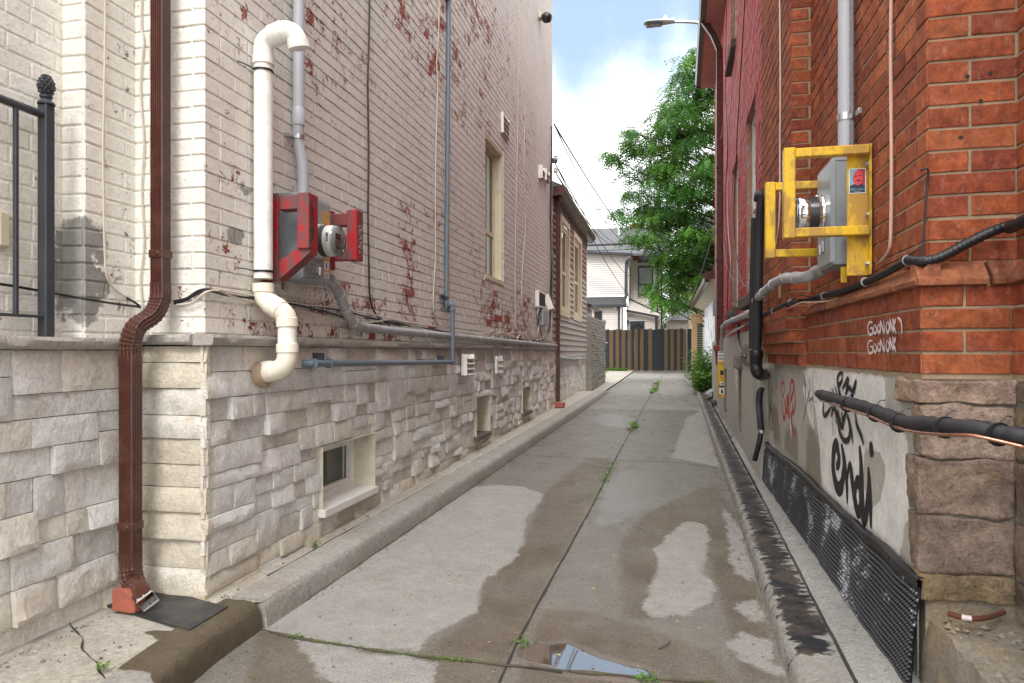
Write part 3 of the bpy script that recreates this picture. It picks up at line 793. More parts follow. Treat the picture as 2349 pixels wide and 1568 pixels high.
tag(mb.build('side_walk',M['walk'],smooth=True),kind='structure')
def gstrip(px,w,z,mat,name,wob=.6,seg=.03):
    mb=MB(); P=[onz(u,v,z) for u,v in px]; Q=[]
    for a,b in zip(P,P[1:]):
        k=max(1,int((b-a).length/seg)); Q+=[a.lerp(b,i/k) for i in range(k)]
    Q.append(P[-1]); A=[];B=[]
    for i,p in enumerate(Q):
        t=(Q[min(i+1,len(Q)-1)]-Q[max(i-1,0)]); t.z=0; t.normalize(); nn=Vector((-t.y,t.x,0))
        ww=w*(1+wob*2*noise.noise(p*14)); o=noise.noise(p*11+Vector((9,2,0)))*.010
        zz=walkz(p.x,p.y)+.0035 if z>.05 else z
        a=p+nn*(ww/2+o); b=p-nn*(ww/2-o); a.z=b.z=zz; A.append(mb.vert(a)); B.append(mb.vert(b))
    for i in range(len(Q)-1): mb.face((A[i],A[i+1],B[i+1],B[i]))
    o=mb.build(name,M[mat]); tag(o,kind='structure'); return o
gstrip([(155,1418),(168,1440),(188,1458),(192,1485),(204,1502),(222,1515),(226,1535),(240,1550)],.0055,.128,'crack','slab_crack')
# seam between kerb back and walk
mb=MB(); A=[];B=[]
for i in range(420):
    y=3.06+i*.035
    x=KLx(y)-.188+.004*noise.noise(Vector((y*5,0,0))); w=.007*(1+.8*noise.noise(Vector((y*3,4,0))))
    z=walkz(x,y)+.004; A.append(mb.vert((x-w,y,z))); B.append(mb.vert((x+w,y,z)))
for i in range(419): mb.face((A[i],A[i+1],B[i+1],B[i]))
tag(mb.build('kerb_seam',M['crack']),kind='structure')
# dirt line where wall meets walk, and where the kerb meets the lane
mb=MB(); A=[];B=[]
for i in range(500):
    y=3.0+i*.03; x=KLx(y)+.004; w=.011*(1+.9*noise.noise(Vector((y*4,9,0))))
    z=lane_z(x,y)+.004; A.append(mb.vert((x-.01,y,z+.004))); B.append(mb.vert((x+w,y,z)))
for i in range(499): mb.face((A[i],A[i+1],B[i+1],B[i]))
tag(mb.build('gutter_dirt',M['soil']),kind='structure')
# right kerb (black paint flaking) and the strips beside it
def profR(p):
    z=zl(p.y); return [(.006,z-.05),(.003,z),(-.004,z+.05),(-.018,z+.080),(-.045,z+.092),(-.10,z+.095),(-.185,z+.097),(-.187,z-.05)]
def rattr(q):
    x=q.x-KRx(q.y)
    dk=.0
    if q.y>2.75: dk=1.0-abs(x-.10)/.165+ (.10 if q.y<9 else .05) 
    if x<.02: dk=.48
    if q.y<2.75: dk=max(0,.5-(2.75-q.y)/.12)
    return (0,max(0,min(1,dk)),0,1)
mb=MB(); kerb(mb,[(KRx(y),y) for y in (.6,1.5,2.5,3.5,4.5,6,8,10,12,14,16,18,20,22)],profR,rattr,seg=.05)
tag(mb.build('kerb_right',M['kerb'],smooth=60),kind='structure')
def rz(x,y):
    z=zl(y)+.105+.02*max(0,min(1,(x-.66)/.15))
    if y>4.6: z+=.14*math.exp(-((y-8.2)/2.0)**2)*max(0,min(1,(x-KRx(y)-.22)/.25))
    return z+.003*noise.noise(Vector((x*4,y*4,1)))
mb=MB()
def rx(y):
    a=KRx(y)+.188; b=1.6 if y>2.6 else 2.6
    return [a+(b-a)*(i/26)**1.3 for i in range(27)]
grid(mb,rx,[.3+i*.05 for i in range(560)],lambda x,y:rz(x,y),lambda x,y:(0,max(0,min(1,(y-7)/2))*.62 if True else 0,0,1))
tag(mb.build('footway_strip',M['paleconc'],smooth=True),kind='structure')
mb=MB(); A=[];B=[]
for i in range(300):
    y=1.2+i*.045; x=KRx(y)+.190+.003*noise.noise(Vector((y*6,2,0))); w=.003*(1+.8*noise.noise(Vector((y*4,4,0))))
    A.append(mb.vert((x-w,y,rz(x,y)+.004))); B.append(mb.vert((x+w,y,rz(x,y)+.004)))
for i in range(299): mb.face((A[i],A[i+1],B[i+1],B[i]))
tag(mb.build('strip_seam',M['crack']),kind='structure')
# ================================================================= LEFT BUILDING
XL=-2.085; XS=-2.03; YC=2.765; XF=-2.42; XF2=-2.46; YC2=2.477; LZ=1.325; YE=12.58
peel_spots=[]
for (u,v,r,a) in [(430,780,.1,.2),(935,500,.16,.40),(930,560,.18,.5),(985,505,.15,.4),(1005,495,.12,.35),(945,600,.12,.45),(938,640,.14,.55),(933,665,.14,.62),(930,700,.16,.62),(940,735,.16,.62),(1000,740,.3,.35),(1110,700,.35,.42),(1130,730,.45,.50),(1200,735,.6,.45),(1160,760,.5,.45),(1090,610,.3,.22),
    (930,40,.5,.22),(1000,90,.8,.28),(1040,120,.8,.26),(1100,60,1.2,.24),(1150,150,1.3,.18),(1060,30,.8,.20),(880,60,.4,.12),(850,130,.3,.14),(780,70,.3,.22),(720,60,.25,.30),(712,160,.15,.30),(735,190,.25,.25),(1110,260,.6,.22),(1200,330,1.0,.18),(760,720,.35,.35),(660,755,.2,.5),(590,745,.12,.5),(850,745,.3,.42),(800,740,.25,.35),(520,410,.06,.30),(585,400,.05,.3),(560,30,.12,.2),(505,390,.05,.3),(500,590,.1,.3),(1020,420,.3,.10),(640,640,.2,.25),(890,780,.3,.4)]:
    p=onx(u,v,XL); peel_spots.append((p.y,p.z,r,a))
fspots=[]
for (u,v,r,a) in [(435,650,.06,.5),(440,700,.10,.45),(430,620,.06,.4),(410,50,.06,.35),(415,560,.04,.3)]:
    p=ony(u,v,YC); fspots.append((p.x,p.z,r,a))
cspots=[]
for (u,v,r) in [(540,540,.085),(557,420,.07),(553,255,.06)]:
    p=onx(u,v,XL); cspots.append((p.y,p.z,r))
cs2=[(onx(u,v,-2.58).y,onx(u,v,-2.58).z,r) for u,v,r in ((150,560,.12),(150,640,.14),(155,700,.1))]
cs3=[(onx(u,v,XL).y,onx(u,v,XL).z,r) for u,v,r in ((1235,730,.22),)]
def cfL(p,r):
    pk=0.0
    for (a,b,rr,am) in peel_spots:
        q=((p.y-a)**2+(p.z-b)**2)/(rr*rr)
        if q<6: pk=max(pk,.80*am*math.exp(-q))
    pk+=.10*max(0,noise.noise(p*.9))+.108
    cm=0
    for (a,b,rr) in cspots+cs3:
        q=math.hypot(p.y-a,p.z-b)/rr
        if q<2: cm=max(cm,1.05-q*.55)
    t=math.exp(-max(0,p.y-2.9)/.55)
    low=math.exp(-max(0,p.z-1.33)/.22)*math.exp(-max(0,p.y-2.8)/2.2)
    return (pk,cm,max(0,min(1,.75*t+low*.95)),r)
def cfF(p,r):
    pk=.03
    for (a,b,rr,am) in fspots:
        q=((p.x-a)**2+(p.z-b)**2)/(rr*rr)
        if q<6: pk=max(pk,am*math.exp(-q))
    return (pk,0,1,r)  # full tone: same paint as the lane side, its brighter light put in
def cfF2(p,r):
    cm=0
    for (a,b,rr) in cs2:
        q=math.hypot(p.y-a,p.z-b)/rr
        if q<2: cm=max(cm,.95-q*.5)
    pk=.06+.3*math.exp(-((p.y-2.7)/.08)**2)*(.5+.5*noise.noise(Vector((0,0,p.z*3))))
    return (pk,cm,1,r)
def hole(y0,y1,z0,z1,base): return (y0-base,y1-base,z0,z1)
WZ0,WZ1=H+.872,H+2.60
house=thing('brick_building','long building of cream peeling brick above a pale split stone base','building',(-2.085,7.5,0))
mb=MB()
holesL=[hole(7.76,8.68,WZ0,WZ1,YC)]
brick_wall(mb,(XL,YC,0),(0,1,0),YE-YC,LZ-.03,8.3,(1,0,0),holesL,colfn=cfL,mi_m=0,zref=LZ,phase=0,s_ext=(.0055,0),rs=11,dep=.0065,bev=.0022,jit=.0012,bstep=.12)
brick_wall(mb,(XF-.06,YC,0),(1,0,0),XL-XF+.06,LZ-.03,5.2,(0,-1,0),colfn=cfF,mi_m=0,zref=LZ,phase=1,s_ext=(0,.007),rs=12,dep=.0065,bev=.004,bstep=.12)
brick_wall(mb,(XF2,YC2,0),(0,1,0),YC-YC2+.01,LZ-.03,5.2,(1,0,0),colfn=cfF2,mi_m=0,zref=LZ,phase=1,s_ext=(.0055,0),rs=13,bstep=.12)
brick_wall(mb,(-2.575,YC2,0),(1,0,0),.115,LZ-.03,5.2,(0,-1,0),colfn=cfF2,mi_m=0,zref=LZ,phase=0,s_ext=(0,.007),rs=14,bstep=.12)
brick_wall(mb,(-2.58,.2,0),(0,1,0),YC2-.2+.02,LZ-.03,5.2,(1,0,0),colfn=cfF2,mi_m=0,zref=LZ,phase=1,rs=15,dep=.003,bev=.003,bstep=.12)
# far end return and roof slab
mb.mi=0; mb.cur=(.05,0,0,.5)
mb.poly([(XL,YE,LZ-.03),(-9,YE,LZ-.03),(-9,YE,8.3),(XL,YE,8.3)]); mb.poly([(XL,YC,8.3),(XL,YE,8.3),(-9,YE,8.3),(-9,YC,8.3)])
mb.poly([(-9,YC,5.2),(XL,YC,5.2),(XL,YC,8.3),(-9,YC,8.3)]); mb.poly([(-2.58,.2,5.2),(XF2,YC2,5.2),(XF2,YC,5.2),(-9,YC,5.2),(-9,.2,5.2)])
mb.build('wall',M['paint_left'],house)
# stone base
def scf(p,br,yl):
    k=.62+.0*yl; base=(.80*br,.785*br,.76*br)
    warm=0
    if yl>.72: warm=.45
    low=max(0,1-(p.z-.13-zl(p.y))/.22)*(.35+.65*(yl>.35)); warm=max(warm,low*.9)
    if p.y<2.75 and p.x>-2.40 and p.y>2.6: warm=max(warm,.35+.5*(yl>.5))
    w=(.68*br,.60*br,.46*br)
    return tuple(a*(1-warm)+b*warm for a,b in zip(base,w))+(1,)
YS=2.71; XSL=-2.40
BW=[(3.755,4.515,H-.955,H-.573),(7.17,7.75,H-.93,H-.495),(9.61,10.25,H-.885,H-.516)]
mb=MB()
veneer(mb,(XS-.03,YS+.03,0),(0,1,0),YE-YS-.03,.0,LZ-.055,(1,0,0),[hole(a,b,c,d,YS+.03) for a,b,c,d in BW],colfn=scf,s_ext=(.03,0),rs=5,cw=(.16,.50),rowh=.215,g=.024,dmin=.004,dmax=.040,rough=.006)
veneer(mb,(XSL-.02,YS+.03,0),(1,0,0),XS-XSL-.01,.0,LZ-.055,(0,-1,0),colfn=scf,s_ext=(0,.025),rs=8,cw=(.5,.6),rowh=.125,g=.03,single=True,dmin=.018,dmax=.036,rough=.006)
veneer(mb,(XSL-.03,.3,0),(0,1,0),YS-.3+.03,.0,LZ-.075,(1,0,0),colfn=scf,rs=21,cw=(.24,.70),rowh=.24,g=.024,dmin=.004,dmax=.050,rough=.006)
mb.build('stone_base',[M['stone'],M['dark']],house,smooth=22)
# ledge cap
def ledge(mb,p0,d,L,n,z0,z1,out,rs):
    d=Vector(d); n=Vector(n); rnd=random.Random(rs); s=0; p0=Vector(p0)
    while s<L-.01:
        w=min(rnd.uniform(.45,.8),L-s)
        if L-s-w<.2: w=L-s
        k=max(2,int(w/.035)); rows=[]; br=rnd.uniform(.85,1.05); o=out+rnd.uniform(-.004,.004)
        for i in range(k+1):
            ss=s+.0015+(w-.003)*i/k; r=[]
            for (dd,zz,rg) in ((-.10,z0,0),(o-.012,z0,1),(o-.002,z0+(z1-z0)*.25,1),(o,z0+(z1-z0)*.65,1),(o-.006,z1-.004,1),(-.10,z1,0)):
                f=.009*noise.noise(Vector((ss*14,zz*40,rs)))+.006*noise.noise(Vector((ss*45,zz*60,rs)))
                p=p0+d*ss+n*(dd+f*rg); p.z=zz+(.004*noise.noise(Vector((ss*20,dd*9,rs))) if rg else 0)
                mb.cur=(.40*br,.37*br,.34*br,1); r.append(mb.vert(p))
            rows.append(r)
        for a,b in zip(rows,rows[1:]):
            for j in range(6): mb.face((a[j],a[(j+1)%6],b[(j+1)%6],b[j]))
        mb.face(rows[0]); mb.face(rows[-1][::-1])
        s+=w
mb=MB()
ledge(mb,(XS,YS-.02,0),(0,1,0),YE-YS+.02,(1,0,0),LZ-.055,LZ,.045,1)
ledge(mb,(XSL-.0,YS,0),(1,0,0),XS-XSL-.06,(0,-1,0),LZ-.052,LZ-.003,.045,2)
ledge(mb,(XSL,.3,0),(0,1,0),YS-.3-.05,(1,0,0),LZ-.075,LZ-.022,.042,3)
mb.cur=(.36,.325,.295,1)
mb.poly([(-2.7,.3,LZ-.024),(XSL-.06,.3,LZ-.024),(XSL-.06,YC,LZ-.024),(-2.7,YC,LZ-.024)])
mb.build('ledge',M['stone'],house,smooth=30)
# tall window
def sash_window(par,X,y0,y1,z0,z1,rec,side,split=.36,fr=.05,frame_mat='cream',glass='glass',cur='curtain',name='window'):
    """window in a wall whose outside faces side*(+X)"""
    s=side; mb=MB(); xi=X-s*rec; xo=X-s*.012
    a,b=sorted((xi-s*.05,xo)); t=.012
    # casing lining the opening
    mb.box(a,b,y0,y0+t*3,z0,z1); mb.box(a,b,y1-t*3,y1,z0,z1); mb.box(a,b,y0+t*3,y1-t*3,z1-t*4,z1)
    w=mb.build('window',M[frame_mat],par)
    mb=MB(); mb.box(min(xi-s*.05,X+s*.014),max(xi-s*.05,X+s*.014),y0+.002,y1-.002,z0-.004,z0+.045); mb.build('sill',M[frame_mat],w)
    mb=MB(); a,b=sorted((xi-s*.02,xi+s*.02)); y0+=t*3; y1-=t*3; z0+=.045; z1-=t*4; zm=z0+(z1-z0)*split
    for (c,d,e,f) in ((y0,y0+fr,z0,z1),(y1-fr,y1,z0,z1),(y0+fr,y1-fr,z0,z0+fr),(y0+fr,y1-fr,z1-fr,z1),(y0+fr,y1-fr,zm-fr/2,zm+fr/2)): mb.box(a,b,c,d,e,f)
    mb.build('sash',M[frame_mat],w)
    mb=MB(); x=xi+s*.004; mb.poly([(x,y0+fr,z0+fr),(x,y1-fr,z0+fr),(x,y1-fr,z1-fr),(x,y0+fr,z1-fr)]); mb.build('glass',M[glass],w)
    mb=MB()
    x=xi-s*.09; k=60
    for i in range(k):
        ya=y0+(y1-y0)*i/k; yb=y0+(y1-y0)*(i+1)/k; xa=x+.012*math.sin(i*1.1); xb=x+.012*math.sin((i+1)*1.1)
        mb.poly([(xa,ya,z0),(xb,yb,z0),(xb,yb,z1),(xa,ya,z1)])
    mb.build('curtain',M[cur],w)
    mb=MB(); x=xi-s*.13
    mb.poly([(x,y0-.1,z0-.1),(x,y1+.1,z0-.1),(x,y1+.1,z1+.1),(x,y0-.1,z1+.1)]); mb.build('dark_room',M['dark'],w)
    return w
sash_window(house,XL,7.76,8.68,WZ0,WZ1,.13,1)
# basement windows with deep stained reveals
def base_window(y0,y1,z0,z1,dep,slope=.0):
    mb=MB(); xb=XS-dep
    x1=XS+.012
    mb.poly([(x1,y1-.002,z0),(xb,y1-.002,z0),(xb,y1-.002,z1),(x1,y1-.002,z1)]); mb.poly([(x1,y0+.002,z0),(xb,y0+.002,z0),(xb,y0+.002,z1),(x1,y0+.002,z1)])
    mb.poly([(x1,y0,z1-.002),(xb,y0,z1-.002),(xb,y1,z1-.002),(x1,y1,z1-.002)])
    w=mb.build('window',M['reveal'],house)
    mb=MB(); mb.bbox(xb,XS+.03,y0-.005,y1+.005,z0-.045,z0+.004,.004); mb.build('sill',M['white_frame' if y0<5 else 'sill'],w)
    mb=MB(); f=.045
    a,b=xb-.03,xb+.03; y0+=.004;y1-=.004
    for (c,d,e,g) in ((y0,y0+f,z0,z1-.004),(y1-f,y1,z0,z1-.004),(y0+f,y1-f,z0,z0+f),(y0+f,y1-f,z1-f,z1-.004)): mb.bbox(a,b,c,d,e,g,.004)
    ym=y0+(y1-y0)*.30
    mb.bbox(a+.01,b+.006,ym-.02,ym+.02,z0+f,z1-f,.004)
    f2=.03
    for (c,d,e,g) in ((ym+.02,ym+.02+f2,z0+f,z1-f),(y1-f-f2,y1-f,z0+f,z1-f),(ym+.05,y1-f-f2,z0+f,z0+f+f2),(ym+.05,y1-f-f2,z1-f-f2,z1-f)): mb.bbox(a+.01,b-.006,c,d,e,g,.003)
    mb.build('frame',M['white_frame'],w)
    mb=MB(); x=xb-.005; mb.poly([(x,y0+f,z0+f),(x,y1-f,z0+f),(x,y1-f,z1-f),(x,y0+f,z1-f)]); mb.build('glass',M['glass'],w)
    mb=MB(); x=xb-.07; mb.poly([(x,ym,z0),(x,y1,z0),(x,y1,z1),(x,ym,z1)]); mb.build('curtain',M['curtain'],w)
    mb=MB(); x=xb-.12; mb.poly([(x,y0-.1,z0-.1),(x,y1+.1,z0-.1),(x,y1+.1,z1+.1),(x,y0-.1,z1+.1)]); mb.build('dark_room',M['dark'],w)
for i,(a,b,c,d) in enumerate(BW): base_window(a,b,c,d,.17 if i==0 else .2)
# vents, fixed into the wall
def louver(name,X,y0,y1,z0,z1,dep,n,mat='white_frame',par=house,frame=.015):
    mb=MB(); mb.bbox(X-.01,X+.012,y0,y1,z0,z1,.003); 
    mb.box(X+.012,X+dep,y0,y0+frame,z0,z1); mb.box(X+.012,X+dep,y1-frame,y1,z0,z1)
    v=mb.build(name,M[mat],par); mb=MB()
    for i in range(n):
        a=z0+(z1-z0)*(i+.12)/n; b=z0+(z1-z0)*(i+1.0)/n
        mb.poly([(X+.012,y0+frame,b-.002),(X+.012,y1-frame,b-.002),(X+dep+.012,y1-frame,a),(X+dep+.012,y0+frame,a)])
        mb.poly([(X+.012,y0+frame,b-.006),(X+.012,y1-frame,b-.006),(X+dep+.010,y1-frame,a-.004),(X+dep+.010,y0+frame,a-.004)])
    mb.build('louvre',M[mat],v,fix=False)
    return v
def rect(u0,u1,v0,v1,X):
    a=onx(u0,(v0+v1)/2,X).y; b=onx(u1,(v0+v1)/2,X).y; yc=(a+b)/2; um=(u0+u1)/2
    return a,b,onx(um,v1,X).z,onx(um,v0,X).z
a,b,c,d=rect(1057,1075,813,861,XS+.02); louver('wall_vent',XS+.035,a,b,c,d,.05,4)
a,b,c,d=rect(1134,1147,817,857,XS+.02); louver('wall_vent',XS+.035,a,b,c,d,.02,3)
a,b,c,d=rect(1152,1166,267,313,XL+.02); louver('wall_vent',XL+.008,a,b,c,d,.03,4)
for (u0,u1,v0,v1) in ((1237,1243,383,413),(1247,1254,392,418)):
    a,b,c,d=rect(u0,u1,v0,v1,XL+.02); louver('wall_vent',XL+.008,a,b,c,d,.07,2)
# ================================================================= RIGHT BUILDING (orange-red brick)
XR=.86; YR=2.555; XP=.745; YP=4.46; YQ=5.80; XR2=1.125; ZT=H+.298; ZB=H-.09
bldR=thing('brick_house','tall house corner of orange red brick on brown sandstone, right of the lane','building',(1.0,3.5,0))
def cfB(p,r):
    q=random.Random(int(r*1e6)).random()
    pal=[(.37,.088,.034),(.33,.076,.031),(.43,.110,.040),(.28,.058,.030),(.39,.095,.036),(.24,.052,.032),(.46,.135,.050),(.35,.082,.033)]
    c=pal[int(q*8)%8]; k=.62+.46*r
    return (c[0]*k,c[1]*k,c[2]*k,1)
mb=MB(); kw=dict(colfn=cfB,mi=0,mi_m=1,zref=ZT,dep=.005,bev=.0025,jit=.0018,mixb=.3)
TOP=5.6
LO=.026
# near recessed bay of the lane side, upper and lower (lower stands proud below the water table)
brick_wall(mb,(XR,YR,0),(0,1,0),YP-YR,ZT,TOP,(-1,0,0),phase=0,s_ext=(.006,0),rs=31,**kw)
brick_wall(mb,(XR-LO,YR-LO,0),(0,1,0),YP-YR+LO,ZB,ZT-.075,(-1,0,0),phase=0,s_ext=(.006,0),rs=32,**kw)
# camera-facing return
brick_wall(mb,(XR,YR,0),(1,0,0),XR2-XR,ZT,TOP,(0,-1,0),phase=1,s_ext=(.007,0),rs=33,hdr=0,bl=.262,**{**kw,'mixb':0})
brick_wall(mb,(XR-LO,YR-LO,0),(1,0,0),XR2-XR+.0,ZB,ZT-.075,(0,-1,0),phase=1,s_ext=(.007,0),rs=34,hdr=0,bl=.262,**{**kw,'mixb':0})
# wall coming on towards the street
brick_wall(mb,(XR2,.2,0),(0,1,0),YR-.2,ZT,TOP,(-1,0,0),phase=1,rs=35,**kw)
brick_wall(mb,(XR2-LO,.2,0),(0,1,0),YR-.2-LO,ZB,ZT-.075,(-1,0,0),phase=1,rs=36,**kw)
# pilaster strip and far section
brick_wall(mb,(XP,YP,0),(1,0,0),XR-XP,H-.09+.30,TOP,(0,-1,0),phase=0,s_ext=(.007,0),rs=37,hdr=0,**{**kw,'mixb':0})
brick_wall(mb,(XP,YP,0),(0,1,0),YQ-YP,H-.09+.30,TOP,(-1,0,0),phase=0,s_ext=(.006,0),rs=38,**kw)
# corbels carrying the far section
for k,(o,za,zb) in enumerate(((.035,ZB+.30,ZB+.375),(.030,ZB+.225,ZB+.30),(.005,ZB+.15,ZB+.225),(-.025,ZB+.075,ZB+.15),(-.055,ZB,ZB+.075))):
    brick_wall(mb,(XP-o,YP-o*.6,0),(1,0,0),XR-XP+o,za,zb,(0,-1,0),phase=k,s_ext=(.007,0),rs=40+k,hdr=0,**{**kw,'zref':ZB})
    brick_wall(mb,(XP-o,YP-o*.6,0),(0,1,0),YQ-YP+o*.6,za,zb,(-1,0,0),phase=k,s_ext=(.006,0),rs=50+k,**{**kw,'zref':ZB})
    mb.mi=1; mb.poly([(XP-o,YP-o*.6,za+.001),(XR+.02,YP-o*.6,za+.001),(XR+.02,YQ,za+.001),(XP-o,YQ,za+.001)]); mb.poly([(XP-o,YP-o*.6,zb-.001),(XR+.02,YP-o*.6,zb-.001),(XR+.02,YQ,zb-.001),(XP-o,YQ,zb-.001)])
mb.mi=1
mb.poly([(XP,YQ,ZB),(2.5,YQ,ZB),(2.5,YQ,TOP),(XP,YQ,TOP)]); mb.poly([(XP,YP,TOP),(XP,YQ,TOP),(4,YQ,TOP),(4,.2,TOP),(XR2,.2,TOP),(XR2,YR,TOP),(XR,YR,TOP),(XR,YP,TOP)])
mb.build('wall',[M['brick'],M['mortar']],bldR)
# sloping water table
mb=MB()
def wtable(p0,d,L,n,rs):
    rnd=random.Random(rs); d=Vector(d); n=Vector(n); s=0; p0=Vector(p0)
    while s<L-.01:
        w=min(.215,L-s); q=rnd.random(); c=cfB(p0,rnd.random()); mb.cur=(c[0]*.85,c[1]*1.25+.02,c[2]*1.3+.02,1); mb.mi=0
        pr=[(-.02,ZT+.004),(.004,ZT+.006),(.020,ZT-.012),(.052,ZT-.052),(.058,ZT-.060),(.056,ZT-.076),(.030,ZT-.080),(-.02,ZT-.080)]
        A=[];B=[];Cc=[]
        for lst,ss in ((A,s+.001),(Cc,s+w/2),(B,s+w-.004)):
            for (o,z) in pr:
                f=.004*noise.noise(Vector((ss*20,z*50,rs)))
                p=p0+d*ss+n*(o+f); p.z=z+f; lst.append(mb.vert(p))
        m=len(pr)
        for i in range(m-1): mb.face((A[i],A[i+1],Cc[i+1],Cc[i])); mb.face((Cc[i],Cc[i+1],B[i+1],B[i]))
        mb.face(A); mb.face(B[::-1]); s+=w+.008
wtable((XR,YR-.05,0),(0,1,0),YP-YR+.05,(-1,0,0),1); wtable((XR-.05,YR,0),(1,0,0),XR2-XR+.04,(0,-1,0),2); wtable((XR2,.2,0),(0,1,0),YR-.2-.05,(-1,0,0),3)
mb.build('water_table',[M['brick'],M['mortar']],bldR,smooth=40)
# rendered base
def pln(polys):
    P=[[(onx(u,v,XR-.02).y,onx(u,v,XR-.02).z) for u,v in q] for q in polys]
    return P
WHT=pln([[(1868,842),(2033,862),(2030,940),(2083,1010),(2085,1180),(2060,1290),(1990,1225),(1885,1120),(1880,1020),(1872,950),(1862,900),(1850,880),(1840,850)],
         [(1752,835),(1835,838),(1830,870),(1815,860),(1800,880),(1775,870),(1755,900)],[(1840,885),(1862,900),(1868,990),(1855,960)],[(1765,880),(1800,900),(1780,960),(1760,930)]])
GRY=pln([[(1985,1030),(2020,1040),(2032,1080),(2020,1150),(1995,1170),(1978,1100)],[(1790,845),(1838,850),(1835,880),(1800,870)]])
STK=pln([[(1850,960),(1878,980),(1885,1120),(1850,1090)],[(1805,960),(1830,970),(1830,1060),(1800,1030)],[(1760,900),(1785,930),(1790,1020),(1765,1000)]])
def cfP(p,r):
    q=(p.y,p.z); w=.5+max(sdpoly(q,P) for P in WHT)/.10; g=max(sdpoly(q,P) for P in GRY); w=min(w,.5-g/.06)
    if p.y>5: w=.35+.5*noise.noise(p*1.3)
    s=.3+max(sdpoly(q,P) for P in STK)/.10+(.45 if p.z<.7 and p.y>3.6 else 0)
    return (max(0,min(1,w)),max(0,min(1,s)),0,1)
mb=MB()
backing(mb,(XR-LO+.006,YR+.04,0),Vector((0,1,0)),YQ-YR+.3,.0,ZB+.002,Vector((-1,0,0)),(),0,cfP,0,.035)
mb.mi=0; mb.cur=(.4,.5,0,1); mb.poly([(XR-LO+.006,YQ+.34,0),(1.2,YQ+.34,0),(1.2,YQ+.34,ZB),(XR-LO+.006,YQ+.34,ZB)])
base=mb.build('rendered_base',M['plaster'],bldR,smooth=True)
# sandstone corner blocks
def blk(mb,x0,x1,y0,y1,z0,z1,rs,amp=.010,seg=9,rnd=.016,col=None):
    bm=bmesh.new(); bmesh.ops.create_cube(bm,size=1)
    bmesh.ops.subdivide_edges(bm,edges=bm.edges[:],cuts=seg,use_grid_fill=True)
    r=random.Random(rs); c=col or random.Random(rs*7).choice([(.25,.185,.14),(.28,.20,.15),(.21,.165,.13),(.29,.22,.15)])
    cx,cy,cz=(x0+x1)/2,(y0+y1)/2,(z0+z1)/2; hx,hy,hz=(x1-x0)/2,(y1-y0)/2,(z1-z0)/2
    for v in bm.verts:
        p=Vector((v.co.x*2*hx,v.co.y*2*hy,v.co.z*2*hz))
        q=Vector((max(-hx+rnd,min(hx-rnd,p.x)),max(-hy+rnd,min(hy-rnd,p.y)),max(-hz+rnd,min(hz-rnd,p.z))))
        dd=p-q
        if dd.length>1e-6: p=q+dd.normalized()*min(dd.length,rnd)
        w=p+Vector((cx,cy,cz)); nn=Vector((p.x/hx,p.y/hy,p.z/hz)); nn=Vector((nn.x**5,nn.y**5,nn.z**5))
        if nn.length>0: nn.normalize()
        f=noise.noise(w*6+Vector((rs*3.1,0,0)))*amp+noise.noise(w*18+Vector((rs,0,0)))*amp*.5+noise.noise(w*50)*amp*.2
        v.co=w+nn*f
    mb.cur=c+(1,); mb.frombm(bm); bm.free()
mb=MB()
zs=[ZB]
for v in (931,1055,1190,1320,1386): zs.append(H-(v-808)*2.24/1566)
zs2=[ZB-.004]+zs[1:]
for i in range(5):
    w=(XR2-.012)-(XR-LO-.012)
    back=YR+(.20 if i in (0,) else (.14,.05,.07,.06,.05)[i])
    blk(mb,XR-LO-.014+(.0,.004,-.003,.002,.006)[i],XR2-.018,YR-LO-.012,back,zs[i+1]+.004,zs2[i]-.002,60+i,amp=.015,rnd=.007,seg=26,col=[(.58,.41,.33),(.50,.375,.305),(.40,.29,.225),(.35,.265,.21),(.47,.345,.19)][i])
# wall coming on to the street
for i in range(5):
    y=YR-LO-.02; k=0
    while y>.5:
        L=(.42,.30,.5,.36,.45)[(i+k)%5]
        blk(mb,XR2-LO-.006-.006*(k%2),XR2+.25,y-L+.01,y,zs[i+1]+.008,zs2[i]-.004,90+i*7+k,amp=.012,rnd=.010,seg=12); y-=L; k+=1
mb.mi=0
sand=mb.build('sandstone_blocks',M['sandstone'],bldR,smooth=50)
mb=MB(); mb.box(XR-LO+.010,XR2+.2,YR-LO+.004,YR+.04,.0,ZB-.003); mb.box(XR2-LO+.01,XR2+.24,.3,YR-LO+.003,.0,ZB-.003); mb.build('bedding_mortar',M['footing'],bldR)
# rough concrete footing
mb=MB()
def lump(x0,x1,y0,y1,ztop,rs,name='footing'):
    nx,ny=34,40; ids={}
    for i in range(nx+1):
        for j in range(ny+1):
            x=x0+(x1-x0)*i/nx; y=y0+(y1-y0)*j/ny
            z=ztop(x,y)+.016*noise.noise(Vector((x*7,y*7,rs)))+.010*noise.noise(Vector((x*22,y*22,rs)))+.004*noise.noise(Vector((x*60,y*60,rs)))
            xx=x+.010*noise.noise(Vector((y*12,0,rs))) if i==0 else x
            ids[i,j]=mb.vert((xx,y,z))
    for i in range(nx):
        for j in range(ny): mb.face((ids[i,j],ids[i+1,j],ids[i+1,j+1],ids[i,j+1]))
    for j in range(ny):
        col=[ids[0,j],ids[0,j+1]]
        k=10; prev=col
        for t in range(1,k+1):
            cur=[]
            for q in (j,j+1):
                if (q,t) not in side:
                    v=Vector(mb.v[ids[0,q]]); z=v.z*(1-t/k)+.05*(t/k)
                    side[q,t]=mb.vert((v.x-.03*(t/k)**.7+.012*noise.noise(Vector((v.y*15,z*15,rs+4))),v.y,z))
                cur.append(side[q,t])
            mb.face((prev[0],prev[1],cur[1],cur[0])); prev=cur
side={}
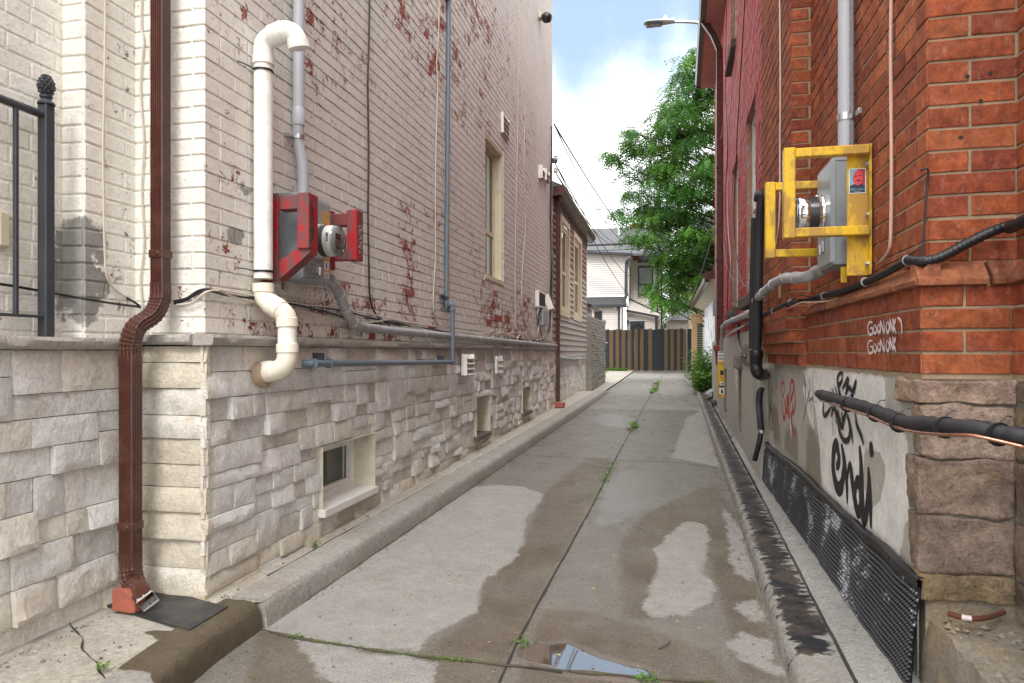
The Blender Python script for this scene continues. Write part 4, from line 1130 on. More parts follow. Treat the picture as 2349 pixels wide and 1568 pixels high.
def ftop(x,y):
    t=max(0,min(1,(2.36-y)/.10)); return .355+.03*(x-.9)-.012*t - .10*max(0,(2.25-y))*2.2*(1 if y<2.25 else 0)*0
lump(XR-.005,1.9,1.2,YR-.005,ftop,3)
mb.mi=0; mb.build('footing',M['footing'],bldR,smooth=50)

# drill holes left in the return face
for i,(u,v) in enumerate(((2219,176),(2250,232),(2204,316),(2213,430),(2298,424),(2272,168),(2196,560))):
    p=ony(u,v,YR-.0055); mb=MB(); mb.lathe(p,(0,-1,0),[(0,.007),(.0005,.007)],8); mb.build('drill_hole',M['crack'],bldR)
# grit and mortar crumbs swept against the wall feet
def grit(n,fn,s0,s1,mat,label,loc,seed):
    rnd=random.Random(seed); mb=MB()
    for i in range(n):
        p=fn(rnd); s=rnd.uniform(s0,s1)*rnd.random()**1.5+.0015; pts=[]
        for k in range(6):
            d=[Vector((1,0,0)),Vector((-1,0,0)),Vector((0,1,0)),Vector((0,-1,0)),Vector((0,0,.7)),Vector((0,0,-.7))][k]; pts.append(mb.vert(p+d*s*rnd.uniform(.6,1.3)))
        for f in ((0,2,4),(2,1,4),(1,3,4),(3,0,4),(2,0,5),(1,2,5),(3,1,5),(0,3,5)): mb.face([pts[q] for q in f])
    tag(mb.build('gravel',M[mat],fix=False,loc=loc),label,'gravel',kind='stuff')
def fl_(r):
    t=r.random()
    if t<.45: y=1.6+r.random()*1.1; x=XSL+.045+abs(r.gauss(0,.03))
    elif t<.85: y=2.75+r.random()**1.6*7; x=XS+.04+abs(r.gauss(0,.018))
    else: y=1.8+r.random(); x=-2.3+r.random()*.5
    return Vector((x,y,walkz(x,y)+.002))
grit(420,fl_,.003,.011,'walk','pale mortar crumbs along the foot of the left stone wall',(-2.2,2.5,.12),3)
def fr_(r):
    y=2.3+r.random()**1.4*10; x=KRx(y)-.01-abs(r.gauss(0,.05)); return Vector((x,y,lane_z(x,y)+.002))
grit(500,fr_,.002,.007,'sill','dark grit in the gutter of the right kerb',(.45,4,.0),4)
def fr2(r):
    y=2.6+r.random()*6; x=XR-.07-abs(r.gauss(0,.02)); return Vector((x,y,rz(x,y)+.002))
grit(300,fr2,.002,.008,'footing','grit along the foot of the dimpled sheets',(.75,4,.1),5)
def fk_(r):
    y=3.1+r.random()**1.3*12; x=KLx(y)+.012+abs(r.gauss(0,.035)); return Vector((x,y,lane_z(x,y)+.002))
grit(500,fk_,.002,.006,'sill','dark grit in the gutter of the left kerb',(-1.7,4,.0),6)
def ff_(r):
    x=XR+.02+r.random()**1.3*.4; y=YR-.03-r.random()*.6; return Vector((x,y,ftop(x,y)+.004))
grit(240,ff_,.004,.022,'footing','crumbled mortar lying on the rough footing',(.95,2.3,.36),7)
# ================================================================= THINGS ON THE LEFT
# brown corrugated downspout by the corner
def dprof(w,h,n=5,b=.0035,rib=.0035):
    """w across x, h across y, ribbed faces"""
    P=[]
    def side(a,c,nrm):
        a=Vector(a);c=Vector(c);L=(c-a)
        P.append(a+L*.07)
        for i in range(n):
            t0=.10+.8*i/n; 
            for t,o in ((t0+.02,0),(t0+.05,-rib),(t0+.8/n-.05,-rib),(t0+.8/n-.02,0)): P.append(a+L*t+Vector(nrm)*o)
        P.append(a+L*.93)
    x,y=w/2,h/2
    side((-x,-y),(x,-y),(0,-1)); side((x,-y),(x,y),(1,0)); side((x,y),(-x,y),(0,1)); side((-x,y),(-x,-y),(-1,0))
    return [(p.x,p.y) for p in P]
ds=thing('downspout','tall brown corrugated downspout at the near left corner, elbow kicking out over the stone base','downspout',(-2.245,2.47,.15))
def dsweep(pts,w=.066,h=.058,mat='brown',name='pipe',angs=None,n=5):
    """pts (x,y,z); the section turns with the path inside the plane it bends in"""
    mb=MB(); P=[Vector(p) for p in pts]; ups=[]
    for i,p in enumerate(P):
        t=(P[min(i+1,len(P)-1)]-P[max(i-1,0)]).normalized()
        side=Vector((1,0,0)); side=(side-t*side.dot(t)).normalized(); up=t.cross(side)
        ups.append((side,up))
    mb.sweep(P,dprof(w,h,n),ups); o=mb.build(name,M[mat],ds,smooth=30); return o
X0=-2.237; YU=2.665; YLo=2.56; XLo=-2.302
eb=[]  # upper elbow
ztop=H-(652-808)*3.1/1566; zl2=H-(822-808)*2.99/1566
dsweep([(X0,YU,ztop-.01),(X0,YU,3.4),(X0,YU,4.9)])
eb=smooth_path([(X0,YU,ztop+.005),(X0,YU,ztop-.05),(X0,YU-.015,ztop-.10),(X0-.012,YU-.045,ztop-.15),(X0-.045,YU-.095,ztop-.20),(XLo,YLo,ztop-.27),(XLo,YLo,zl2-.01)],6)
# crimped elbows
def crimped(path,w,h,name='elbow',amp=.0028):
    mb=MB(); P=[Vector(p) for p in path]; Q=[]
    for a,b in zip(P,P[1:]):
        k=max(1,int((b-a).length/.006)); Q+=[a.lerp(b,i/k) for i in range(k)]
    Q.append(P[-1]); rings=[]; s=0
    for i,p in enumerate(Q):
        t=(Q[min(i+2,len(Q)-1)]-Q[max(i-2,0)]).normalized()
        side=Vector((1,0,0)); side=(side-t*side.dot(t)).normalized(); up=t.cross(side)
        e=amp*math.sin(s*330) if 8<i<len(Q)-8 else 0
        pr=dprof(w+e,h+e*1.6,3,rib=.0018); rings.append([mb.vert(p+side*x+up*y) for x,y in pr])
        if i<len(Q)-1: s+=(Q[i+1]-p).length
    n=len(rings[0])
    for a,b in zip(rings,rings[1:]):
        for k in range(n): mb.face((a[k],a[(k+1)%n],b[(k+1)%n],b[k]))
    return mb.build(name,M['brown'],ds,smooth=30)
crimped(eb,.070,.062)
dsweep([(XLo,YLo,zl2+.012),(XLo,YLo,.9),(XLo,YLo,.33)],.072,.066)
EO_=Vector((-2.165,2.50,.180))
# kick-out at the foot, opening towards the mat
crimped(smooth_path([(XLo,YLo,.36),(XLo,YLo,.29),(XLo+.02,YLo-.01,.238),(XLo+.075,YLo-.034,.203),EO_],6),.074,.066,'outlet')
mb=MB()
a=EO_.copy(); t=Vector((.84,-.42,-.33)).normalized(); sd=Vector((1,0,0)); sd=(sd-t*sd.dot(t)).normalized(); up=t.cross(sd)
pr=dprof(.066,.060,2,rib=.0008); r0=[mb.vert(a-t*.03+sd*x*.95+up*y*.95) for x,y in pr]; r1=[mb.vert(a+t*.012+sd*x*1.14+up*y*1.14) for x,y in pr]
for k in range(len(pr)): mb.face((r0[k],r0[(k+1)%len(pr)],r1[(k+1)%len(pr)],r1[k]))
mb.build('outlet_lip',M['flash'],ds,smooth=30)
for (y,z,w) in ((YU,H-(583-808)*3.08/1566,.072),(YLo,H-(1208-808)*2.99/1566,.076)):
    mb=MB(); x=X0 if y==YU else XLo
    mb.bbox(x-w/2,x+w/2,y-w/2+.002,y+w/2-.002,z-.017,z+.017,.002); st=mb.build('strap',M['brown'],ds)
    mb=MB(); mb.lathe((x+.012,y-w/2+.002,z),(0,-1,0),[(0,.011),(.004,.011),(.006,.007),(.008,.007)],8); mb.build('rivet',M['brown'],st)
# mat and brick piece
mz=.142
P=[onz(u,v,mz) for u,v in ((236,1378),(435,1438),(523,1386),(385,1348))]
mb=MB(); nx=14; G={}
for l in (0,1):
    for i in range(nx+1):
        for j in range(nx+1):
            a=P[0].lerp(P[1],i/nx); b=P[3].lerp(P[2],i/nx); p=a.lerp(b,j/nx); p.z=walkz(p.x,p.y)+(.013 if l else .004)+.003*noise.noise(p*7)+.004*max(0,(i/nx-.85)*6)*(j/nx)
            G[l,i,j]=mb.vert(p)
for i in range(nx):
    for j in range(nx):
        for l in (0,1): mb.face((G[l,i,j],G[l,i+1,j],G[l,i+1,j+1],G[l,i,j+1]))
for i in range(nx):
    for q in (0,nx):
        mb.face((G[0,i,q],G[0,i+1,q],G[1,i+1,q],G[1,i,q])); mb.face((G[0,q,i],G[0,q,i+1],G[1,q,i+1],G[1,q,i]))
tag(mb.build('splash_mat',M['rubber'],loc=tuple(P[0].lerp(P[2],.5))),'flat black rubber mat on the walk under the downspout outlet','mat')
bc=onz(281,1398,.14)
mb=MB(); blk(mb,bc.x-.055,bc.x+.065,bc.y-.005,bc.y+.06,.13,.222,5,amp=.007,seg=12,rnd=.004,col=(.45,.13,.08))
for i,v in enumerate(mb.v):
    x,y,z=v
    if x>bc.x+.02: z-= (x-bc.x-.02)*.75*(1 if z>.19 else 0)
    mb.v[i]=(x,y,z)
tag(mb.build('brick_piece',M['brickfrag'],loc=tuple(bc)),'broken red brick piece wedged beside the downspout foot','brick')
# railing with pine cone finial
XRL=-2.50
rl=thing('iron_railing','dark grey iron railing with pine cone finial on its end post, on the left ledge','railing',(XRL,2.325,LZ-.02))
mb=MB(); pz=H+1.02; mb.bbox(XRL-.022,XRL+.022,2.303,2.347,LZ-.025,pz,.003); 
po=mb.build('post',M['black_iron'],rl)
mb=MB(); mb.lathe((XRL,2.325,pz),(0,0,1),[(0,.032),(.006,.033),(.016,.024),(.024,.017),(.030,.024),(.036,.025),(.040,.018)],20)
mb.build('collar',M['black_iron'],po,smooth=30)
mb=MB()
for k in range(7):          # scales of the cone
    z=pz+.042+k*.0125; r=.030*math.sin(math.pi*(.20+.72*k/6.8))
    nsc=9
    mb.lathe((XRL,2.325,z-.006),(0,0,1),[(0,r*.8),(.0125,r*.8)],12)
    for q in range(nsc):
        a=2*math.pi*(q+.5*(k%2))/nsc; c=Vector((XRL+r*math.cos(a),2.325+r*math.sin(a),z)); o=Vector((math.cos(a),math.sin(a),0)); tt=Vector((-o.y,o.x,0)); w=r*.36
        mb.poly([c-tt*w-o*.004,c+Vector((0,0,-.009)),c+o*.006+Vector((0,0,.001))]); mb.poly([c+tt*w-o*.004,c+Vector((0,0,-.009)),c+o*.006+Vector((0,0,.001))])
        mb.poly([c-tt*w-o*.004,c+o*.006+Vector((0,0,.001)),c+Vector((0,0,.009))-o*.003]); mb.poly([c+tt*w-o*.004,c+o*.006+Vector((0,0,.001)),c+Vector((0,0,.009))-o*.003])
mb.build('pine_cone_finial',M['black_iron'],po,smooth=30)
mb=MB(); mb.tube([(XRL,2.31,H+.975),(XRL,.4,H+.975)],.016,12); mb.build('top_rail',M['black_iron'],rl,smooth=True)
mb=MB(); mb.bar((XRL,2.31,H+.145),(XRL,.4,H+.145),.03,.012); mb.build('bottom_rail',M['black_iron'],rl)
for i in range(9):
    y=2.19-.2*i
    mb=MB(); mb.bbox(XRL-.008,XRL+.008,y-.008,y+.008,H+.15,H+.965,.002); mb.build('picket',M['black_iron'],rl)
# small box at the left edge
a=onx(-14,480,-2.56); b=onx(15,572,-2.56)
mb=MB(); mb.bbox(-2.575,-2.545,a.y,b.y,b.z,a.z,.006)
sb=thing('cover_plate','pale cream junction box on the wall behind the railing','junction box',(-2.56,(a.y+b.y)/2,b.z)); mb.build('body',M['cream'],sb)
mb=MB(); mb.bbox(-2.545,-2.538,a.y+.008,b.y-.006,b.z+.008,a.z-.008,.003); mb.build('lid',M['cream'],sb)
# white PVC vent pipe
YV=3.13; XV=-2.03; RV=.047
pv=thing('white_pvc_pipe','thick white PVC vent pipe with hooked top beside the red guard','vent pipe',(XV,YV,LZ))
def pt(u,v,Y=YV): return ony(u,v,Y)
def spipe(mb,a,b,r): mb.tube([a,b],r,24)
mb=MB(); pA=pt(604,640); pB=pt(604,118); spipe(mb,pA,pB,RV); mb.build('riser',M['pvc_white'],pv,smooth=30)
def fitting(pts,r,name='elbow',mat='pvc_white',coll=((0,1),)):
    mb=MB(); P=smooth_path(pts,6); mb.tube(P,r,24); o=mb.build(name,M[mat],pv,smooth=40)
    for q in coll:
        i0,i1=q; 
    for (a,b) in ((P[0],P[3]),(P[-1],P[-4])):
        mb=MB(); d=(b-a).normalized(); mb.lathe(a,d,[(-.002,r*.97),(0,r*1.10),(.042,r*1.10),(.046,r*.98)],24); mb.build('collar',M[mat],o,smooth=40)
    return o
fitting([pt(604,150),pt(604,122),pt(608,100),pt(622,86),pt(640,78)],RV*1.05)
fitting([pt(636,80),pt(655,72),pt(672,78,YV+.01),pt(681,92,YV+.02),pt(686,112,YV+.03)],RV*1.05)
fitting([pt(604,652),pt(606,680),pt(616,694),pt(633,706)],RV*1.05,mat='pvc_cream')
fitting([pt(630,703),pt(648,716),pt(657,728),pt(659,750)],RV*1.05,mat='pvc_cream')
mb=MB(); spipe(mb,pt(659,745),pt(659,800),RV); mb.build('lower_pipe',M['pvc_white'],pv,smooth=30)
fitting([pt(659,790),pt(659,815),pt(655,833),pt(643,846),pt(626,852),pt(606,853)],RV*1.07,mat='pvc_cream')
mb=MB(); c=Vector((XS+.012,YV,H-.115)); mb.lathe(c,(1,0,0),[(-.02,.066),(.018,.064),(.024,.058),(.026,.030)],20)
for i,v in enumerate(mb.v): mb.v[i]=tuple(Vector(v)+Vector((0,.018*noise.noise(Vector(v)*14),.022*noise.noise(Vector(v)*11+Vector((4,4,4))))))
mb.build('mortar_ring',simple('stained_sealant',(.36,.27,.19),.9,0,.3,14,.004,30),pv,smooth=True)
for v in (165,624):
    mb=MB(); c=pt(604,v)
    for k in range(15):
        a=R(-150+k*150/14+30); p=c+Vector((math.cos(a)*RV*1.06,math.sin(a)*RV*1.06,0)); mb.lathe(p,(p-c).normalized(),[(-.001,.0065),(.0015,.0065)],8)
        if k<14:
            a2=a+R(150/14); p2=c+Vector((math.cos(a2)*RV*1.04,math.sin(a2)*RV*1.04,0)); mb.bar(p,p2,.0015,.006)
    p=c+Vector((math.cos(R(-120))*RV*1.04,math.sin(R(-120))*RV*1.04,0)); q=ony(568,v-3,YV-.03); q=Vector((XL+.01,YV-.13,c.z+.006)); mb.tube([p,p.lerp(q,.5)+Vector((0,0,.003)),q],.003,6)
    mb.build('chain_strap',M['black'],pv)
# grey conduit riser left
cr=thing('grey_conduit','smooth pale grey conduit dropping into the left meter box','conduit',(-2.045,3.5,H+.85))
mb=MB(); Yr=3.50
P=[pt(u,v,Yr) for u,v in ((685,-120),(685,100),(685,270))]
mb.tube(P,.031,20); mb.build('pipe',M['pvc_grey'],cr,smooth=True)
P=smooth_path([pt(685,265,Yr),pt(684,300,Yr),pt(685,330,Yr),pt(690,360,Yr),pt(694,385,Yr),pt(695,420,Yr),pt(695,475,Yr)],5)
mb=MB(); mb.tube(P,.031,20); mb.lathe(P[0],(0,0,1),[(-.06,.031),(-.058,.035),(.03,.035),(.04,.031)],20); mb.build('offset_bend',M['pvc_grey'],cr,smooth=True)
mb=MB(); c=pt(684,316,Yr); mb.lathe(c,(0,0,1),[(-.013,.032),(-.012,.036),(.012,.036),(.013,.032)],20); mb.bbox(XL,XL+.05,c.y-.07,c.y-.03,c.z-.012,c.z+.012,.002); mb.build('pipe_clamp',M['galv'],cr,smooth=True)
# meter boxes (left and right share the builder)
def meter_box(side,X,y0,y1,z0,z1,dep,zc,label,glabel):
    """side +1: faces +X (left wall)"""
    s=side; Xf=X+s*dep; yc=(y0+y1)/2
    t=thing('meter_box',label,'meter box',(X,yc,z0),'grey meter boxes')
    a,b=sorted((X+s*.012,Xf-s*.012))
    mb=MB(); mb.bbox(a,b,y0,y1,z0,z1,.003); mb.build('housing',M['box'],t)
    mb=MB(); a,b=sorted((Xf-s*.026,Xf)); mb.bbox(a,b,y0-.003,y1+.003,z0+.008,z1-.005,.004); mb.build('cover',M['box' if s>0 else 'white_frame' if False else 'box'],t)
    mb=MB(); mb.bbox(min(X,Xf-s*.01),max(X,Xf-s*.01),y0-.004,y1+.004,z1-.012,z1+.008,.003); mb.build('top_cap',M['box'],t)
    mb=MB()
    for r in (.028,.020,.012):  # knock-outs pressed into the near side
        cxk=X+s*dep*.45; ck=Vector((cxk,y0,z0+.085)); pts=[ck+Vector((math.cos(q*R(20))*r,-.0015,math.sin(q*R(20))*r)) for q in range(18)]
        mb.tube(pts+[pts[0]],.0014,5,False)
    mb.build('knockout',M['box'],t,smooth=True)
    mb=MB(); hx=Xf+s*.001; hz=zc-.145
    mb.bbox(min(hx,hx+s*.012),max(hx,hx+s*.012),yc-.018,yc+.018,hz-.035,hz+.02,.002); mb.tube([(hx+s*.016,yc-.008,hz),(hx+s*.016,yc-.008,hz-.045),(hx+s*.016,yc+.008,hz-.045),(hx+s*.016,yc+.008,hz)],.003,6)
    mb.build('latch',M['galv'],t)
    ax=(s,0,0)
    m=thing('electricity_meter',glabel,'electricity meter',(Xf,yc,zc),'round electricity meters')
    mb=MB(); mb.lathe((Xf,yc,zc),ax,[(-.004,.094),(.0,.098),(.010,.098),(.013,.093),(.020,.091),(.022,.096),(.034,.096),(.036,.090)],40); mb.build('sealing_ring',M['chrome' if s<0 else 'meter_grey'],m,smooth=30)
    mb=MB(); mb.lathe((Xf,yc,zc),ax,[(.034,.088),(.075,.086)],40); mb.build('base',M['meter_dark'],m,smooth=30)
    mb=MB(); mb.lathe((Xf,yc,zc),ax,[(.073,.087),(.078,.088),(.115,.086),(.124,.081),(.126,.074),(.1262,.0)],40); sh=mb.build('shell',M['meter_grey' if s>0 else 'chrome'],m,smooth=30)
    mb=MB()
    for k in range(5):
        z=zc-.012+k*.010; xx=Xf+s*.105
        mb.bbox(xx-.008,xx+.008,yc-.089,yc-.083,z,z+.004,.001)
    mb.build('vent_slot',M['ink'],sh)
    xf=Xf+s*.1268
    mb=MB(); mb.bbox(min(xf,xf+s*.002),max(xf,xf+s*.002),yc-.028,yc+.030,zc+.008,zc+.040,.0005); mb.build('display_bezel',M['meter_dark'],sh)
    mb=MB(); mb.bbox(min(xf+s*.0015,xf+s*.003),max(xf+s*.0015,xf+s*.003),yc-.020,yc+.022,zc+.013,zc+.035,.0004); mb.build('display',simple('lcd',(.16,.08,.08),.3,0,.1,10),sh)
    mb=MB()
    for (dy,dz,w,h) in ((-.03,-.006,.06,.004),(-.035,-.018,.07,.003),(-.035,-.026,.05,.003),(-.03,-.045,.06,.010)): mb.poly([(xf+s*.001,yc+dy,zc+dz),(xf+s*.001,yc+dy+w,zc+dz),(xf+s*.001,yc+dy+w,zc+dz+h),(xf+s*.001,yc+dy,zc+dz+h)])
    mb.build('rating_plate',M['spray_grey'],sh)
    mb=MB(); mb.lathe((Xf,yc,zc),ax,[(.120,.0865),(.134,.084),(.141,.078),(.145,.064),(.146,.03),(.146,0)],40); mb.build('clear_cover',M['meterglass'],m,smooth=60)
    return t,m
XB=XL+.158
mbx,mtr=meter_box(1,XL,3.366,3.676,H+.394,H+.863,.158,H+.624,'grey meter box behind the red steel guard on the left wall','round grey electricity meter between the red guard posts')
mbx2,mtr2=meter_box(-1,XR,3.365,3.640,H+.40,H+.883,.13,H+.655,'grey meter box behind the yellow guard on the red brick wall','shiny round electricity meter inside the yellow guard')
# stickers and tag on the left box
def quadx(mb,X,u0,u1,v0,v1):
    a=onx((u0+u1)/2-(u1-u0)/2,v0,X); b=onx(u1,v0,X); c=onx(u1,v1,X); d=onx(u0,v1,X)
    mb.poly([(X,a.y,a.z),(X,b.y,b.z),(X,c.y,c.z),(X,d.y,d.z)])
def stick(par,name,X,y0,y1,z0,z1,mat,t=.0006,s=1):
    mb=MB(); a,b=sorted((X,X+s*t)); mb.box(a,b,y0,y1,z0,z1); return mb.build(name,mat,par)
XF1=XL+.158
orange=flat('orange_label',(.75,.28,.05)); wl=flat('white_label',(.72,.72,.72)); tan=simple('photo_sticker',(.50,.30,.12),.4,0,.7,55,.0001)
l=stick(mbx,'warning_label',XF1,3.60,3.655,H+.425,H+.548,wl)
stick(l,'label_band',XF1+.0006,3.603,3.652,H+.525,H+.545,orange); stick(l,'label_band',XF1+.0006,3.603,3.652,H+.462,H+.478,orange)
for k in range(4): stick(l,'label_print',XF1+.0006,3.607,3.645-.006*(k%2),H+.430+.007*k,H+.433+.007*k,M['ink'])
stick(l,'label_print',XF1+.0006,3.622,3.634,H+.485,H+.515,M['ink'])
l=stick(mbx,'info_label',XF1,3.61,3.652,H+.556,H+.610,wl); stick(mbx,'photo_sticker',XF1,3.575,3.672,H+.735,H+.815,tan)
stick(mbx,'photo_sticker_band',XF1+.0006,3.63,3.67,H+.737,H+.755,orange)
# brush strokes and tags
def stroke(mb,pts,w,flat_n,k=5,taper=True):
    P=smooth_path(pts,k) if len(pts)>2 else [Vector(p) for p in pts]; n=Vector(flat_n); A=[];B=[]; m=len(P)
    for i,p in enumerate(P):
        t=(P[min(i+1,m-1)]-P[max(i-1,0)])
        if t.length<1e-7: t=Vector((0,0,1))
        t.normalize(); sd=n.cross(t).normalized(); e=1.0
        if taper: e=min(1,.45+2.2*min(i,m-1-i)/m)
        ww=w*e*(1+.12*noise.noise(p*60)); lift=n*(.0002*i/m+.0000)
        A.append(mb.vert(p+sd*ww/2+lift)); B.append(mb.vert(p-sd*ww/2+lift))
    for i in range(m-1): mb.face((A[i],A[i+1],B[i+1],B[i]))
def scrawl(name,par,mat,plane,strokes,w,n,off=.001):
    mb=MB()
    for q,st in enumerate(strokes):
        P=[plane(u,v)+Vector(n)*(off+.0004*q/ max(1,len(strokes))+.0001*q) for u,v in st]
        stroke(mb,P,w if not isinstance(w,(list,tuple)) else w[q],n)
    return mb.build(name,M[mat],par,fix=False)
Z3=lambda a,b:(550.5+.3511*a,367+.3511*b)
box_tag=[[Z3(*p) for p in s] for s in ([(425,700),(432,685),(445,690),(440,720),(425,735),(422,715),(430,700)],[(445,685),(460,680),(470,700),(462,735),(448,740),(444,715)],[(470,690),(485,685),(500,700),(495,735),(480,745),(470,725)],[(500,695),(512,700),(514,735),(505,748),(497,735)],
   [(428,740),(425,765),(440,772),(455,768),(452,745),(436,742)],[(458,745),(455,770),(475,776),(486,768),(480,748),(464,744)],[(486,748),(488,775),(505,780),(515,772),(512,750),(498,746)],[(430,705),(440,725),(436,700)],[(455,700),(458,725),(466,702)],[(478,705),(484,728),(490,705)],[(438,752),(444,765)],[(466,756),(472,768),(478,752)],[(495,758),(502,770)])]
scrawl('scribbled_tag',mbx,'ink',lambda u,v:onx(u,v,XF1),box_tag,.0028,(1,0,0))
# red guard
def guard_post(t,y0,y1,z0,z1,XO,mat):
    mb=MB(); mb.bbox(XO-.067,XO,y0,y1,z0,z1,.004); return mb.build('post',M[mat],t)
XO=-1.80
rg=thing('meter_guard','worn red steel guard frames around the left meter','guard',(XL,3.5,H+.3))
p1=guard_post(rg,3.20,3.30,H+.535,H+.825,XO,'red_steel')
mb=MB(); mb.bbox(XL+.014,XL+.105,3.205,3.215,H+.37,H+.83,.002); mb.bbox(XL+.002,XL+.016,3.20,3.30,H+.36,H+.84,.002); mb.build('wall_plate',M['red_steel'],rg)
mb=MB(); mb.bbox(XL+.10,XO-.065,3.218,3.292,H+.745,H+.820,.003); mb.build('top_arm',M['red_steel'],rg)
mb=MB()
br=[(XL+.10,H+.475),(XL+.10,H+.375),(XO-.002,H+.515),(XO-.002,H+.537),(XO-.075,H+.537)]
A=[mb.vert((x,3.215,z)) for x,z in br]; B=[mb.vert((x,3.295,z)) for x,z in br]
mb.face(A); mb.face(B[::-1])
for k in range(5): mb.face((A[k],A[(k+1)%5],B[(k+1)%5],B[k]))
mb.build('brace',M['red_steel'],rg)
p2=guard_post(rg,3.76,3.85,H+.548,H+.850,XO,'red_steel')
mb=MB(); mb.bbox(XL+.10,XO-.065,3.772,3.838,H+.760,H+.832,.003); mb.build('top_arm',M['red_steel'],rg)
mb=MB(); mb.bbox(XL+.10,XO-.065,3.772,3.838,H+.552,H+.622,.003); mb.build('bottom_arm',M['red_steel'],rg)
mb=MB(); mb.bbox(XL+.002,XL+.10,3.76,3.85,H+.50,H+.86,.003); mb.build('wall_plate',M['red_steel'],rg)
Z4=lambda a,b:(703.5+.195*a,397.6+.195*b)
pan=[[(38,350),(88,325)],[(50,330),(70,420),(36,360)],[(40,395),(84,430),(44,450),(60,410)],[(42,470),(86,440),(50,500),(84,490)],[(44,510),(88,530),(50,545)],[(84,560),(50,570),(60,600),(84,590)],[(38,620),(50,650),(84,640),(80,615)],[(44,665),(86,675),(70,690),(46,690)],[(40,705),(84,720),(60,740),(44,730)],[(50,760),(44,810),(74,745)]]
pan=[[Z4(*p) for p in s] for s in pan]
scrawl('marker_tag',p1,'ink',lambda u,v:onx(u,v,XO),pan,.0055,(1,0,0))
gz=[[(645,625),(620,615),(610,640),(625,668),(648,665),(650,640),(632,640)],[(645,680),(615,685),(615,735)],[(645,705),(616,708)],[(642,735),(616,737)],[(610,790),(640,750),(646,800)],[(618,775),(644,780)],[(612,820),(650,815),(608,870),(652,865)],[(612,880),(655,890)],[(625,900),(612,930),(640,940)]]
gz=[[Z4(*p) for p in s] for s in gz]
scrawl('marker_tag',p2,'spray_white',lambda u,v:onx(u,v,XO),gz,.004,(1,0,0))
# lower conduit along the ledge
lc=thing('weathered_conduit','weathered grey conduit bending out of the left meter box and running along the ledge','conduit',(-2.0,6,LZ+.03))
def pathx(L): return [onx(u,v,X) for u,v,X in L]
P=smooth_path(pathx([(756,640,-2.0),(772,663,-2.0),(785,690,-2.0),(794,714,-2.0),(806,736,-2.0),(828,750,-2.0),(870,756,-2.0)]),6)
mb=MB(); mb.tube(P,.032,20); el=mb.build('bend',M['pvc_grey2'],lc,smooth=True)
for i in (10,18,26): mb=MB(); d=(P[i+1]-P[i]).normalized(); mb.lathe(P[i],d,[(-.016,.032),(-.014,.036),(.014,.036),(.016,.032)],20); mb.build('coupling',M['pvc_grey2'],el,smooth=True)
A=pathx([(865,756,-2.0)])[0]; Bq=Vector((-2.0,12.55,H+.115)); 
mb=MB(); mb.tube([A,A.lerp(Bq,.3)+Vector((0,0,.0)),A.lerp(Bq,.65),Bq],.030,20); mb.build('run',M['pvc_grey2'],lc,smooth=True)
for f in (.12,.34,.52,.70,.88):
    p=A.lerp(Bq,f); mb=MB(); mb.lathe(p,(0,1,0),[(-.03,.030),(-.028,.0345),(.028,.0345),(.03,.030)],20); mb.build('coupling',M['pvc_grey2'],lc,smooth=True)
# gas pipe
gpth=thing('gas_pipe','slim blue grey pipe down the left wall, then running level across the stone base','pipe',(-2.0,5.8,H+.1))
YG=onx(1024,690,-2.055).y
mb=MB(); mb.tube([onx(1030,-60,-2.055),onx(1024,693,-2.055)],.0215,14); mb.build('riser',M['gas'],gpth,smooth=True)
a=onx(1024,690,-2.055); b=onx(1038,716,-1.965)
P=smooth_path([a,a+Vector((0,0,-.05)),a+Vector((.02,0,-.085)),b+Vector((-.02,0,.075)),b+Vector((0,0,.05)),b],5)
mb=MB(); mb.tube(P,.0225,14)
for i in (2,9,15,-3): d=(P[i+1]-P[i]).normalized(); mb.lathe(P[i],d,[(-.015,.022),(-.013,.029),(.013,.029),(.015,.022)],14)
mb.build('swan_neck',M['gas'],gpth,smooth=True)
c=Vector((b.x,b.y,H-.098)); mb=MB(); mb.tube([b,c],.0215,14); mb.build('drop',M['gas'],gpth,smooth=True)
e=onx(722,836,-1.965); mb=MB(); mb.tube([c,Vector((-1.965,c.y-.02,H-.095)),Vector((-1.965,e.y+.2,H-.07)),Vector((-1.965,e.y,H-.067))],.0205,14); mb.build('level_run',M['gas'],gpth,smooth=True)
for yy in (e.y+.0,e.y+.18): mb=MB(); mb.lathe((-1.965,yy,H-.067),(0,1,0),[(-.02,.021),(-.018,.031),(-.008,.031),(-.006,.024),(.03,.024),(.032,.021)],16); mb.build('fitting',M['gas'],gpth,smooth=True)
mb=MB(); mb.lathe((-1.965,e.y-.01,H-.067),(-1,-.3,0),[(0,.022),(.06,.022)],14); mb.build('wall_stub',M['gas'],gpth,smooth=True)
mb=MB(); mb.lathe(c,(0,0,1),[(-.025,.01),(-.02,.029),(.018,.029),(.02,.02)],14)
mb.build('fitting',M['gas'],gpth,smooth=True)
for (x,y,z) in ((-1.965,e.y+.09,H-.045),(-1.965,c.y-.3,H-.07)):
    mb=MB(); mb.bbox(x-.06,x+.008,y-.012,y+.012,z-.01,z+.04,.003); mb.build('bracket',M['black_iron'],gpth)
mb=MB(); p=onx(1024,683,-2.055); mb.bbox(XL,p.x+.02,p.y-.04,p.y+.02,p.z-.006,p.z+.008,.002); mb.bbox(XL,XL+.03,p.y-.14,p.y-.04,p.z-.008,p.z+.02,.002); mb.build('bracket',M['black_iron'],gpth)
mb=MB(); p=onx(1030,1,-2.055); mb.bbox(XL,p.x+.02,p.y-.12,p.y+.02,p.z-.01,p.z+.01,.002); mb.build('bracket',M['black_iron'],gpth)
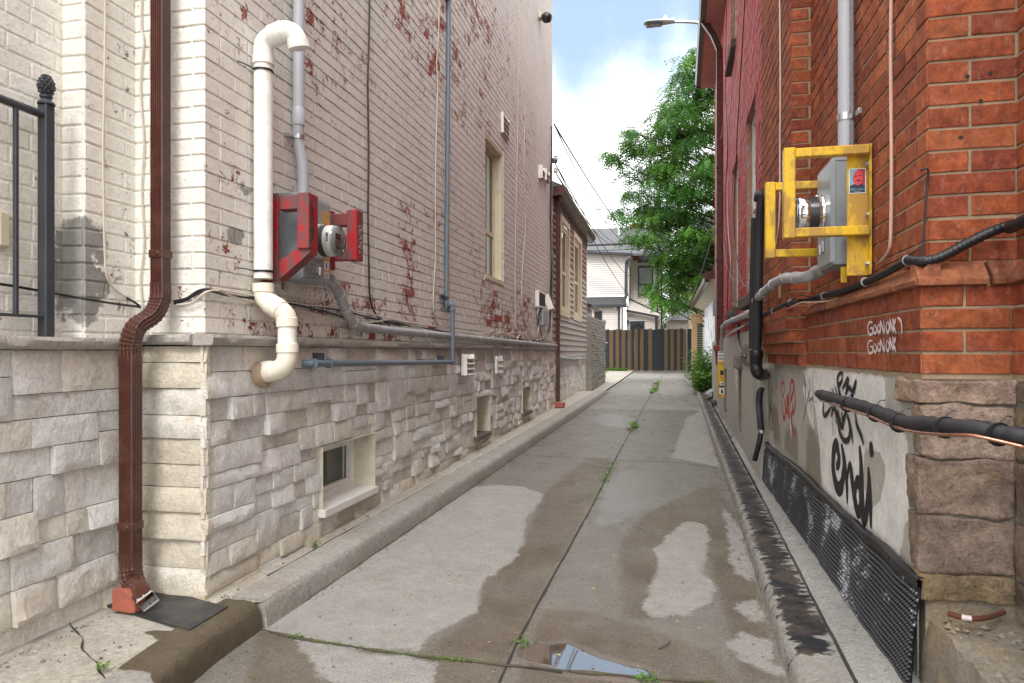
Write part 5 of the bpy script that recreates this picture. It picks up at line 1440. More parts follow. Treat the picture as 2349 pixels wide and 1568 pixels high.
# cables on the left wall
def cable(pts,r,mat,label,group=None,name='cable',k=6,n=7,cat='cable'):
    P=smooth_path(pts,k); mb=MB(); mb.tube(P,r,n); o=mb.build(name,M[mat],smooth=True,loc=tuple(P[len(P)//2])); tag(o,label,cat,group); return o
GW='thin cables on the cream brick wall'
def wob(L,X,amp=.004,seed=0):
    P=[]
    for i,(u,v) in enumerate(L):
        p=onx(u,v,X); p.y+=amp*noise.noise(Vector((i*.9,seed,0)))*3; P.append(p)
    return P
cable(wob([(848,-80),(847,60),(845,160),(844,200),(845,350),(845,500),(846,620),(848,670),(852,700),(865,725),(885,740),(920,748)],XL+.018),.0065,'black','black cable dropping straight down the left wall right of the red guard',GW)
cable(wob([(1009,-60),(1005,80),(1002,150),(1003,200),(1000,330),(999,470),(999,580),(996,640),(994,700),(1000,735),(1010,748)],XL+.016,.01,1),.0055,'wirew','cream cable left of the slim blue grey riser pipe',GW)
cable(wob([(1190,-60),(1188,200),(1187,300),(1185,450),(1182,600),(1181,750)],XL+.016,.02,2),.006,'wirew','straight cream cable right of the tall window',GW)
cable(wob([(1204,240),(1202,400),(1206,520),(1200,600),(1196,700),(1205,745),(1225,775)],XL+.016,.04,3),.006,'wirew','wavy cream cable farthest right on the left wall',GW)
cable([ony(u,v,YC-.02) for u,v in ((326,-50),(324,60),(330,95),(322,200),(330,330),(325,430),(330,560),(322,640),(326,700),(325,760))],.0045,'wirew','cream cable running down just left of the brown downspout',GW)
cable([onx(u,v,XF2+.016) for u,v in ((241,-40),(240,120),(238,250),(236,330),(237,420),(239,540),(241,590),(243,625),(252,650),(268,668),(290,683)) ],.0052,'wirew','cream cable hanging between the railing post and the downspout',GW)
cable([onx(u,v,X) for u,v,X in ((-40,648,-2.55),(0,652,-2.55),(60,662,-2.55),(128,674,-2.545),(200,687,-2.43),(270,698,-2.43),(318,704,-2.425),(340,705,-2.40))],.0058,'black','black cable sagging behind the railing to the downspout',GW)
cable([onx(290,683,XF2+.02),onx(305,692,XF2+.02),onx(322,703,XF2+.03)],.005,'black','short black lead joining the cables left of the downspout',GW)
hz=[((400,692),(430,684),(455,668),(480,664),(510,672),(560,680),(600,686),(700,700),(790,712),(850,728),(930,748),(1010,760),(1100,772),(1180,778),(1235,780)),
    ((400,697),(425,690),(450,676),(478,668),(520,675),(570,684),(620,692),(740,713),(830,737),(910,746),(980,757),(1060,770),(1150,779),(1240,783)),
    ((405,700),(440,695),(470,672),(500,668),(545,683),(600,700),(680,715),(780,733),(845,740),(900,738),(960,752),(1040,764),(1120,768),(1200,779),(1250,780)),
    ((500,665),(600,682),(700,699),(760,706),(850,722),(930,742),(1000,748),(1080,762),(1140,775),(1180,765),(1230,770))]
for i,L in enumerate(hz):
    P=[]
    for j,(u,v) in enumerate(L):
        p=onx(u,v+ (3*math.sin(j*1.7+i) if 3<j<len(L)-1 else 0),XL+.022+.006*i) if u>475 else ony(u,v,YC-.02-.004*i)
        P.append(p)
    cable(P,(.006,.0055,.005,.0045)[i],('black','black','wirew','wirew')[i],('thick black cable of the tangle above the stone ledge','second black cable of the tangle above the stone ledge','cream cable looping through the tangle above the stone ledge','thin cream cable topmost of the tangle above the stone ledge')[i],GW)
rnd=random.Random(5)
mb=MB()
for k in range(16):
    u0=rnd.uniform(1090,1240); v0=762+ (u0-1090)*.10+rnd.uniform(-8,8); L=[]
    for j in range(6): L.append(onx(u0+j*rnd.uniform(4,12),v0+rnd.uniform(-9,10),XL+.03+rnd.uniform(0,.04)))
    mb.tube(smooth_path(L,4),.0042,5)
tag(mb.build('loose_wires',M['wirew'],smooth=True,loc=tuple(onx(1170,770,XL+.04))),'tangle of loose cream wires over the conduit at the far end of the left wall','wires')
# open junction box and grey box
jb=thing('open_junction_box','small white junction box with lid hanging open on the left wall','junction box',tuple(onx(1238,700,XL)))
a,b,c,d=rect(1231,1246,671,707,XL+.03); mb=MB(); mb.bbox(XL+.006,XL+.07,a,b,c,d,.004); bo=mb.build('body',M['white_frame'],jb)
mb=MB(); mb.box(XL+.068,XL+.0715,a+.03,b-.03,c+.03,d-.02); mb.build('opening',M['dark'],bo)
mb=MB(); mb.bar((XL+.075,b-.02,(c+d)/2-.03),(XL+.16,b+.06,(c+d)/2+.01),.008,d-c,(0,0.2,1)); mb.build('lid',M['white_frame'],jb)
a,b,c,d=rect(1238,1247,712,748,XL+.03); mb=MB(); mb.bbox(XL+.006,XL+.09,a,b,c,d,.006); g2=thing('small_grey_box','small grey box below the open white junction box','junction box',((XL+.03),(a+b)/2,c)); mb.build('body',M['box'],g2)
mb=MB(); mb.bbox(XL+.09,XL+.10,a+.02,b-.02,c+.03,d-.02,.003); mb.build('lid',M['box'],g2)
for i,L in enumerate((((1236,706),(1233,722),(1238,740),(1234,765),(1237,785)),((1240,707),(1243,725),(1236,735),(1240,760),(1246,783)),((1247,748),(1250,765),(1243,778),(1230,780)))):
    cable(wob(L,XL+.06),.0065,('wirew','black','wirew')[i],('cream wire hanging from the open junction box','black wire hanging from the open junction box','cream wire looping under the small grey box')[i],GW)
for i,L in enumerate((((1266,290),(1265,400),(1264,520),(1265,640),(1263,720),(1258,765)),((1263,380),(1262,500),(1264,600),(1261,700),(1262,750),(1254,772)))):
    cable(wob(L,XL+.04),.013 if i==0 else .009,'black',('thick black cable on the far corner of the left wall','thinner black cable beside the far corner of the left wall')[i],GW)
# floodlight high on the wall
p=onx(1240,40,XL+.02); fl=thing('security_light','small black security light high at the far corner of the left wall','light',tuple(p))
mb=MB(); mb.bbox(XL+.0,XL+.05,p.y-.12,p.y+.02,p.z-.06,p.z+.05,.01); mb.build('bracket',M['cream'],fl)
mb=MB(); mb.lathe((XL+.06,p.y,p.z),(.75,-.3,-.35),[(-.02,.02),(0,.05),(.05,.075),(.06,.09),(.10,.085),(.14,.07),(.15,.04)],18); mb.build('lamp_head',M['black'],fl,smooth=True)
# ================================================================= THINGS ON THE RIGHT
rc=thing('grey_conduit','pale grey printed conduit dropping into the right meter box','conduit',(XR-.045,3.44,H+.88))
xc,yc=XR-.052,3.42
mb=MB(); mb.tube([(xc,yc,H+.86),(xc,yc,TOP)],.0335,24); pp=mb.build('pipe',M['pvc_grey'],rc,smooth=True)
mb=MB(); z=H-(271-808)*3.16/1566; mb.lathe((xc,yc,z),(0,0,1),[(-.017,.034),(-.016,.0375),(.016,.0375),(.017,.034)],24); mb.bbox(xc+.03,XR,yc-.085,yc-.03,z-.012,z+.016,.003); mb.build('pipe_clamp',M['galv'],rc,smooth=True)
def text_mesh(txt,size,mat,par,origin,xd,yd,name='lettering',ext=.0003,wrap=None):
    cu=D.curves.new('t','FONT'); cu.body=txt; cu.size=size; cu.resolution_u=2; o=D.objects.new('t',cu); COL.objects.link(o)
    dg=bpy.context.evaluated_depsgraph_get(); me=D.meshes.new_from_object(o.evaluated_get(dg)); D.objects.remove(o)
    mb=MB(); O=Vector(origin); xd=Vector(xd); yd=Vector(yd)
    for v in me.vertices: mb.vert(O+xd*v.co.x+yd*v.co.y)
    for f in me.polygons: mb.face(tuple(f.vertices))
    D.meshes.remove(me); return mb.build(name,M[mat] if isinstance(mat,str) else mat,par,fix=False)
# printed line facing the camera, reading downwards
dirc=Vector((0-xc,0-yc,0)).normalized(); tanv=Vector((-dirc.y,dirc.x,0))
dd=(dirc*.85+tanv*.42).normalized(); tt=Vector((-dd.y,dd.x,0))
text_mesh('2" (53mm) RIGID PVC CONDUIT RIGIDE 75 DEG C  CSA C22.2 No. 211.2 FT-4 SUNLIGHT RESISTANT LR86060 LISTED 9988 RIGID NONMETALLIC CONDUIT ABOVEGROUND AND UNDERGROUND',.0115,'ink',pp,Vector((xc,yc,2.88))+dd*.0338,(0,0,-1),tt,'printed_line')
# yellow guard
yg=thing('meter_guard','bright yellow steel guard frames around the right meter','guard',(XR,3.4,H+.33))
mb=MB(); mb.bbox(XR-.10,XR-.018,3.196,3.204,H+.329,H+.848,.002); mb.build('side_plate',M['yellow_steel'],yg)
mb=MB(); mb.bbox(XR-.020,XR-.010,3.16,3.204,H+.329,H+.885,.002); mb.build('wall_flange',M['yellow_steel'],yg)
for z in (H+.80,H+.585,H+.375):
    mb=MB(); mb.lathe((XR-.020,3.178,z),(-1,0,0),[(0,.016),(.003,.016),(.003,.010),(.012,.010),(.013,.007)],6); mb.build('bolt',M['galv'],yg)
def frame(y,xo,z0,z1,xi):
    w=.048
    mb=MB(); mb.bbox(xo,xo+w,y-w/2,y+w/2,z0,z1,.004); mb.build('upright',M['yellow_steel'],yg)
    for z in (z1-w,z0):
        mb=MB(); mb.bbox(xo+w-.002,xi,y-w/2+.003,y+w/2-.003,z+.004,z+w-.004,.004); mb.build('arm',M['yellow_steel'],yg)
frame(3.165,.495,H+.492,H+.884,XR-.022)
frame(3.72,.495,H+.480,H+.870,XR-.022)
mb=MB(); mb.bbox(XR-.10,XR-.012,3.716,3.724,H+.45,H+.848,.002); mb.build('side_plate',M['yellow_steel'],yg)
mb=MB(); mb.bbox(XR-.10,XR-.075,3.30,3.31,H+.31,H+.38,.002); mb.build('lug',M['yellow_steel'],yg)
# poster-style sticker on the plate (a generic masked face and the word)
sx0,sx1,sy=XR-.093,XR-.026,3.1952; sz0,sz1=H+.683,H+.790
st=thing('face_sticker','small blue and red face sticker reading BRUHO on the yellow guard plate','sticker',((sx0+sx1)/2,sy,sz0))
def py(mb,pts,y): mb.poly([(x,y,z) for x,z in pts])
def disc(cx,cz,rx,rz,n=20): return [(cx+rx*math.cos(2*math.pi*k/n),cz+rz*math.sin(2*math.pi*k/n)) for k in range(n)]
mb=MB(); mb.box(sx0,sx1,sy-.0008,sy,sz0,sz1); mb.build('backing',wl,st)
sb1=flat('sticker_blue',(.18,.36,.47)); sr=flat('sticker_red',(.62,.06,.055)); sdk=flat('sticker_navy',(.015,.03,.06)); sdr=flat('sticker_dark_red',(.33,.03,.05))
m1=.003; mb=MB(); py(mb,[(sx0+m1,sz0+m1),((sx0+sx1)/2,sz0+m1),((sx0+sx1)/2,sz1-m1),(sx0+m1,sz1-m1)],sy-.0010); mb.build('left_field',sb1,st,fix=False)
mb=MB(); py(mb,[((sx0+sx1)/2,sz0+m1),(sx1-m1,sz0+m1),(sx1-m1,sz1-m1),((sx0+sx1)/2,sz1-m1)],sy-.0010); mb.build('right_field',sdr,st,fix=False)
cxs=(sx0+sx1)/2+.001; czs=sz0+.066
mb=MB(); py(mb,[(sx0+m1,sz0+m1),(sx1-m1,sz0+m1),(sx1-m1,sz0+.030),(cxs+.012,sz0+.042),(cxs-.014,sz0+.040),(sx0+m1,sz0+.032)],sy-.0013); mb.build('shoulders',sdk,st,fix=False)
mb=MB(); py(mb,disc(cxs,czs,.0195,.032),sy-.0016); mb.build('face',sr,st,fix=False)
mb=MB()
for (a,b,c,d) in ((-.009,.008,.006,.003),(.009,.009,.006,.003),(.004,-.012,.009,.0045)): py(mb,disc(cxs+a,czs+b,c,d,10),sy-.0019)
mb.build('face_openings',sdk,st,fix=False)
text_mesh('BRUHO',.0155,sb1,st,(sx0+.006,sy-.0017,sz0+.012),(1.12,0,0),(0,0,1)); text_mesh('FOR MAYOR',.005,wl,st,(sx0+.018,sy-.0017,sz0+.0050),(1,0,0),(0,0,1))
# conduit under the right box
uc=thing('weathered_conduit','grey conduit curving from under the right meter box to behind the black drain pipe','conduit',tuple(onx(1800,645,.80)))
P=smooth_path([onx(1890,618,.79),onx(1872,626,.76),onx(1850,636,.715),onx(1822,638,.70),onx(1798,640,.70),onx(1780,648,.69),onx(1765,660,.68),onx(1745,678,.67),onx(1733,690,.67)],6)
mb=MB(); mb.tube(P,.030,20); ub=mb.build('pipe',M['pvc_grey2'],uc,smooth=True)
for i in (6,17,22,33,40): d=(P[i+1]-P[i]).normalized(); mb=MB(); mb.lathe(P[i],d,[(-.02,.030),(-.018,.035),(.018,.035),(.02,.030)],20); mb.build('coupling',M['pvc_grey2'],ub,smooth=True)
mb=MB(); p=onx(1796,655,.76); mb.bbox(XP-.012,XP+.0,p.y-.03,p.y+.03,p.z-.09,p.z+.08,.003); mb.build('wood_block',M['wood_fresh'],uc)
# black drain pipe, foam-wrapped
bp=thing('black_drain_pipe','fat black drain pipe standing slightly tilted against the red brick, elbow at its foot','drain pipe',tuple(onx(1738,860,.68)))
XD=.665
P=[onx(u,v,XD) for u,v in ((1745,470),(1743,500),(1741,560),(1739,640),(1737,740),(1735,815))]
mb=MB(); mb.tube(P,[.028,.030,.033,.036,.038,.038],16); mb.build('riser',M['insul'],bp,smooth=True)
P=smooth_path([onx(1745,478,XD),onx(1746,455,XD),onx(1744,446,XD-.005),onx(1738,444,XD+.0),onx(1735,458,XD+.01)],5); mb=MB(); mb.tube(P,.022,12); mb.build('top_hook',M['insul'],bp,smooth=True)
mb=MB(); mb.tube([onx(1729,500,XD+.03),onx(1725,640,XD+.03),onx(1723,800,XD+.03)],.02,10); mb.build('side_line',M['insul'],bp,smooth=True)
P=smooth_path([onx(1735,812,XD),onx(1734,838,XD),onx(1738,855,XD+.01),onx(1748,860,XD+.08),onx(1754,858,XR-.02)],6); mb=MB(); mb.tube(P,.047,18); mb.lathe(P[0],(0,0,-1),[(-.03,.043),(-.02,.050),(.02,.050),(.03,.045)],18); mb.build('elbow',M['black'],bp,smooth=True)
hs=thing('black_hose','short black hose hanging below the drain elbow with a taped end','hose',tuple(onx(1742,980,.75)))
P=smooth_path([onx(1750,892,.80),onx(1743,900,.77),onx(1741,930,.76),onx(1744,965,.75),onx(1746,990,.75)],6); mb=MB(); mb.tube(P,.026,14); mb.build('upper_hose',M['insul'],hs,smooth=True)
mb=MB(); mb.tube([onx(1747,986,.75),onx(1742,1015,.73),onx(1731,1056,.70)],.021,14); mb.build('lower_hose',M['black'],hs,smooth=True)
mb=MB(); mb.lathe(onx(1747,991,.75),(-.1,0,-1),[(-.015,.026),(-.014,.0285),(.014,.0285),(.015,.024)],14); mb.build('tape',M['galv'],hs,smooth=True)
# armoured black cable
def corr(P,r,mat,name,par,pitch=.012,amp=.0022):
    Q=[]
    for a,b in zip(P,P[1:]):
        k=max(1,int((b-a).length/(pitch/3))); Q+=[a.lerp(b,i/k) for i in range(k)]
    Q.append(P[-1]); rr=[r+amp*(1 if i%3==0 else -.4) for i in range(len(Q))]
    mb=MB(); mb.tube(Q,rr,12); return mb.build(name,M[mat],par,smooth=80)
cb=thing('armoured_cable','ribbed black cable sweeping up across the red brick below the yellow guard','cable',tuple(onx(2000,640,.84)))
P=smooth_path([onx(1742,727,.70),onx(1770,716,.71),onx(1800,700,.71),onx(1825,693,.73),onx(1850,690,.80),onx(1890,679,.82),onx(1935,668,.82),onx(1985,648,.82),onx(2030,628,.82),onx(2068,606,.82),onx(2085,597,.82)],6)
corr(P,.0135,'black','lower_run',cb,.010,.0012)
P=smooth_path([onx(2085,597,.82),ony(2110,600,2.53),ony(2155,592,2.51),ony(2215,561,2.51),ony(2270,534,2.50),ony(2320,516,2.49),onx(2349,508,1.05),Vector((1.088,1.5,H+.50)),Vector((1.09,.3,H+.56))],6)
corr(P,.0165,'black','upper_run',cb,.013,.0016)
for (u,v,X) in ((2083,598,.82),(1985,647,.82),(1890,679,.82),(1815,694,.72),(1775,714,.71)):
    p=onx(u,v,X); mb=MB(); mb.lathe(p,(.1,.8,.25),[(-.010,.012),(-.009,.0185),(.009,.0185),(.010,.012)],14); mb.build('clip',M['pvc_grey2'],cb,smooth=True)
GR='thin wires on the red brick wall'
cable([onx(u,v,XR-.02) for u,v in ((2045,-60),(2043,100),(2044,250),(2045,400),(2044,500),(2042,560),(2035,582),(2020,600))],.0062,'wirep','pink tinged cable down the red brick right of the yellow guard',GR)
cable([onx(u,v,XP-.012) for u,v in ((1788,-60),(1790,200),(1789,330),(1789,450),(1786,520),(1780,560))],.005,'wirew','straight cream wire left of the yellow guard',GR)
cable([ony(2112,392,2.53),ony(2122,388,2.52),ony(2129,391,2.52),ony(2128,420,2.53),ony(2124,460,2.53),ony(2121,520,2.53),ony(2118,560,2.53),ony(2114,583,2.53)],.0035,'black','short black wire with a hooked top on the brick corner',GR)
cable([onx(2105,574,.84),onx(2085,585,.84),onx(2060,596,.84),onx(2030,609,.84),onx(2005,625,.84),onx(1990,640,.84),onx(1975,650,.83)],.003,'black','thin black wire clipped above the ribbed cable',GR)
cable([onx(1925,684,.83),onx(1900,691,.82),onx(1870,694,.77),onx(1840,694,.72),onx(1815,705,.72),onx(1780,722,.71),onx(1755,736,.71)],.0045,'wirep','tan wire following under the ribbed cable',GR)
cable([onx(1880,690,.80),onx(1860,683,.75),onx(1835,678,.725),onx(1815,690,.725),onx(1790,703,.725),onx(1762,712,.725)],.0035,'black','thin black wire looping above the ribbed cable',GR)
# foam line with copper tube
il=thing('insulated_pipe','sagging black foam insulated pipe with a copper tube across the white render','pipe',tuple(onx(2000,940,.78)))
L=[(1878,904,.79),(1915,914,.78),(1955,926,.77),(1997,938,.765),(2035,953,.76),(2066,966,.76),(2110,972,.765),(2167,976,.79),(2230,983,.83),(2290,992,.87),(2349,1003,.91),(2450,1025,.98)]
P=smooth_path([onx(*q) for q in L]+[Vector((1.055,1.0,H-.25)),Vector((1.06,.3,H-.25))],6); mb=MB(); rr=[.0215+.0035*(math.sin(i*.55)>.2)+.001*math.sin(i*2.1) for i in range(len(P))]; mb.tube(P,rr,18); mb.build('foam_sleeve',M['insul'],il,smooth=60)
L2=[(1880,918,.78),(1905,926,.77),(1935,936,.75),(1965,945,.745),(1997,956,.74),(2030,971,.74),(2060,982,.74),(2100,992,.745),(2167,998,.765),(2230,1000,.80),(2290,1012,.85),(2349,1026,.90),(2450,1050,.97)]
P2=smooth_path([onx(*q) for q in L2]+[Vector((1.045,1.0,H-.275)),Vector((1.05,.3,H-.275))],6); mb=MB(); mb.tube(P2,.0052,10); mb.build('copper_tube',M['copper'],il,smooth=True)
for i,(u,v,X) in enumerate(((1945,924,.77),(2010,944,.765),(2064,966,.76),(2168,976,.79),(2292,992,.87))):
    p=onx(u,v+5,X); mb=MB(); d=Vector((.06,-.8,-.1)).normalized(); mb.lathe(p,d,[(-.0035,.030),(-.003,.033),(.003,.033),(.0035,.030)],16); mb.tube([p+Vector((0,0,.03)),p+Vector((.015,.0,.05)),p+Vector((.03,0,.048))],.002,5); mb.build('cable_tie',M['black'],il,smooth=True)
# rusty rod on the footing
mb=MB(); P=smooth_path([onz(u,v,.395) for u,v in ((2176,1408),(2200,1415),(2235,1420),(2270,1416),(2302,1405))],5); mb.tube(P,.0085,10)
rr_=thing('rusty_rod','short bent rusty rod lying on the rough footing at the right edge','rod',tuple(P[10])); mb.build('rod',simple('rust',(.13,.045,.03),.85,.2,.4,30,.002,60),rr_,smooth=True)
mb=MB(); mb.tube(P[6:10],.0090,10); mb.build('white_band',M['spray_white'],rr_,smooth=True)
# dimpled membrane sheets
def membrane(ya,yb,z1f,z0f,rs,label,xo=0.0,endflare=False):
    t=thing('dimpled_membrane',label,'membrane',(XR-.05,(ya+yb)/2,.15),'black dimpled sheets against the right wall')
    def P(y,f,out=0):     # f 0 bottom..1 top
        zt=z1f(y); zb=z0f(y); x=XR-.040-xo-.028*(1-f)-.008*noise.noise(Vector((y*5,f*2,rs)))
        return Vector((x-out,y,zb+(zt-zb)*f))
    mb=MB(); mb.cur=(1,0,0,1); ny=int((yb-ya)/.03)
    rows=[[mb.vert(P(ya+(yb-ya)*i/ny,j/8)) for j in range(9)] for i in range(ny+1)]
    for a,b in zip(rows,rows[1:]):
        for j in range(8): mb.face((a[j],a[j+1],b[j+1],b[j]))
    bk=[[mb.vert(Vector(mb.v[q])+Vector((.003,0,0))) for q in r] for r in rows]
    for a,b in zip(bk,bk[1:]):
        for j in range(8): mb.face((a[j],b[j],b[j+1],a[j+1]))
    sh=mb.build('sheet',M['memb'],t,smooth=True)
    mb=MB(); pit=.0205; y=ya+.012
    dens=random.Random(rs)
    while y<yb-.01:
        h=z1f(y)-z0f(y); nz_=int((h-.03)/pit)
        for j in range(nz_):
            f=(.012+j*pit)/h; c=P(y+(.5*pit if j%2 else 0),f); n=6 if y<4.2 else 5; r0=[];r1=[]
            mb.cur=(1,0,0,1)
            for q in range(n):
                a=2*math.pi*q/n; r0.append(mb.vert(c+Vector((0,math.cos(a)*.0088,math.sin(a)*.0088)))); r1.append(mb.vert(c+Vector((-.0085,math.cos(a)*.0055,math.sin(a)*.0055))))
            for q in range(n): mb.face((r0[q],r0[(q+1)%n],r1[(q+1)%n],r1[q]))
            mb.face(r1)
        y+=pit
    tag(mb.build('dimples',M['memb'],t,fix=False),kind='stuff')
    mb=MB(); mb.cur=(.0,0,0,1); A=[]
    for i in range(ny+1):
        y=ya+(yb-ya)*i/ny; p=P(y,1.0); w=.004*noise.noise(Vector((y*6,rs,0)))
        A.append([mb.vert(p+Vector(o)) for o in ((.012,0,.010+w),(-.006,0,.012+w),(-.014,0,.004+w),(-.013,0,-.022+w),(-.004,0,-.026+w))])
    for a,b in zip(A,A[1:]):
        for j in range(4): mb.face((a[j],a[j+1],b[j+1],b[j]))
    for i in range(0,ny,9):
        p=P(ya+(yb-ya)*i/ny,1.0); mb.lathe(p+Vector((-.013,0,-.010)),(-1,0,0),[(0,.006),(.003,.006),(.004,.002)],8)
    mb.build('top_strip',M['memb'],t,smooth=True); return t
membrane(2.50,3.86,lambda y:.482+.004*math.sin(y*5),lambda y:rz(.8,y)-.01,1,'nearest dimpled black sheet along the foot of the white render',.004)
membrane(3.84,6.6,lambda y:.482+.010*math.sin(y*3.1)-.015*max(0,y-5.2),lambda y:rz(.8,y)-.01,2,'farther dimpled black sheet beneath the grey render',.0)
# graffiti on the render
XG=XR-LO+.006
GP=lambda u,v:onx(u,v,XG)
Z5=lambda a,b:((2900+a/2.53)*.6117,(1380+b/2.53)*.6117)
def zz5(L): return [[Z5(*p) for p in s] for s in L]
ehdi=zz5([[(600,940),(622,870),(612,760),(595,735),(575,800),(570,950),(590,1080),(620,1150),(650,1120),(668,1000),(672,900),(650,720)],[(600,960),(628,900),(630,800)],
 [(655,730),(680,900),(700,1100),(705,1290)],[(700,1080),(718,960),(735,940),(755,1100),(785,1300),(812,1370),(835,1300),(830,1150),(810,1080),(785,1120),(780,1230),(800,1340)],
 [(822,740),(835,900),(842,1150),(850,1380),(872,1430),(895,1300),(905,1100)],[(905,940),(915,1100),(925,1300),(930,1520)],[(925,700),(935,790),(938,850)]])
scrawl('graffiti_tag',bldR,'spray_black',GP,ehdi,[.075,.048,.050,.060,.066,.050,.056],(-1,0,0),.0015)
face=zz5([[(668,45),(630,60),(612,120),(630,160),(655,120),(660,60)],[(563,195),(575,240)],[(590,180),(612,250)],[(610,130),(640,260),(655,290)],[(660,200),(690,150),(715,105),(710,170),(690,260)],[(700,240),(720,190),(745,210),(760,290)],[(795,115),(775,190),(745,280)],
 [(485,330),(478,400),(490,455),(520,430),(560,370)],[(555,470),(575,390),(600,420),(605,540)],[(625,400),(622,520),(640,620),(680,690),(720,680),(735,600),(720,500)],[(655,420),(670,500),(690,440),(700,400)],[(700,420),(740,560),(762,715)],[(785,420),(800,540),(840,640),(868,735)],[(570,520),(575,640)],[(650,520),(660,590)],[(600,400),(630,480),(660,560),(680,480)]])
scrawl('graffiti_tag',bldR,'spray_black',GP,face,[.025,.026,.026,.025,.028,.026,.032,.028,.026,.030,.028,.026,.026,.014,.028,.034],(-1,0,0),.0035)
AH=zz5([[(345,90),(350,200),(320,330),(285,510)],[(375,75),(378,200),(382,330)],[(335,320),(370,290),(385,330)],[(360,300),(362,500)],[(295,70),(305,200),(310,330)],[(405,315),(408,340)],[(330,210),(360,400)]])
scrawl('graffiti_tag',bldR,'spray_grey',GP,AH,.015,(-1,0,0),.0015)
redg=zz5([[(95,290),(78,200),(92,130),(105,200),(95,290)],[(80,300),(92,430),(105,490),(125,400),(150,250),(145,400),(150,520)],[(160,250),(170,130),(195,150),(190,230),(165,320),(170,480)],[(205,200),(210,340),(195,420),(175,440),(180,560),(205,635),(218,580)],[(110,300),(120,450)],[(130,260),(135,440)],[(140,330),(160,490)],[(185,350),(185,430)]])
scrawl('graffiti_tag',bldR,'spray_red',GP,redg,[.026,.034,.034,.030,.075,.075,.06,.045],(-1,0,0),.0015)
fad=zz5([[(90,140),(80,60),(92,110)],[(30,60),(35,150),(25,170),(45,190),(40,300)],[(5,100),(8,190)]])
scrawl('graffiti_tag',bldR,'spray_grey',GP,fad,.006,(-1,0,0),.0055)
# pink tag on the bricks below the water table
Z6=lambda a,b:((2800+a/2.8)*.6117,(900+b/2.8)*.6117)
def goon(dy,k=1.0):
    g=[[(1325,870),(1295,865),(1275,920),(1290,990),(1325,985),(1325,930),(1300,930)],[(1345,890),(1335,950),(1355,985),(1370,940),(1350,890)],[(1390,885),(1378,940),(1395,975),(1410,930),(1395,885)],[(1415,985),(1410,860),(1450,975),(1445,840)],[(1480,860),(1470,930),(1490,975),(1505,910),(1485,860)],[(1520,970),(1510,840),(1545,960),(1540,820)],[(1545,830),(1560,880),(1570,830),(1550,940)],[(1545,960),(1560,930),(1575,985)],[(1590,815),(1630,860),(1640,990)]]
    out=[]
    for s in g: out.append([Z6(1270+(a-1270)*k,b+dy) for a,b in s])
    return out
scrawl('pink_tag',bldR,'spray_white',lambda u,v:onx(u,v,XR-LO-.0075),goon(0),.013,(-1,0,0),.0015)
scrawl('pink_tag',bldR,'spray_white',lambda u,v:onx(u,v,XR-LO-.0075),goon(195)[:-1],.012,(-1,0,0),.0015)
# ================================================================= RED PAINTED BUILDING (wall follows the lane's slight turn)
SK=.0195
def SX(y,o=0.0): return .71+SK*y-o
rdir=Vector((SK,1,0)).normalized(); rn=Vector((-1,SK,0)).normalized()
Y0,Y1=YQ+.02,15.15; ZEV=6.95; ZP=H+.21
bldP=thing('red_brick_house','tall house of red painted brick with brown eaves, beyond the orange brick corner','building',(SX(10),10,0))
def cfR(p,r):
    q=.04+.3*math.exp(-((p.y-14.6)/.5)**2)*(1 if p.z<2.2 else .1)+.06*max(0,noise.noise(p*.7))
    return (q,0,r,r)
def skh(u0,u1,v0,v1):
    a=onskew(u0,(v0+v1)/2,.71); b=onskew(u1,(v0+v1)/2,.71); m=onskew((u0+u1)/2,v0,.71); n=onskew((u0+u1)/2,v1,.71)
    s=sorted((a.y,b.y)); return [(s[0]-Y0)/rdir.y,(s[1]-Y0)/rdir.y,min(m.z,n.z),max(m.z,n.z)]
RW=[(6.98,7.95,H+.57,H+2.55),(9.1,10.1,H+.57,H+2.55),(7.0,7.9,H+4.1,H+5.6),(9.4,10.3,H+4.1,H+5.6)]
hR=[((a-Y0)/rdir.y,(b-Y0)/rdir.y,c,d) for a,b,c,d in RW]
mb=MB(); brick_wall(mb,(SX(Y0),Y0,0),rdir,(Y1-Y0)/rdir.y,ZP-.05,ZEV+.4,rn,hR,colfn=cfR,mi_m=0,zref=ZP,rs=71,dep=.006,jit=.0025,bev=.004)
mb.cur=(.05,0,0,.5); mb.mi=0
mb.poly([(SX(Y1),Y1,0),(8,Y1,0),(8,Y1,ZEV+.4),(SX(Y1),Y1,ZEV+.4)]); mb.poly([(SX(Y0),Y0,ZP),(4,Y0,ZP),(4,Y0,ZEV+.4),(SX(Y0),Y0,ZEV+.4)])
mb.build('wall',M['paint_red'],bldP,smooth=35)
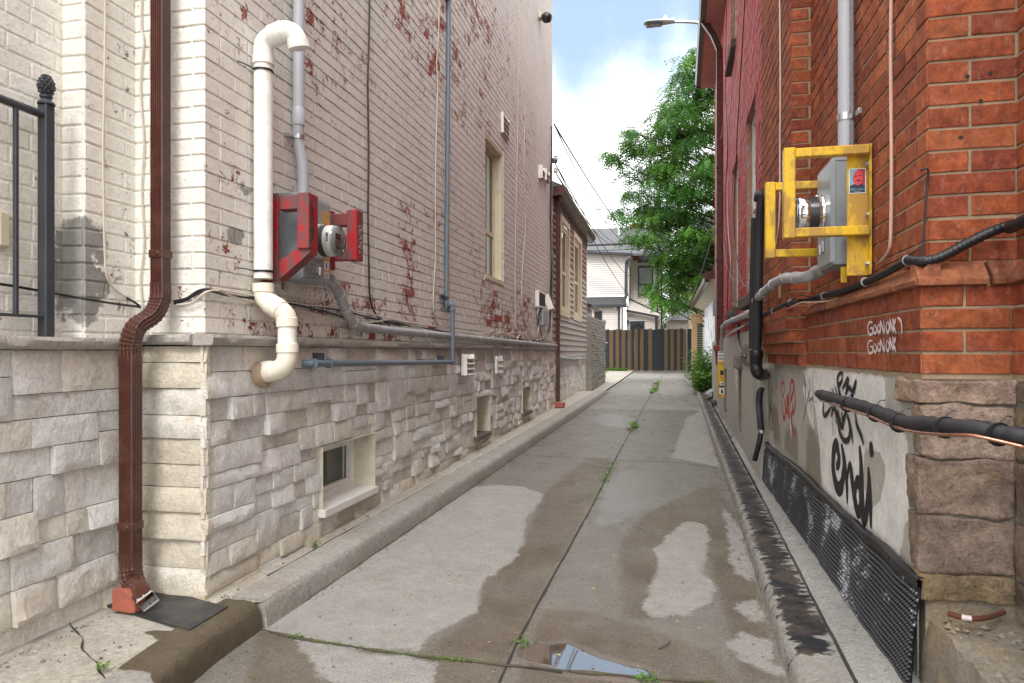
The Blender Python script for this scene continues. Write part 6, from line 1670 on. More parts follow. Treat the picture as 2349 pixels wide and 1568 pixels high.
for (a,b,c,d) in RW:
    xm=SX((a+b)/2); mb=MB()
    for y in (a+.001,b-.001):
        x=SX(y); mb.poly([(x-.003,y,c),(x+.13,y,c),(x+.13,y,d),(x-.003,y,d)])
    mb.poly([(xm,a,d-.001),(xm+.13,a,d-.001),(xm+.13,b,d-.001),(xm,b,d-.001)])
    mb.cur=(.3,0,.5,.5); w=mb.build('window',M['paint_red'],bldP)
    mb=MB(); x=xm+.10
    for (e,f,g,h) in ((a,a+.07,c,d),(b-.07,b,c,d),(a+.07,b-.07,c,c+.07),(a+.07,b-.07,d-.07,d),(a+.07,b-.07,(c+d)/2-.03,(c+d)/2+.03)): mb.box(x-.035,x+.02,e,f,g,h)
    mb.build('frame',M['white_frame'],w)
    mb=MB(); mb.poly([(x,a+.07,c+.07),(x,b-.07,c+.07),(x,b-.07,d-.07),(x,a+.07,d-.07)]); mb.build('glass',M['darkglass'],w)
    mb=MB(); blk(mb,SX(a)-.075,xm+.12,a-.06,b+.06,c-.11,c+.001,int(a*10),amp=.01,seg=5,rnd=.01,col=(.12,.10,.09)); mb.build('sill',M['sandstone'],w)
# rendered base with dark openings
def cfB2(p,r): 
    w=.25+.5*noise.noise(p*1.1+Vector((3,0,0))); return (max(0,min(1,w)),.3+.4*noise.noise(p*2),0,1)
BO=[(7.9,8.35,.35,H-.20),(10.4,11.0,.35,H-.25)]
mb=MB(); off=.055
backing(mb,(SX(Y0,off),Y0+.30,0),rdir,(Y1-Y0-.3)/rdir.y,.0,ZP,rn,[((a-Y0-.3)/rdir.y,(b-Y0-.3)/rdir.y,c,d) for a,b,c,d in BO],0,cfB2,0,.09)
mb.mi=0; mb.cur=(.3,.4,0,1)
mb.poly([(SX(Y0,off),Y0+.30,ZP),(SX(Y1,off),Y1,ZP),(SX(Y1)+.05,Y1,ZP+.03),(SX(Y0)+.05,Y0+.3,ZP+.03)]); mb.poly([(SX(Y1,off),Y1,0),(SX(Y1)+.1,Y1,0),(SX(Y1)+.1,Y1,ZP),(SX(Y1,off),Y1,ZP)]); mb.poly([(SX(Y0,off),Y0+.3,0),(SX(Y0)+.3,Y0+.3,0),(SX(Y0)+.3,Y0+.3,ZP),(SX(Y0,off),Y0+.3,ZP)])
for a,b,c,d in BO:
    mb.cur=(.0,.9,0,1)
    for y in (a,b): mb.poly([(SX(y,off),y,c),(SX(y)+.25,y,c),(SX(y)+.25,y,d),(SX(y,off),y,d)])
    mb.poly([(SX(a)+.20,a,c),(SX(b)+.20,b,c),(SX(b)+.20,b,d),(SX(a)+.20,a,d)]); mb.poly([(SX(a,off),a,d),(SX(b,off),b,d),(SX(b)+.2,b,d),(SX(a)+.2,a,d)])
mb.build('rendered_base',M['plaster'],bldP,smooth=30)
mb=MB(); blk(mb,SX(8.1,off)-.05,SX(8.1)+.1,7.75,8.5,H-.20,H-.02,77,amp=.02,rnd=.03,seg=6,col=(.30,.28,.25)); blk(mb,SX(7.2,off)-.02,SX(7.2)+.1,6.9,7.6,H-.14,H+.08,78,amp=.02,rnd=.03,seg=6,col=(.30,.28,.25)); mb.build('stone_lintel',M['sandstone'],bldP)
# eaves
mb=MB()
EO=.30
def eav(y,o,z): return (SX(y)-o,y,z)
ya,yb=2.6+3.2,15.35
A=[(0.02,ZEV),(-EO if False else EO,ZEV)]
def ribbon(mb,pts,ya,yb,k=1):
    for (o1,z1),(o2,z2) in zip(pts,pts[1:]): mb.poly([eav(ya,o1,z1),eav(ya,o2,z2),eav(yb,o2,z2),eav(yb,o1,z1)])
mb=MB(); y=ya
while y<yb-.01:
    y2=min(y+.30,yb); mb.poly([eav(y+.006,-.05,ZEV),eav(y+.006,EO,ZEV),eav(y2,EO,ZEV),eav(y2,-.05,ZEV)]); mb.poly([eav(y,-.05,ZEV+.006),eav(y,EO,ZEV+.006),eav(y+.006,EO,ZEV+.006),eav(y+.006,-.05,ZEV+.006)]); y=y2
ev=mb.build('soffit',M['soffit'],bldP,fix=False)
mb=MB(); ribbon(mb,[(EO,ZEV-.01),(EO+.012,ZEV-.01),(EO+.012,ZEV+.16),(EO,ZEV+.16)],ya,yb); ribbon(mb,[(EO+.012,ZEV+.03),(EO+.085,ZEV+.04),(EO+.11,ZEV+.10),(EO+.11,ZEV+.165),(EO+.012,ZEV+.165)],ya,yb)
mb.poly([eav(yb,EO,ZEV-.01),eav(yb,EO+.11,ZEV+.04),eav(yb,EO+.11,ZEV+.165),eav(yb,EO,ZEV+.165)]); mb.poly([eav(yb,-.05,ZEV-.005),eav(yb,EO,ZEV-.005),eav(yb,EO,ZEV+.16),eav(yb,-.05,ZEV+.6)]); mb.build('gutter',M['brown_dark'],bldP)
mb=MB(); mb.poly([eav(ya,EO+.06,ZEV+.17),eav(yb,EO+.06,ZEV+.17),eav(yb,-4,ZEV+2.8),eav(ya,-4,ZEV+2.8)]); mb.build('roof',M['shingle'],bldP)
# downpipe
YDP=12.35; dpx=SX(YDP)-.06
dpo=thing('downpipe','dark brown downpipe on the red painted wall','downpipe',(dpx,YDP,ZP))
def rectpipe(pts,w,h,mat,name,par):
    mb=MB()
    for a,b in zip(pts,pts[1:]): mb.bar(a,b,w,h,(0,1,0),.006)
    return mb.build(name,M[mat],par)
rectpipe([(dpx,YDP,H+.02),(dpx,YDP,ZEV-.45)],.10,.085,'brown','pipe',dpo); rectpipe([(dpx,YDP,ZEV-.46),(dpx-.10,YDP,ZEV-.20),(dpx-.26,YDP,ZEV+.05)],.10,.085,'brown_dark','elbow',dpo)
for z in (H+1.6,H+3.2): mb=MB(); mb.bbox(dpx-.06,dpx+.07,YDP-.055,YDP+.05,z-.02,z+.02,.003); mb.build('strap',M['brown_dark'],dpo)
mb=MB(); mb.bbox(dpx-.10,dpx+.04,YDP-.12,YDP+.06,H+.02,H+.12,.01); mb.lathe((dpx,YDP,H+.02),(0,0,-1),[(0,.075),(.25,.06)],12); mb.build('leader_head',simple('rusty_red_enamel',(.22,.05,.03),.5),dpo)
# conduit on the red wall
rcx=thing('weathered_conduit','grey conduit crossing the red painted wall and dropping at the brown downpipe','conduit',tuple(onskew(1690,735,.66)))
P=smooth_path([onskew(u,v,.64) for u,v in ((1740,708),(1724,718),(1700,728),(1675,738),(1664,744),(1659,752),(1657.5,770),(1656.5,800),(1656,815))],6)
mb=MB(); mb.tube(P,.035,14); pz_=mb.build('pipe',M['pvc_grey2'],rcx,smooth=True)
for i in (8,16,30): d=(P[i+1]-P[i]).normalized(); mb=MB(); mb.lathe(P[i],d,[(-.05,.035),(-.045,.043),(.045,.043),(.05,.035)],14); mb.build('coupling',M['pvc_grey2'],pz_,smooth=True)
# yellow cable cover with stickers
yb0=onskew(1656,860,.62); yy=yb0.y
xc1=yb0.x; hw=.062
yc=thing('cable_cover','tall yellow steel cover with stickers and white plate at the red house foot','cable cover',(xc1,yy,.45))
zt_=H-(828-808)*yy/1566; zb_=H-(908-808)*yy/1566; zt2=H-(806-808)*yy/1566
mb=MB(); mb.bbox(xc1-hw,xc1+hw,yy-.04,yy+.10,zb_,zt_,.008); mb.build('cover',M['yellow_steel'],yc)
mb=MB(); mb.bbox(xc1-hw,xc1+hw,yy-.043,yy-.037,zt_,zt2,.002); pl=mb.build('plate',wl,yc)
mb=MB()
for r in range(3):
    for k in range(6): mb.box(xc1-hw+.012+k*.019,xc1-hw+.023+k*.019,yy-.0450,yy-.0432,zt_+.018+r*.052,zt_+.052+r*.052)
mb.build('lettering',M['ink'],pl)
for (f,h_,w_,mt) in ((.62,.07,.05,'ink'),(.34,.05,.05,None),(.27,.03,.08,'ink'),(.10,.10,.08,None)):
    z=zb_+(zt_-zb_)*f; mb=MB(); mb.box(xc1-w_/2-.005,xc1+w_/2-.005,yy-.0425,yy-.0402,z,z+h_); s_=mb.build('sticker',M[mt] if mt else wl,yc)
    if mt is None: mb=MB(); mb.poly([(xc1-.02,yy-.0432,z+.01),(xc1+.02,yy-.0432,z+.015),(xc1+.005,yy-.0432,z+h_*.8),(xc1-.015,yy-.0432,z+h_*.6)]); mb.build('print',M['ink'],s_,fix=False)
a=onskew(1640,706,.66); mb=MB(); mb.bbox(a.x-.03,a.x+.05,a.y-.10,a.y+.10,a.z-.17,a.z+.17,.01)
gb=thing('small_grey_box','small grey utility box beside the brown downpipe on the red wall','utility box',tuple(a)); mb.build('body',M['box'],gb)
mb=MB(); mb.bbox(a.x-.04,a.x-.03,a.y-.08,a.y+.08,a.z-.15,a.z+.15,.004); mb.build('lid',M['box'],gb)
GP2='loose cables on the red painted wall'
cl=[([(1700,-60),(1690,100),(1680,200),(1672,300),(1668,420),(1670,520),(1676,600),(1672,690)],.006,'wirew','long cream cable drooping down the middle of the red wall'),
    ([(1668,-60),(1664,200),(1669,330),(1664,470),(1670,600),(1668,720)],.007,'black','black cable just right of the brown downpipe'),
    ([(1712,-60),(1700,150),(1690,330),(1684,480),(1686,560),(1700,640),(1712,660)],.006,'black','black cable slanting across the red wall to the window'),
    ([(1660,560),(1668,610),(1680,640),(1690,690),(1700,700),(1712,690),(1722,664)],.007,'black','black cable looping under the window sill of the red house'),
    ([(1690,0),(1676,60),(1664,180),(1659,280),(1652,330)],.005,'wirew','thin cream cable swinging out to the brown downpipe'),
    ([(1722,740),(1705,748),(1690,757),(1672,768),(1663,775)],.008,'wirew','cream cable under the conduit on the red wall'),
    ([(1695,742),(1694,775),(1700,805),(1712,820)],.012,'black','black cable hanging over the rendered base of the red house'),
    ([(1730,735),(1712,742),(1700,752),(1685,757),(1668,764)],.012,'black','black cable under the conduit on the red wall')]
for i,(L,r,m_,lb) in enumerate(cl): cable([onskew(u,v,.71-.03-.01*(i%3)-(.05 if v>740 else 0)) for u,v in L],r,m_,lb,GP2)
scrawl('graffiti_tag',bldP,'spray_white',lambda u,v:onskew(u,v,.70),[[(1590.4+a*.2731,550.5+b*.2731) for a,b in s] for s in ([(475,260),(480,520)],[(490,250),(487,420)],[(505,230),(500,500)],[(470,300),(510,270)],[(470,370),(510,330)],[(472,440),(508,400)],[(480,500),(500,440)],[(475,330),(495,290),(500,350)])],.018,tuple(rn),.012)
scrawl('graffiti_tag',bldP,'spray_orange',lambda u,v:onskew(u,v,.655),[[(1590.4+a*.2731,550.5+b*.2731) for a,b in s] for s in ([(335,830),(322,880),(335,900),(325,1040)],[(345,970),(350,1040),(330,1060)],[(375,860),(372,960),(380,1040)],[(320,1080),(330,1180),(340,1090),(345,1200)],[(345,1120),(350,1230),(358,1310)],[(365,1100),(372,1180),(385,1130),(380,1380)],[(352,1180),(345,1280)],[(315,1130),(322,1300)])],.022,tuple(rn),.004)
scrawl('graffiti_tag',bldP,'spray_green',lambda u,v:onskew(u,v,.655),[[(1590.4+a*.2731,550.5+b*.2731) for a,b in s] for s in ([(480,900),(478,1040)],[(492,1160),(490,1260)],[(505,1150),(500,1380)],[(515,1170),(518,1330)])],.025,tuple(rn),.004)
scrawl('graffiti_tag',bldR,'spray_green',GP,[[(1590.4+a*.2731,550.5+b*.2731) for a,b in s] for s in ([(630,1200),(636,1330)],[(622,1330),(614,1420)],[(648,1250),(652,1480)],[(636,1350),(640,1500)],[(660,1230),(662,1330)],[(625,1200),(624,1290)])],.035,(-1,0,0),.0015)
# crumpled corrugated sheet and broken asphalt on the strip
def grp(u,v): return at_ground(u,v,rz)
c=grp(1632,915); mb=MB(); nx,ny=26,10; ids={}
for i in range(nx+1):
    for j in range(ny+1):
        fx,fy=i/nx,j/ny; x=c.x-.11+.26*fy; y=c.y-.25+.75*fx
        z=rz(x,y)+.05+.12*math.sin(fy*2.3)+.022*math.sin(fx*38)+.03*noise.noise(Vector((x*3,y*3,1))); ids[i,j]=mb.vert((x,y,z))
for i in range(nx):
    for j in range(ny): mb.face((ids[i,j],ids[i+1,j],ids[i+1,j+1],ids[i,j+1]))
o=mb.build('corrugated_sheet',M['metal_corr'],smooth=60,loc=tuple(c)); tag(o,'crumpled grey corrugated metal sheet on the ground beside the yellow cover','metal sheet')
sm=o.modifiers.new('s','SOLIDIFY'); sm.thickness=.004
rnd=random.Random(9)
LBR=['low flat','small pointed','thin curled','broad cracked','squarish','long narrow','smallest rounded']
for i,(u,v,s) in enumerate(((1660,935,.20),(1672,948,.13),(1650,925,.12),(1686,950,.12),(1668,922,.16),(1640,930,.10),(1712,968,.12))):
    p=grp(u,v); mb=MB(); blk(mb,p.x-s/2,p.x+s/2,p.y-s,p.y+s*.8,p.z-.02,p.z+.05+s*.25,200+i,amp=.03,seg=6,rnd=.02)
    o=mb.build('asphalt_lump',M['tar'],loc=tuple(p)); tag(o,['flat black asphalt lump just below the yellow cover','black asphalt lump among weeds right of the kerb','small black asphalt lump beside the corrugated sheet','black asphalt lump nearest the render with orange tags','black asphalt lump behind the yellow cover foot','small asphalt lump on the far kerb edge','crumpled black lump at the far end of the dimpled sheets'][i],'asphalt lump','broken asphalt lumps on the right strip')
# ================================================================= CLAPBOARD COTTAGE ON THE LEFT
XCt=-2.10
ct=thing('clapboard_cottage','low cottage with taupe siding and brown gutter on a stone base, past the brick building','building',(XCt,15.5,0))
YA,YB=YE+.08,18.1
def siding(mb,X,y0,y1,z0,z1,h,nx=1,holes=(),axis='x',lap=.012):
    z=z0
    while z<z1-.002:
        zz=min(z+h,z1)
        segs=cut(y0,y1,(z+zz)/2,holes)
        for a,b in segs:
            if axis=='x':
                mb.poly([(X+nx*lap,a,z),(X+nx*lap,b,z),(X,b,zz),(X,a,zz)]); mb.poly([(X+nx*lap,a,z),(X+nx*lap,b,z),(X-nx*.01,b,z),(X-nx*.01,a,z)])
            else:
                mb.poly([(a,X+nx*lap,z),(b,X+nx*lap,z),(b,X,zz),(a,X,zz)]); mb.poly([(a,X+nx*lap,z),(b,X+nx*lap,z),(b,X-nx*.01,z),(a,X-nx*.01,z)])
        z=zz
def cw(u0,u1,v0,v1):
    a=onx(u0,v0,XCt).y; b=onx(u1,v0,XCt).y
    return a,b
ca=cw(1284,1302,520,710); cb_=cw(1314,1330,560,730)
zwa,zwb=onx(1302,718,XCt).z, onx(1302,528,XCt).z
CWN=[(ca[0],ca[1],zwa,zwb),(cb_[0],cb_[1],zwa,zwb)]
zsd=H-.10
zre=H+1.95
mb=MB(); siding(mb,XCt,YA,YB,zsd,zre,.125,1,CWN,lap=.034); mb.build('siding',M['siding_taupe'],ct,fix=False)
mb=MB(); siding(mb,XCt,YA,YB,zre,H+3.05,.125,1,CWN,lap=.034); mb.build('upper_siding',M['siding_reflect'],ct,fix=False)
mb=MB(); mb.poly([(XCt-.008,YA,0),(-7,YA,0),(-7,YA,H+3.05),(XCt-.008,YA,H+3.05)]); siding(mb,YB,-7,XCt,0.2,H+3.05,.125,1,(),axis='y'); mb.build('end_wall',M['siding_taupe'],ct,fix=False)
mb=MB(); mb.bbox(XCt-.02,XCt+.03,YB-.05,YB+.02,zsd-.1,H+3.0,.003); mb.build('corner_board',M['siding_taupe'],ct)
mb=MB(); mb.box(XCt-.02,XCt+.02,YA+.1,YB-.06,H-.32,H-.10); mb.build('skirt_board',M['siding_taupe'],ct)
mb=MB(); veneer(mb,(XCt,YA,0),(0,1,0),YB-YA,.0,H-.32,(1,0,0),colfn=scf,rs=44,rowh=.2,g=.06,dmin=.004,dmax=.02); mb.build('stone_base',[M['stone'],M['dark']],ct,smooth=30)
for (a,b,c,d) in CWN: sash_window(ct,XCt,a,b,c,d,.05,1,split=.45,fr=.06)
for (a,b,c,d) in CWN:
    mb=MB(); X=XCt+.022
    for (e,f,g,h) in ((a-.10,a,c-.12,d+.12),(b,b+.10,c-.12,d+.12),(a,b,d,d+.12),(a,b,c-.12,c)): mb.bbox(X-.03,X+.022,e,f,g,h,.003)
    mb.build('window_trim',M['cream'],ct)
ZG=H+3.08
mb=MB()
def gprof(y): return [(XCt+.02,y,ZG-.16),(XCt+.02,y,ZG+.02),(XCt+.24,y,ZG+.02),(XCt+.25,y,ZG-.05),(XCt+.17,y,ZG-.14)]
A=[mb.vert(p) for p in gprof(YA-.02)]; B=[mb.vert(p) for p in gprof(YB+.25)]
mb.face(A); mb.face(B[::-1])
for k in range(5): mb.face((A[k],A[(k+1)%5],B[(k+1)%5],B[k]))
mb.build('gutter',M['brown'],ct)
mb=MB(); mb.poly([(XCt+.02,YA,ZG-.17),(XCt+.20,YA,ZG-.17),(XCt+.20,YB+.25,ZG-.17),(XCt+.02,YB+.25,ZG-.17)]); mb.bbox(XCt,XCt+.03,YA,YB+.1,ZG-.33,ZG-.16,.003); mb.build('fascia',M['brown'],ct)
mb=MB(); mb.poly([(XCt+.22,YA-.03,ZG+.03),(XCt+.22,YB+.28,ZG+.03),(-5,YB+.28,ZG+1.5),(-5,YA-.03,ZG+1.5)]); mb.poly([(XCt+.22,YB+.28,ZG+.03),(XCt+.22,YB+.28,ZG-.05),(-5,YB+.28,ZG+1.4),(-5,YB+.28,ZG+1.5)]); mb.build('roof',M['brown_dark'],ct)
cd=thing('downspout','brown downspout between the brick building and the taupe cottage','downspout',(XCt+.06,YA+.15,.2))
xx=XCt+.075; y_=onx(1280,600,xx).y
rectpipe([(xx,y_,.22),(xx,y_,ZG-.12)],.075,.075,'brown','pipe',cd)
mb=MB(); mb.bbox(xx-.05,xx+.05,y_-.05,y_+.05,H+.62,H+.68,.004); mb.build('strap',M['brown'],cd)
mb=MB(); mb.bbox(xx-.06,xx+.06,y_-.06,y_+.06,ZG-.18,ZG-.03,.01); mb.build('outlet',M['brown'],cd)
rb=mb=MB(); P=[(xx,y_,.25),(xx+.05,y_-.1,.20),(xx+.12,y_-.3,.19)]; 
for a,b in zip(P,P[1:]): mb.bar(a,b,.085,.075,(0,0,1),.006)
mb.build('shoe',M['brown'],cd)
p=Vector((xx+.1,y_-.35,walkz(xx+.1,y_-.35))); mb=MB(); mb.bbox(p.x-.06,p.x+.10,p.y-.28,p.y-.08,p.z+.002,p.z+.10,.012); tag(mb.build('brick_piece',M['brickfrag'],loc=tuple(p)),'reddish brick lying on the walk at the far downspout','brick')
mb=MB(); q=onz(1307,930,walkz(-1.85,11.6)); mb.bbox(q.x-.14,q.x+.12,q.y-.12,q.y+.14,q.z+.002,q.z+.016,.003); tag(mb.build('dark_tile',M['rubber'],loc=tuple(q)),'flat dark tile on the walk beside the far brick','tile')
P=smooth_path([onx(u,v,XCt+.07) for u,v in ((1283,821),(1300,823),(1322,824),(1338,823),(1344,822))],4); wc=thing('weathered_conduit','short grey conduit low on the taupe cottage siding','conduit',tuple(P[8])); mb=MB(); mb.tube(P,.032,12); mb.build('pipe',M['pvc_grey2'],wc,smooth=True)
mb=MB(); mb.lathe(P[8],(0,1,0),[(-.05,.032),(-.045,.04),(.045,.04),(.05,.032)],12); mb.build('coupling',M['pvc_grey2'],wc,smooth=True)
louver('wall_vent',XCt+.03,onx(1320,834,XCt).y,onx(1325,834,XCt).y,H-.29,H-.12,.06,3,par=ct)
# grey block wall
YW0,YW1=18.2,22.2; XW=-1.95
gw=thing('block_wall','weathered grey block garden wall beyond the taupe cottage','wall',(XW,20,0))
mb=MB(); rnd=random.Random(3); z=.15
ws=thing
while z<H+.93:
    h=.085; s=YW0
    while s<YW1:
        w=rnd.uniform(.25,.5); e=min(s+w,YW1); o=rnd.uniform(.005,.035); mb.bbox(XW-.15,XW+o,s+.008,e,z+.008,z+h,.006); s=e
    z+=h
mb.build('blocks',M['greyblock'],gw); mb=MB(); mb.box(XW-.14,XW-.012,YW0,YW1,.0,H+.95); mb.build('core',M['greyblock'],gw)
mb=MB(); mb.box(XW-.2,XW+.03,YW1-.25,YW1+.02,H+.9,H+1.02); mb.build('coping',M['greyblock'],gw)
# little shed roof behind the wall
sh=thing('garden_shed','small brown roofed shed top showing above the block wall','shed',(-2.6,20.3,0))
mb=MB(); mb.box(-3.4,-2.35,20,22,0.2,H+1.35); mb.build('body',M['siding_white'],sh); mb=MB(); mb.bar((-2.9,19.9,H+1.55),(-2.9,22.1,H+1.55),1.5,.06,(.25,0,1)); mb.bbox(-2.22,-2.12,19.9,22.1,H+1.30,H+1.40,.01); mb.build('roof',M['brown'],sh)
# ================================================================= FENCE
YF=30.4
fn=thing('board_fence','tall gate and fence of alternating black and brown boards closing the lane','fence',(-.8,YF,zl(30)))
zf0=H-(851-808)*YF/1566*.985; zf1=H+(808-756)*YF/1566*.985
def fx(u): return ony(u,800,YF).x
cols='kkkbkbkbkbkbkbkbkbkb'
Zf=lambda z: 1254+.3121*z
bd=[(418,440,0),(441,461,0),(463,487,1),(488,507,0),(508,531,1),(532,551,0),(553,577,1),(578,596,0),(598,621,1),(622,643,0),(645,668,1),(669,688,0),(690,714,1),(723,748,0),(750,773,1),(775,796,0),(798,818,0),(820,843,0),(844,864,0),(866,888,1),(890,909,0),(911,934,1),(936,956,0),(958,980,1),(982,1002,0),(1004,1027,1)]
rnd=random.Random(12)
for (a,b,k) in bd:
    x0,x1=fx(Zf(a)),fx(Zf(b)); mb=MB(); zt=zf1+rnd.uniform(-.025,.025); mb.bbox(x0-.004,x1+.006,YF-.012,YF+.012,zf0+rnd.uniform(0,.04),zt,.004)
    mb.build('black_board' if k==0 else 'brown_board',M['wood_black' if k==0 else 'wood_brown'],fn)
for x,nm in ((fx(Zf(1050)),'post'),(fx(Zf(716)),'post'),(fx(Zf(412)),'post')):
    mb=MB(); mb.bbox(x-.09,x+.09,YF+.02,YF+.2,0.2,zf1+(.55 if x>1 else 0),.008); mb.build('post',M['wood_black'],fn)
for z in (zf0+.35,zf1-.35): mb=MB(); mb.bbox(fx(Zf(418)),fx(Zf(1027)),YF+.014,YF+.06,z-.05,z+.05,.004); mb.build('rail',M['wood_black'],fn)
mb=MB(); x=fx(Zf(430)); mb.bbox(x-.05,x+.10,YF-.04,YF-.013,zf0+1.2,zf0+1.26,.004); mb.build('latch',M['galv'],fn)
# grass verge along the fence foot
def weeds(name,label,cat,pts_fn,n,h,seed,group=None,kind=None,wd=.012,cols=((.07,.16,.025),(.12,.24,.04)),bend=.6,leafy=False,loc=None):
    rnd=random.Random(seed); mb=MB()
    for i in range(n):
        p=pts_fn(rnd); 
        if p is None: continue
        c=[a+(b-a)*rnd.random() for a,b in zip(*cols)]; mb.cur=tuple(c)+(1,)
        a=rnd.uniform(0,2*math.pi); hh=h*rnd.uniform(.4,1); d=Vector((math.cos(a),math.sin(a),0)); s=Vector((-d.y,d.x,0)); w=wd*rnd.uniform(.6,1.2)
        if leafy:
            z0=rnd.uniform(.1,1)**.8*hh; L=w*rnd.uniform(1.5,3); c0=p+Vector((0,0,z0))+d*hh*.3*rnd.random(); up=Vector((0,0,rnd.uniform(-.3,.8)))
            t=(d+up).normalized(); mb.poly([c0,c0+t*L*.5+s*w,c0+t*L,c0+t*L*.5-s*w])
        else:
            q1=p+Vector((0,0,hh*.6))+d*hh*bend*.25; q2=p+Vector((0,0,hh*.9))+d*hh*bend
            mb.poly([p-s*w*.5,p+s*w*.5,q1+s*w*.4,q1-s*w*.4]); mb.poly([q1-s*w*.4,q1+s*w*.4,q2])
    o=mb.build(name,M['grass'],fix=False,loc=loc or mb.v[0]); tag(o,label,cat,group,kind); return o
weeds('grass','strip of grass at the foot of the fence','grass',lambda r:Vector((r.uniform(fx(1384),fx(1440)),r.uniform(29.6,30.35),zl(30))),1600,.16,1,kind='stuff',wd=.02)
# weeds growing in the joints
def along(L,w,dz=.0):
    P=[onlane(u,v) for u,v in L]
    def f(r):
        i=r.randrange(len(P)-1); p=P[i].lerp(P[i+1],r.random()); return p+Vector((r.gauss(0,w),r.gauss(0,w),0))
    return f
G2='weeds in the lane joints'
weeds('weed','weed clump in the middle joint, nearer of the two long ones','weed',along([(1365,1150),(1368,1138),(1377,1122)],.016),40,.018,11,G2,None,.009,leafy=True)
weeds('weed','longest green weed strip in the middle joint','weed',along([(1385,1108),(1395,1085),(1410,1060)],.024),150,.022,12,G2,None,.011,leafy=True)
weeds('weed','small weed tuft where the middle joint meets the near cross joint','weed',along([(1185,1476),(1202,1472)],.02),30,.018,13,G2,None,.007,leafy=True)
weeds('weed','weed at the bottom edge by the puddle','weed',along([(1470,1560),(1500,1562)],.02),40,.022,14,G2,None,.008,leafy=True)
weeds('weed','weeds along the far middle joint','weed',along([(1450,990),(1455,975),(1450,985)],.03),60,.05,15,G2,None,.03,leafy=True)
weeds('weed','weed strip in the farthest stretch of the middle joint','weed',along([(1496,905),(1503,893),(1510,878)],.04),220,.06,16,G2,None,.035,leafy=True)
weeds('moss','moss and tiny weeds along the near cross joint','moss',along([(700,1468),(860,1494),(1000,1512),(1085,1520)],.006),420,.008,17,None,'stuff',.004,leafy=True)
weeds('weed','tiny weed at the start of the near cross joint','weed',along([(680,1463),(690,1466)],.01),24,.016,18,G2,None,.006,leafy=True)
pw=onz(232,1540,.125); weeds('weed','small weed in the cracked slab at the bottom left','weed',lambda r:Vector((pw.x+r.gauss(0,.012),pw.y+r.gauss(0,.01),.13)),34,.02,19,'weeds beside the left kerb',None,.006,leafy=True)
pw2=onz(723,1256,.125); weeds('weed','tiny weed in the seam behind the left kerb','weed',lambda r:Vector((pw2.x+r.gauss(0,.008),pw2.y+r.gauss(0,.01),.13)),24,.022,20,'weeds beside the left kerb',None,.009,leafy=True)
pg=grp(1697,950); weeds('weed','weeds on the strip beside the orange tagged render','weed',lambda r:Vector((pg.x+r.gauss(0,.09),pg.y+r.gauss(0,.25),pg.z-.02)),160,.12,22,'weeds on the right strip',None,.015)
pg2=grp(1652,918); weeds('weed','weeds at the foot of the yellow cover','weed',lambda r:Vector((pg2.x+r.gauss(0,.07),pg2.y+r.gauss(0,.25),pg2.z)),160,.10,23,'weeds on the right strip',None,.015)
# bushy weeds by the garage
bu=[]
for i,(x,y,r_,h_,cc) in enumerate(((1.05,19.0,.35,.95,((.05,.13,.02),(.10,.24,.04))),(1.0,20.6,.38,1.15,((.05,.12,.02),(.09,.20,.04))),(.95,17.8,.30,.55,((.07,.16,.03),(.16,.30,.05))))):
    zz=zl(y)+.05
    weeds('weedy_bush',['leafy weeds against the white painted garage wall','tallest leafy weeds, behind the others by the garage','low bright weeds nearest the kerb by the garage'][i],'bush',(lambda x,y,r_,zz:(lambda r:Vector((x+r.gauss(0,r_*.45),y+r.gauss(0,r_*.9),zz))))(x,y,r_,zz),2600,h_,40+i,'weeds growing by the garage',None,.035,cc,leafy=True)
# ================================================================= FAR HOUSE
YH=36.0
fh=thing('white_house','white sided house with grey shingle roofs and charcoal trim behind the board fence','building',(-3,YH,0))
def hp(a,b,Y=YH): return ony(Zf(a),428.2+.3121*b,Y)
def hq(a0,a1,b0,b1,Y): 
    p=hp(a0,b0,Y); q=hp(a1,b1,Y); return p.x,q.x,q.z,p.z
def sidebox(a0,a1,b0,b1,Y,depth,name='siding',mat='siding_white',h=.11):
    x0,x1,z0,z1=hq(a0,a1,b0,b1,Y); mb=MB(); siding(mb,Y,x0,x1,z0,z1,h,-1,(),axis='y',lap=.035)
    siding(mb,x1,Y,Y+depth,z0,z1,h,1,(),axis='x',lap=.035)
    mb.poly([(x0,Y+.01,z0),(x0,Y+depth,z0),(x0,Y+depth,z1),(x0,Y+.01,z1)]); return mb.build(name,M[mat],fh,fix=False)
def tb(name,a0,a1,b0,b1,Y,t=.1,mat='trim_dark',par=None):
    x0,x1,z0,z1=hq(a0,a1,b0,b1,Y); mb=MB(); mb.bbox(x0,x1,Y-t,Y,z0,z1,.01); return mb.build(name,M[mat],par or fh)
sidebox(150,606,497,800,YH,3.0)
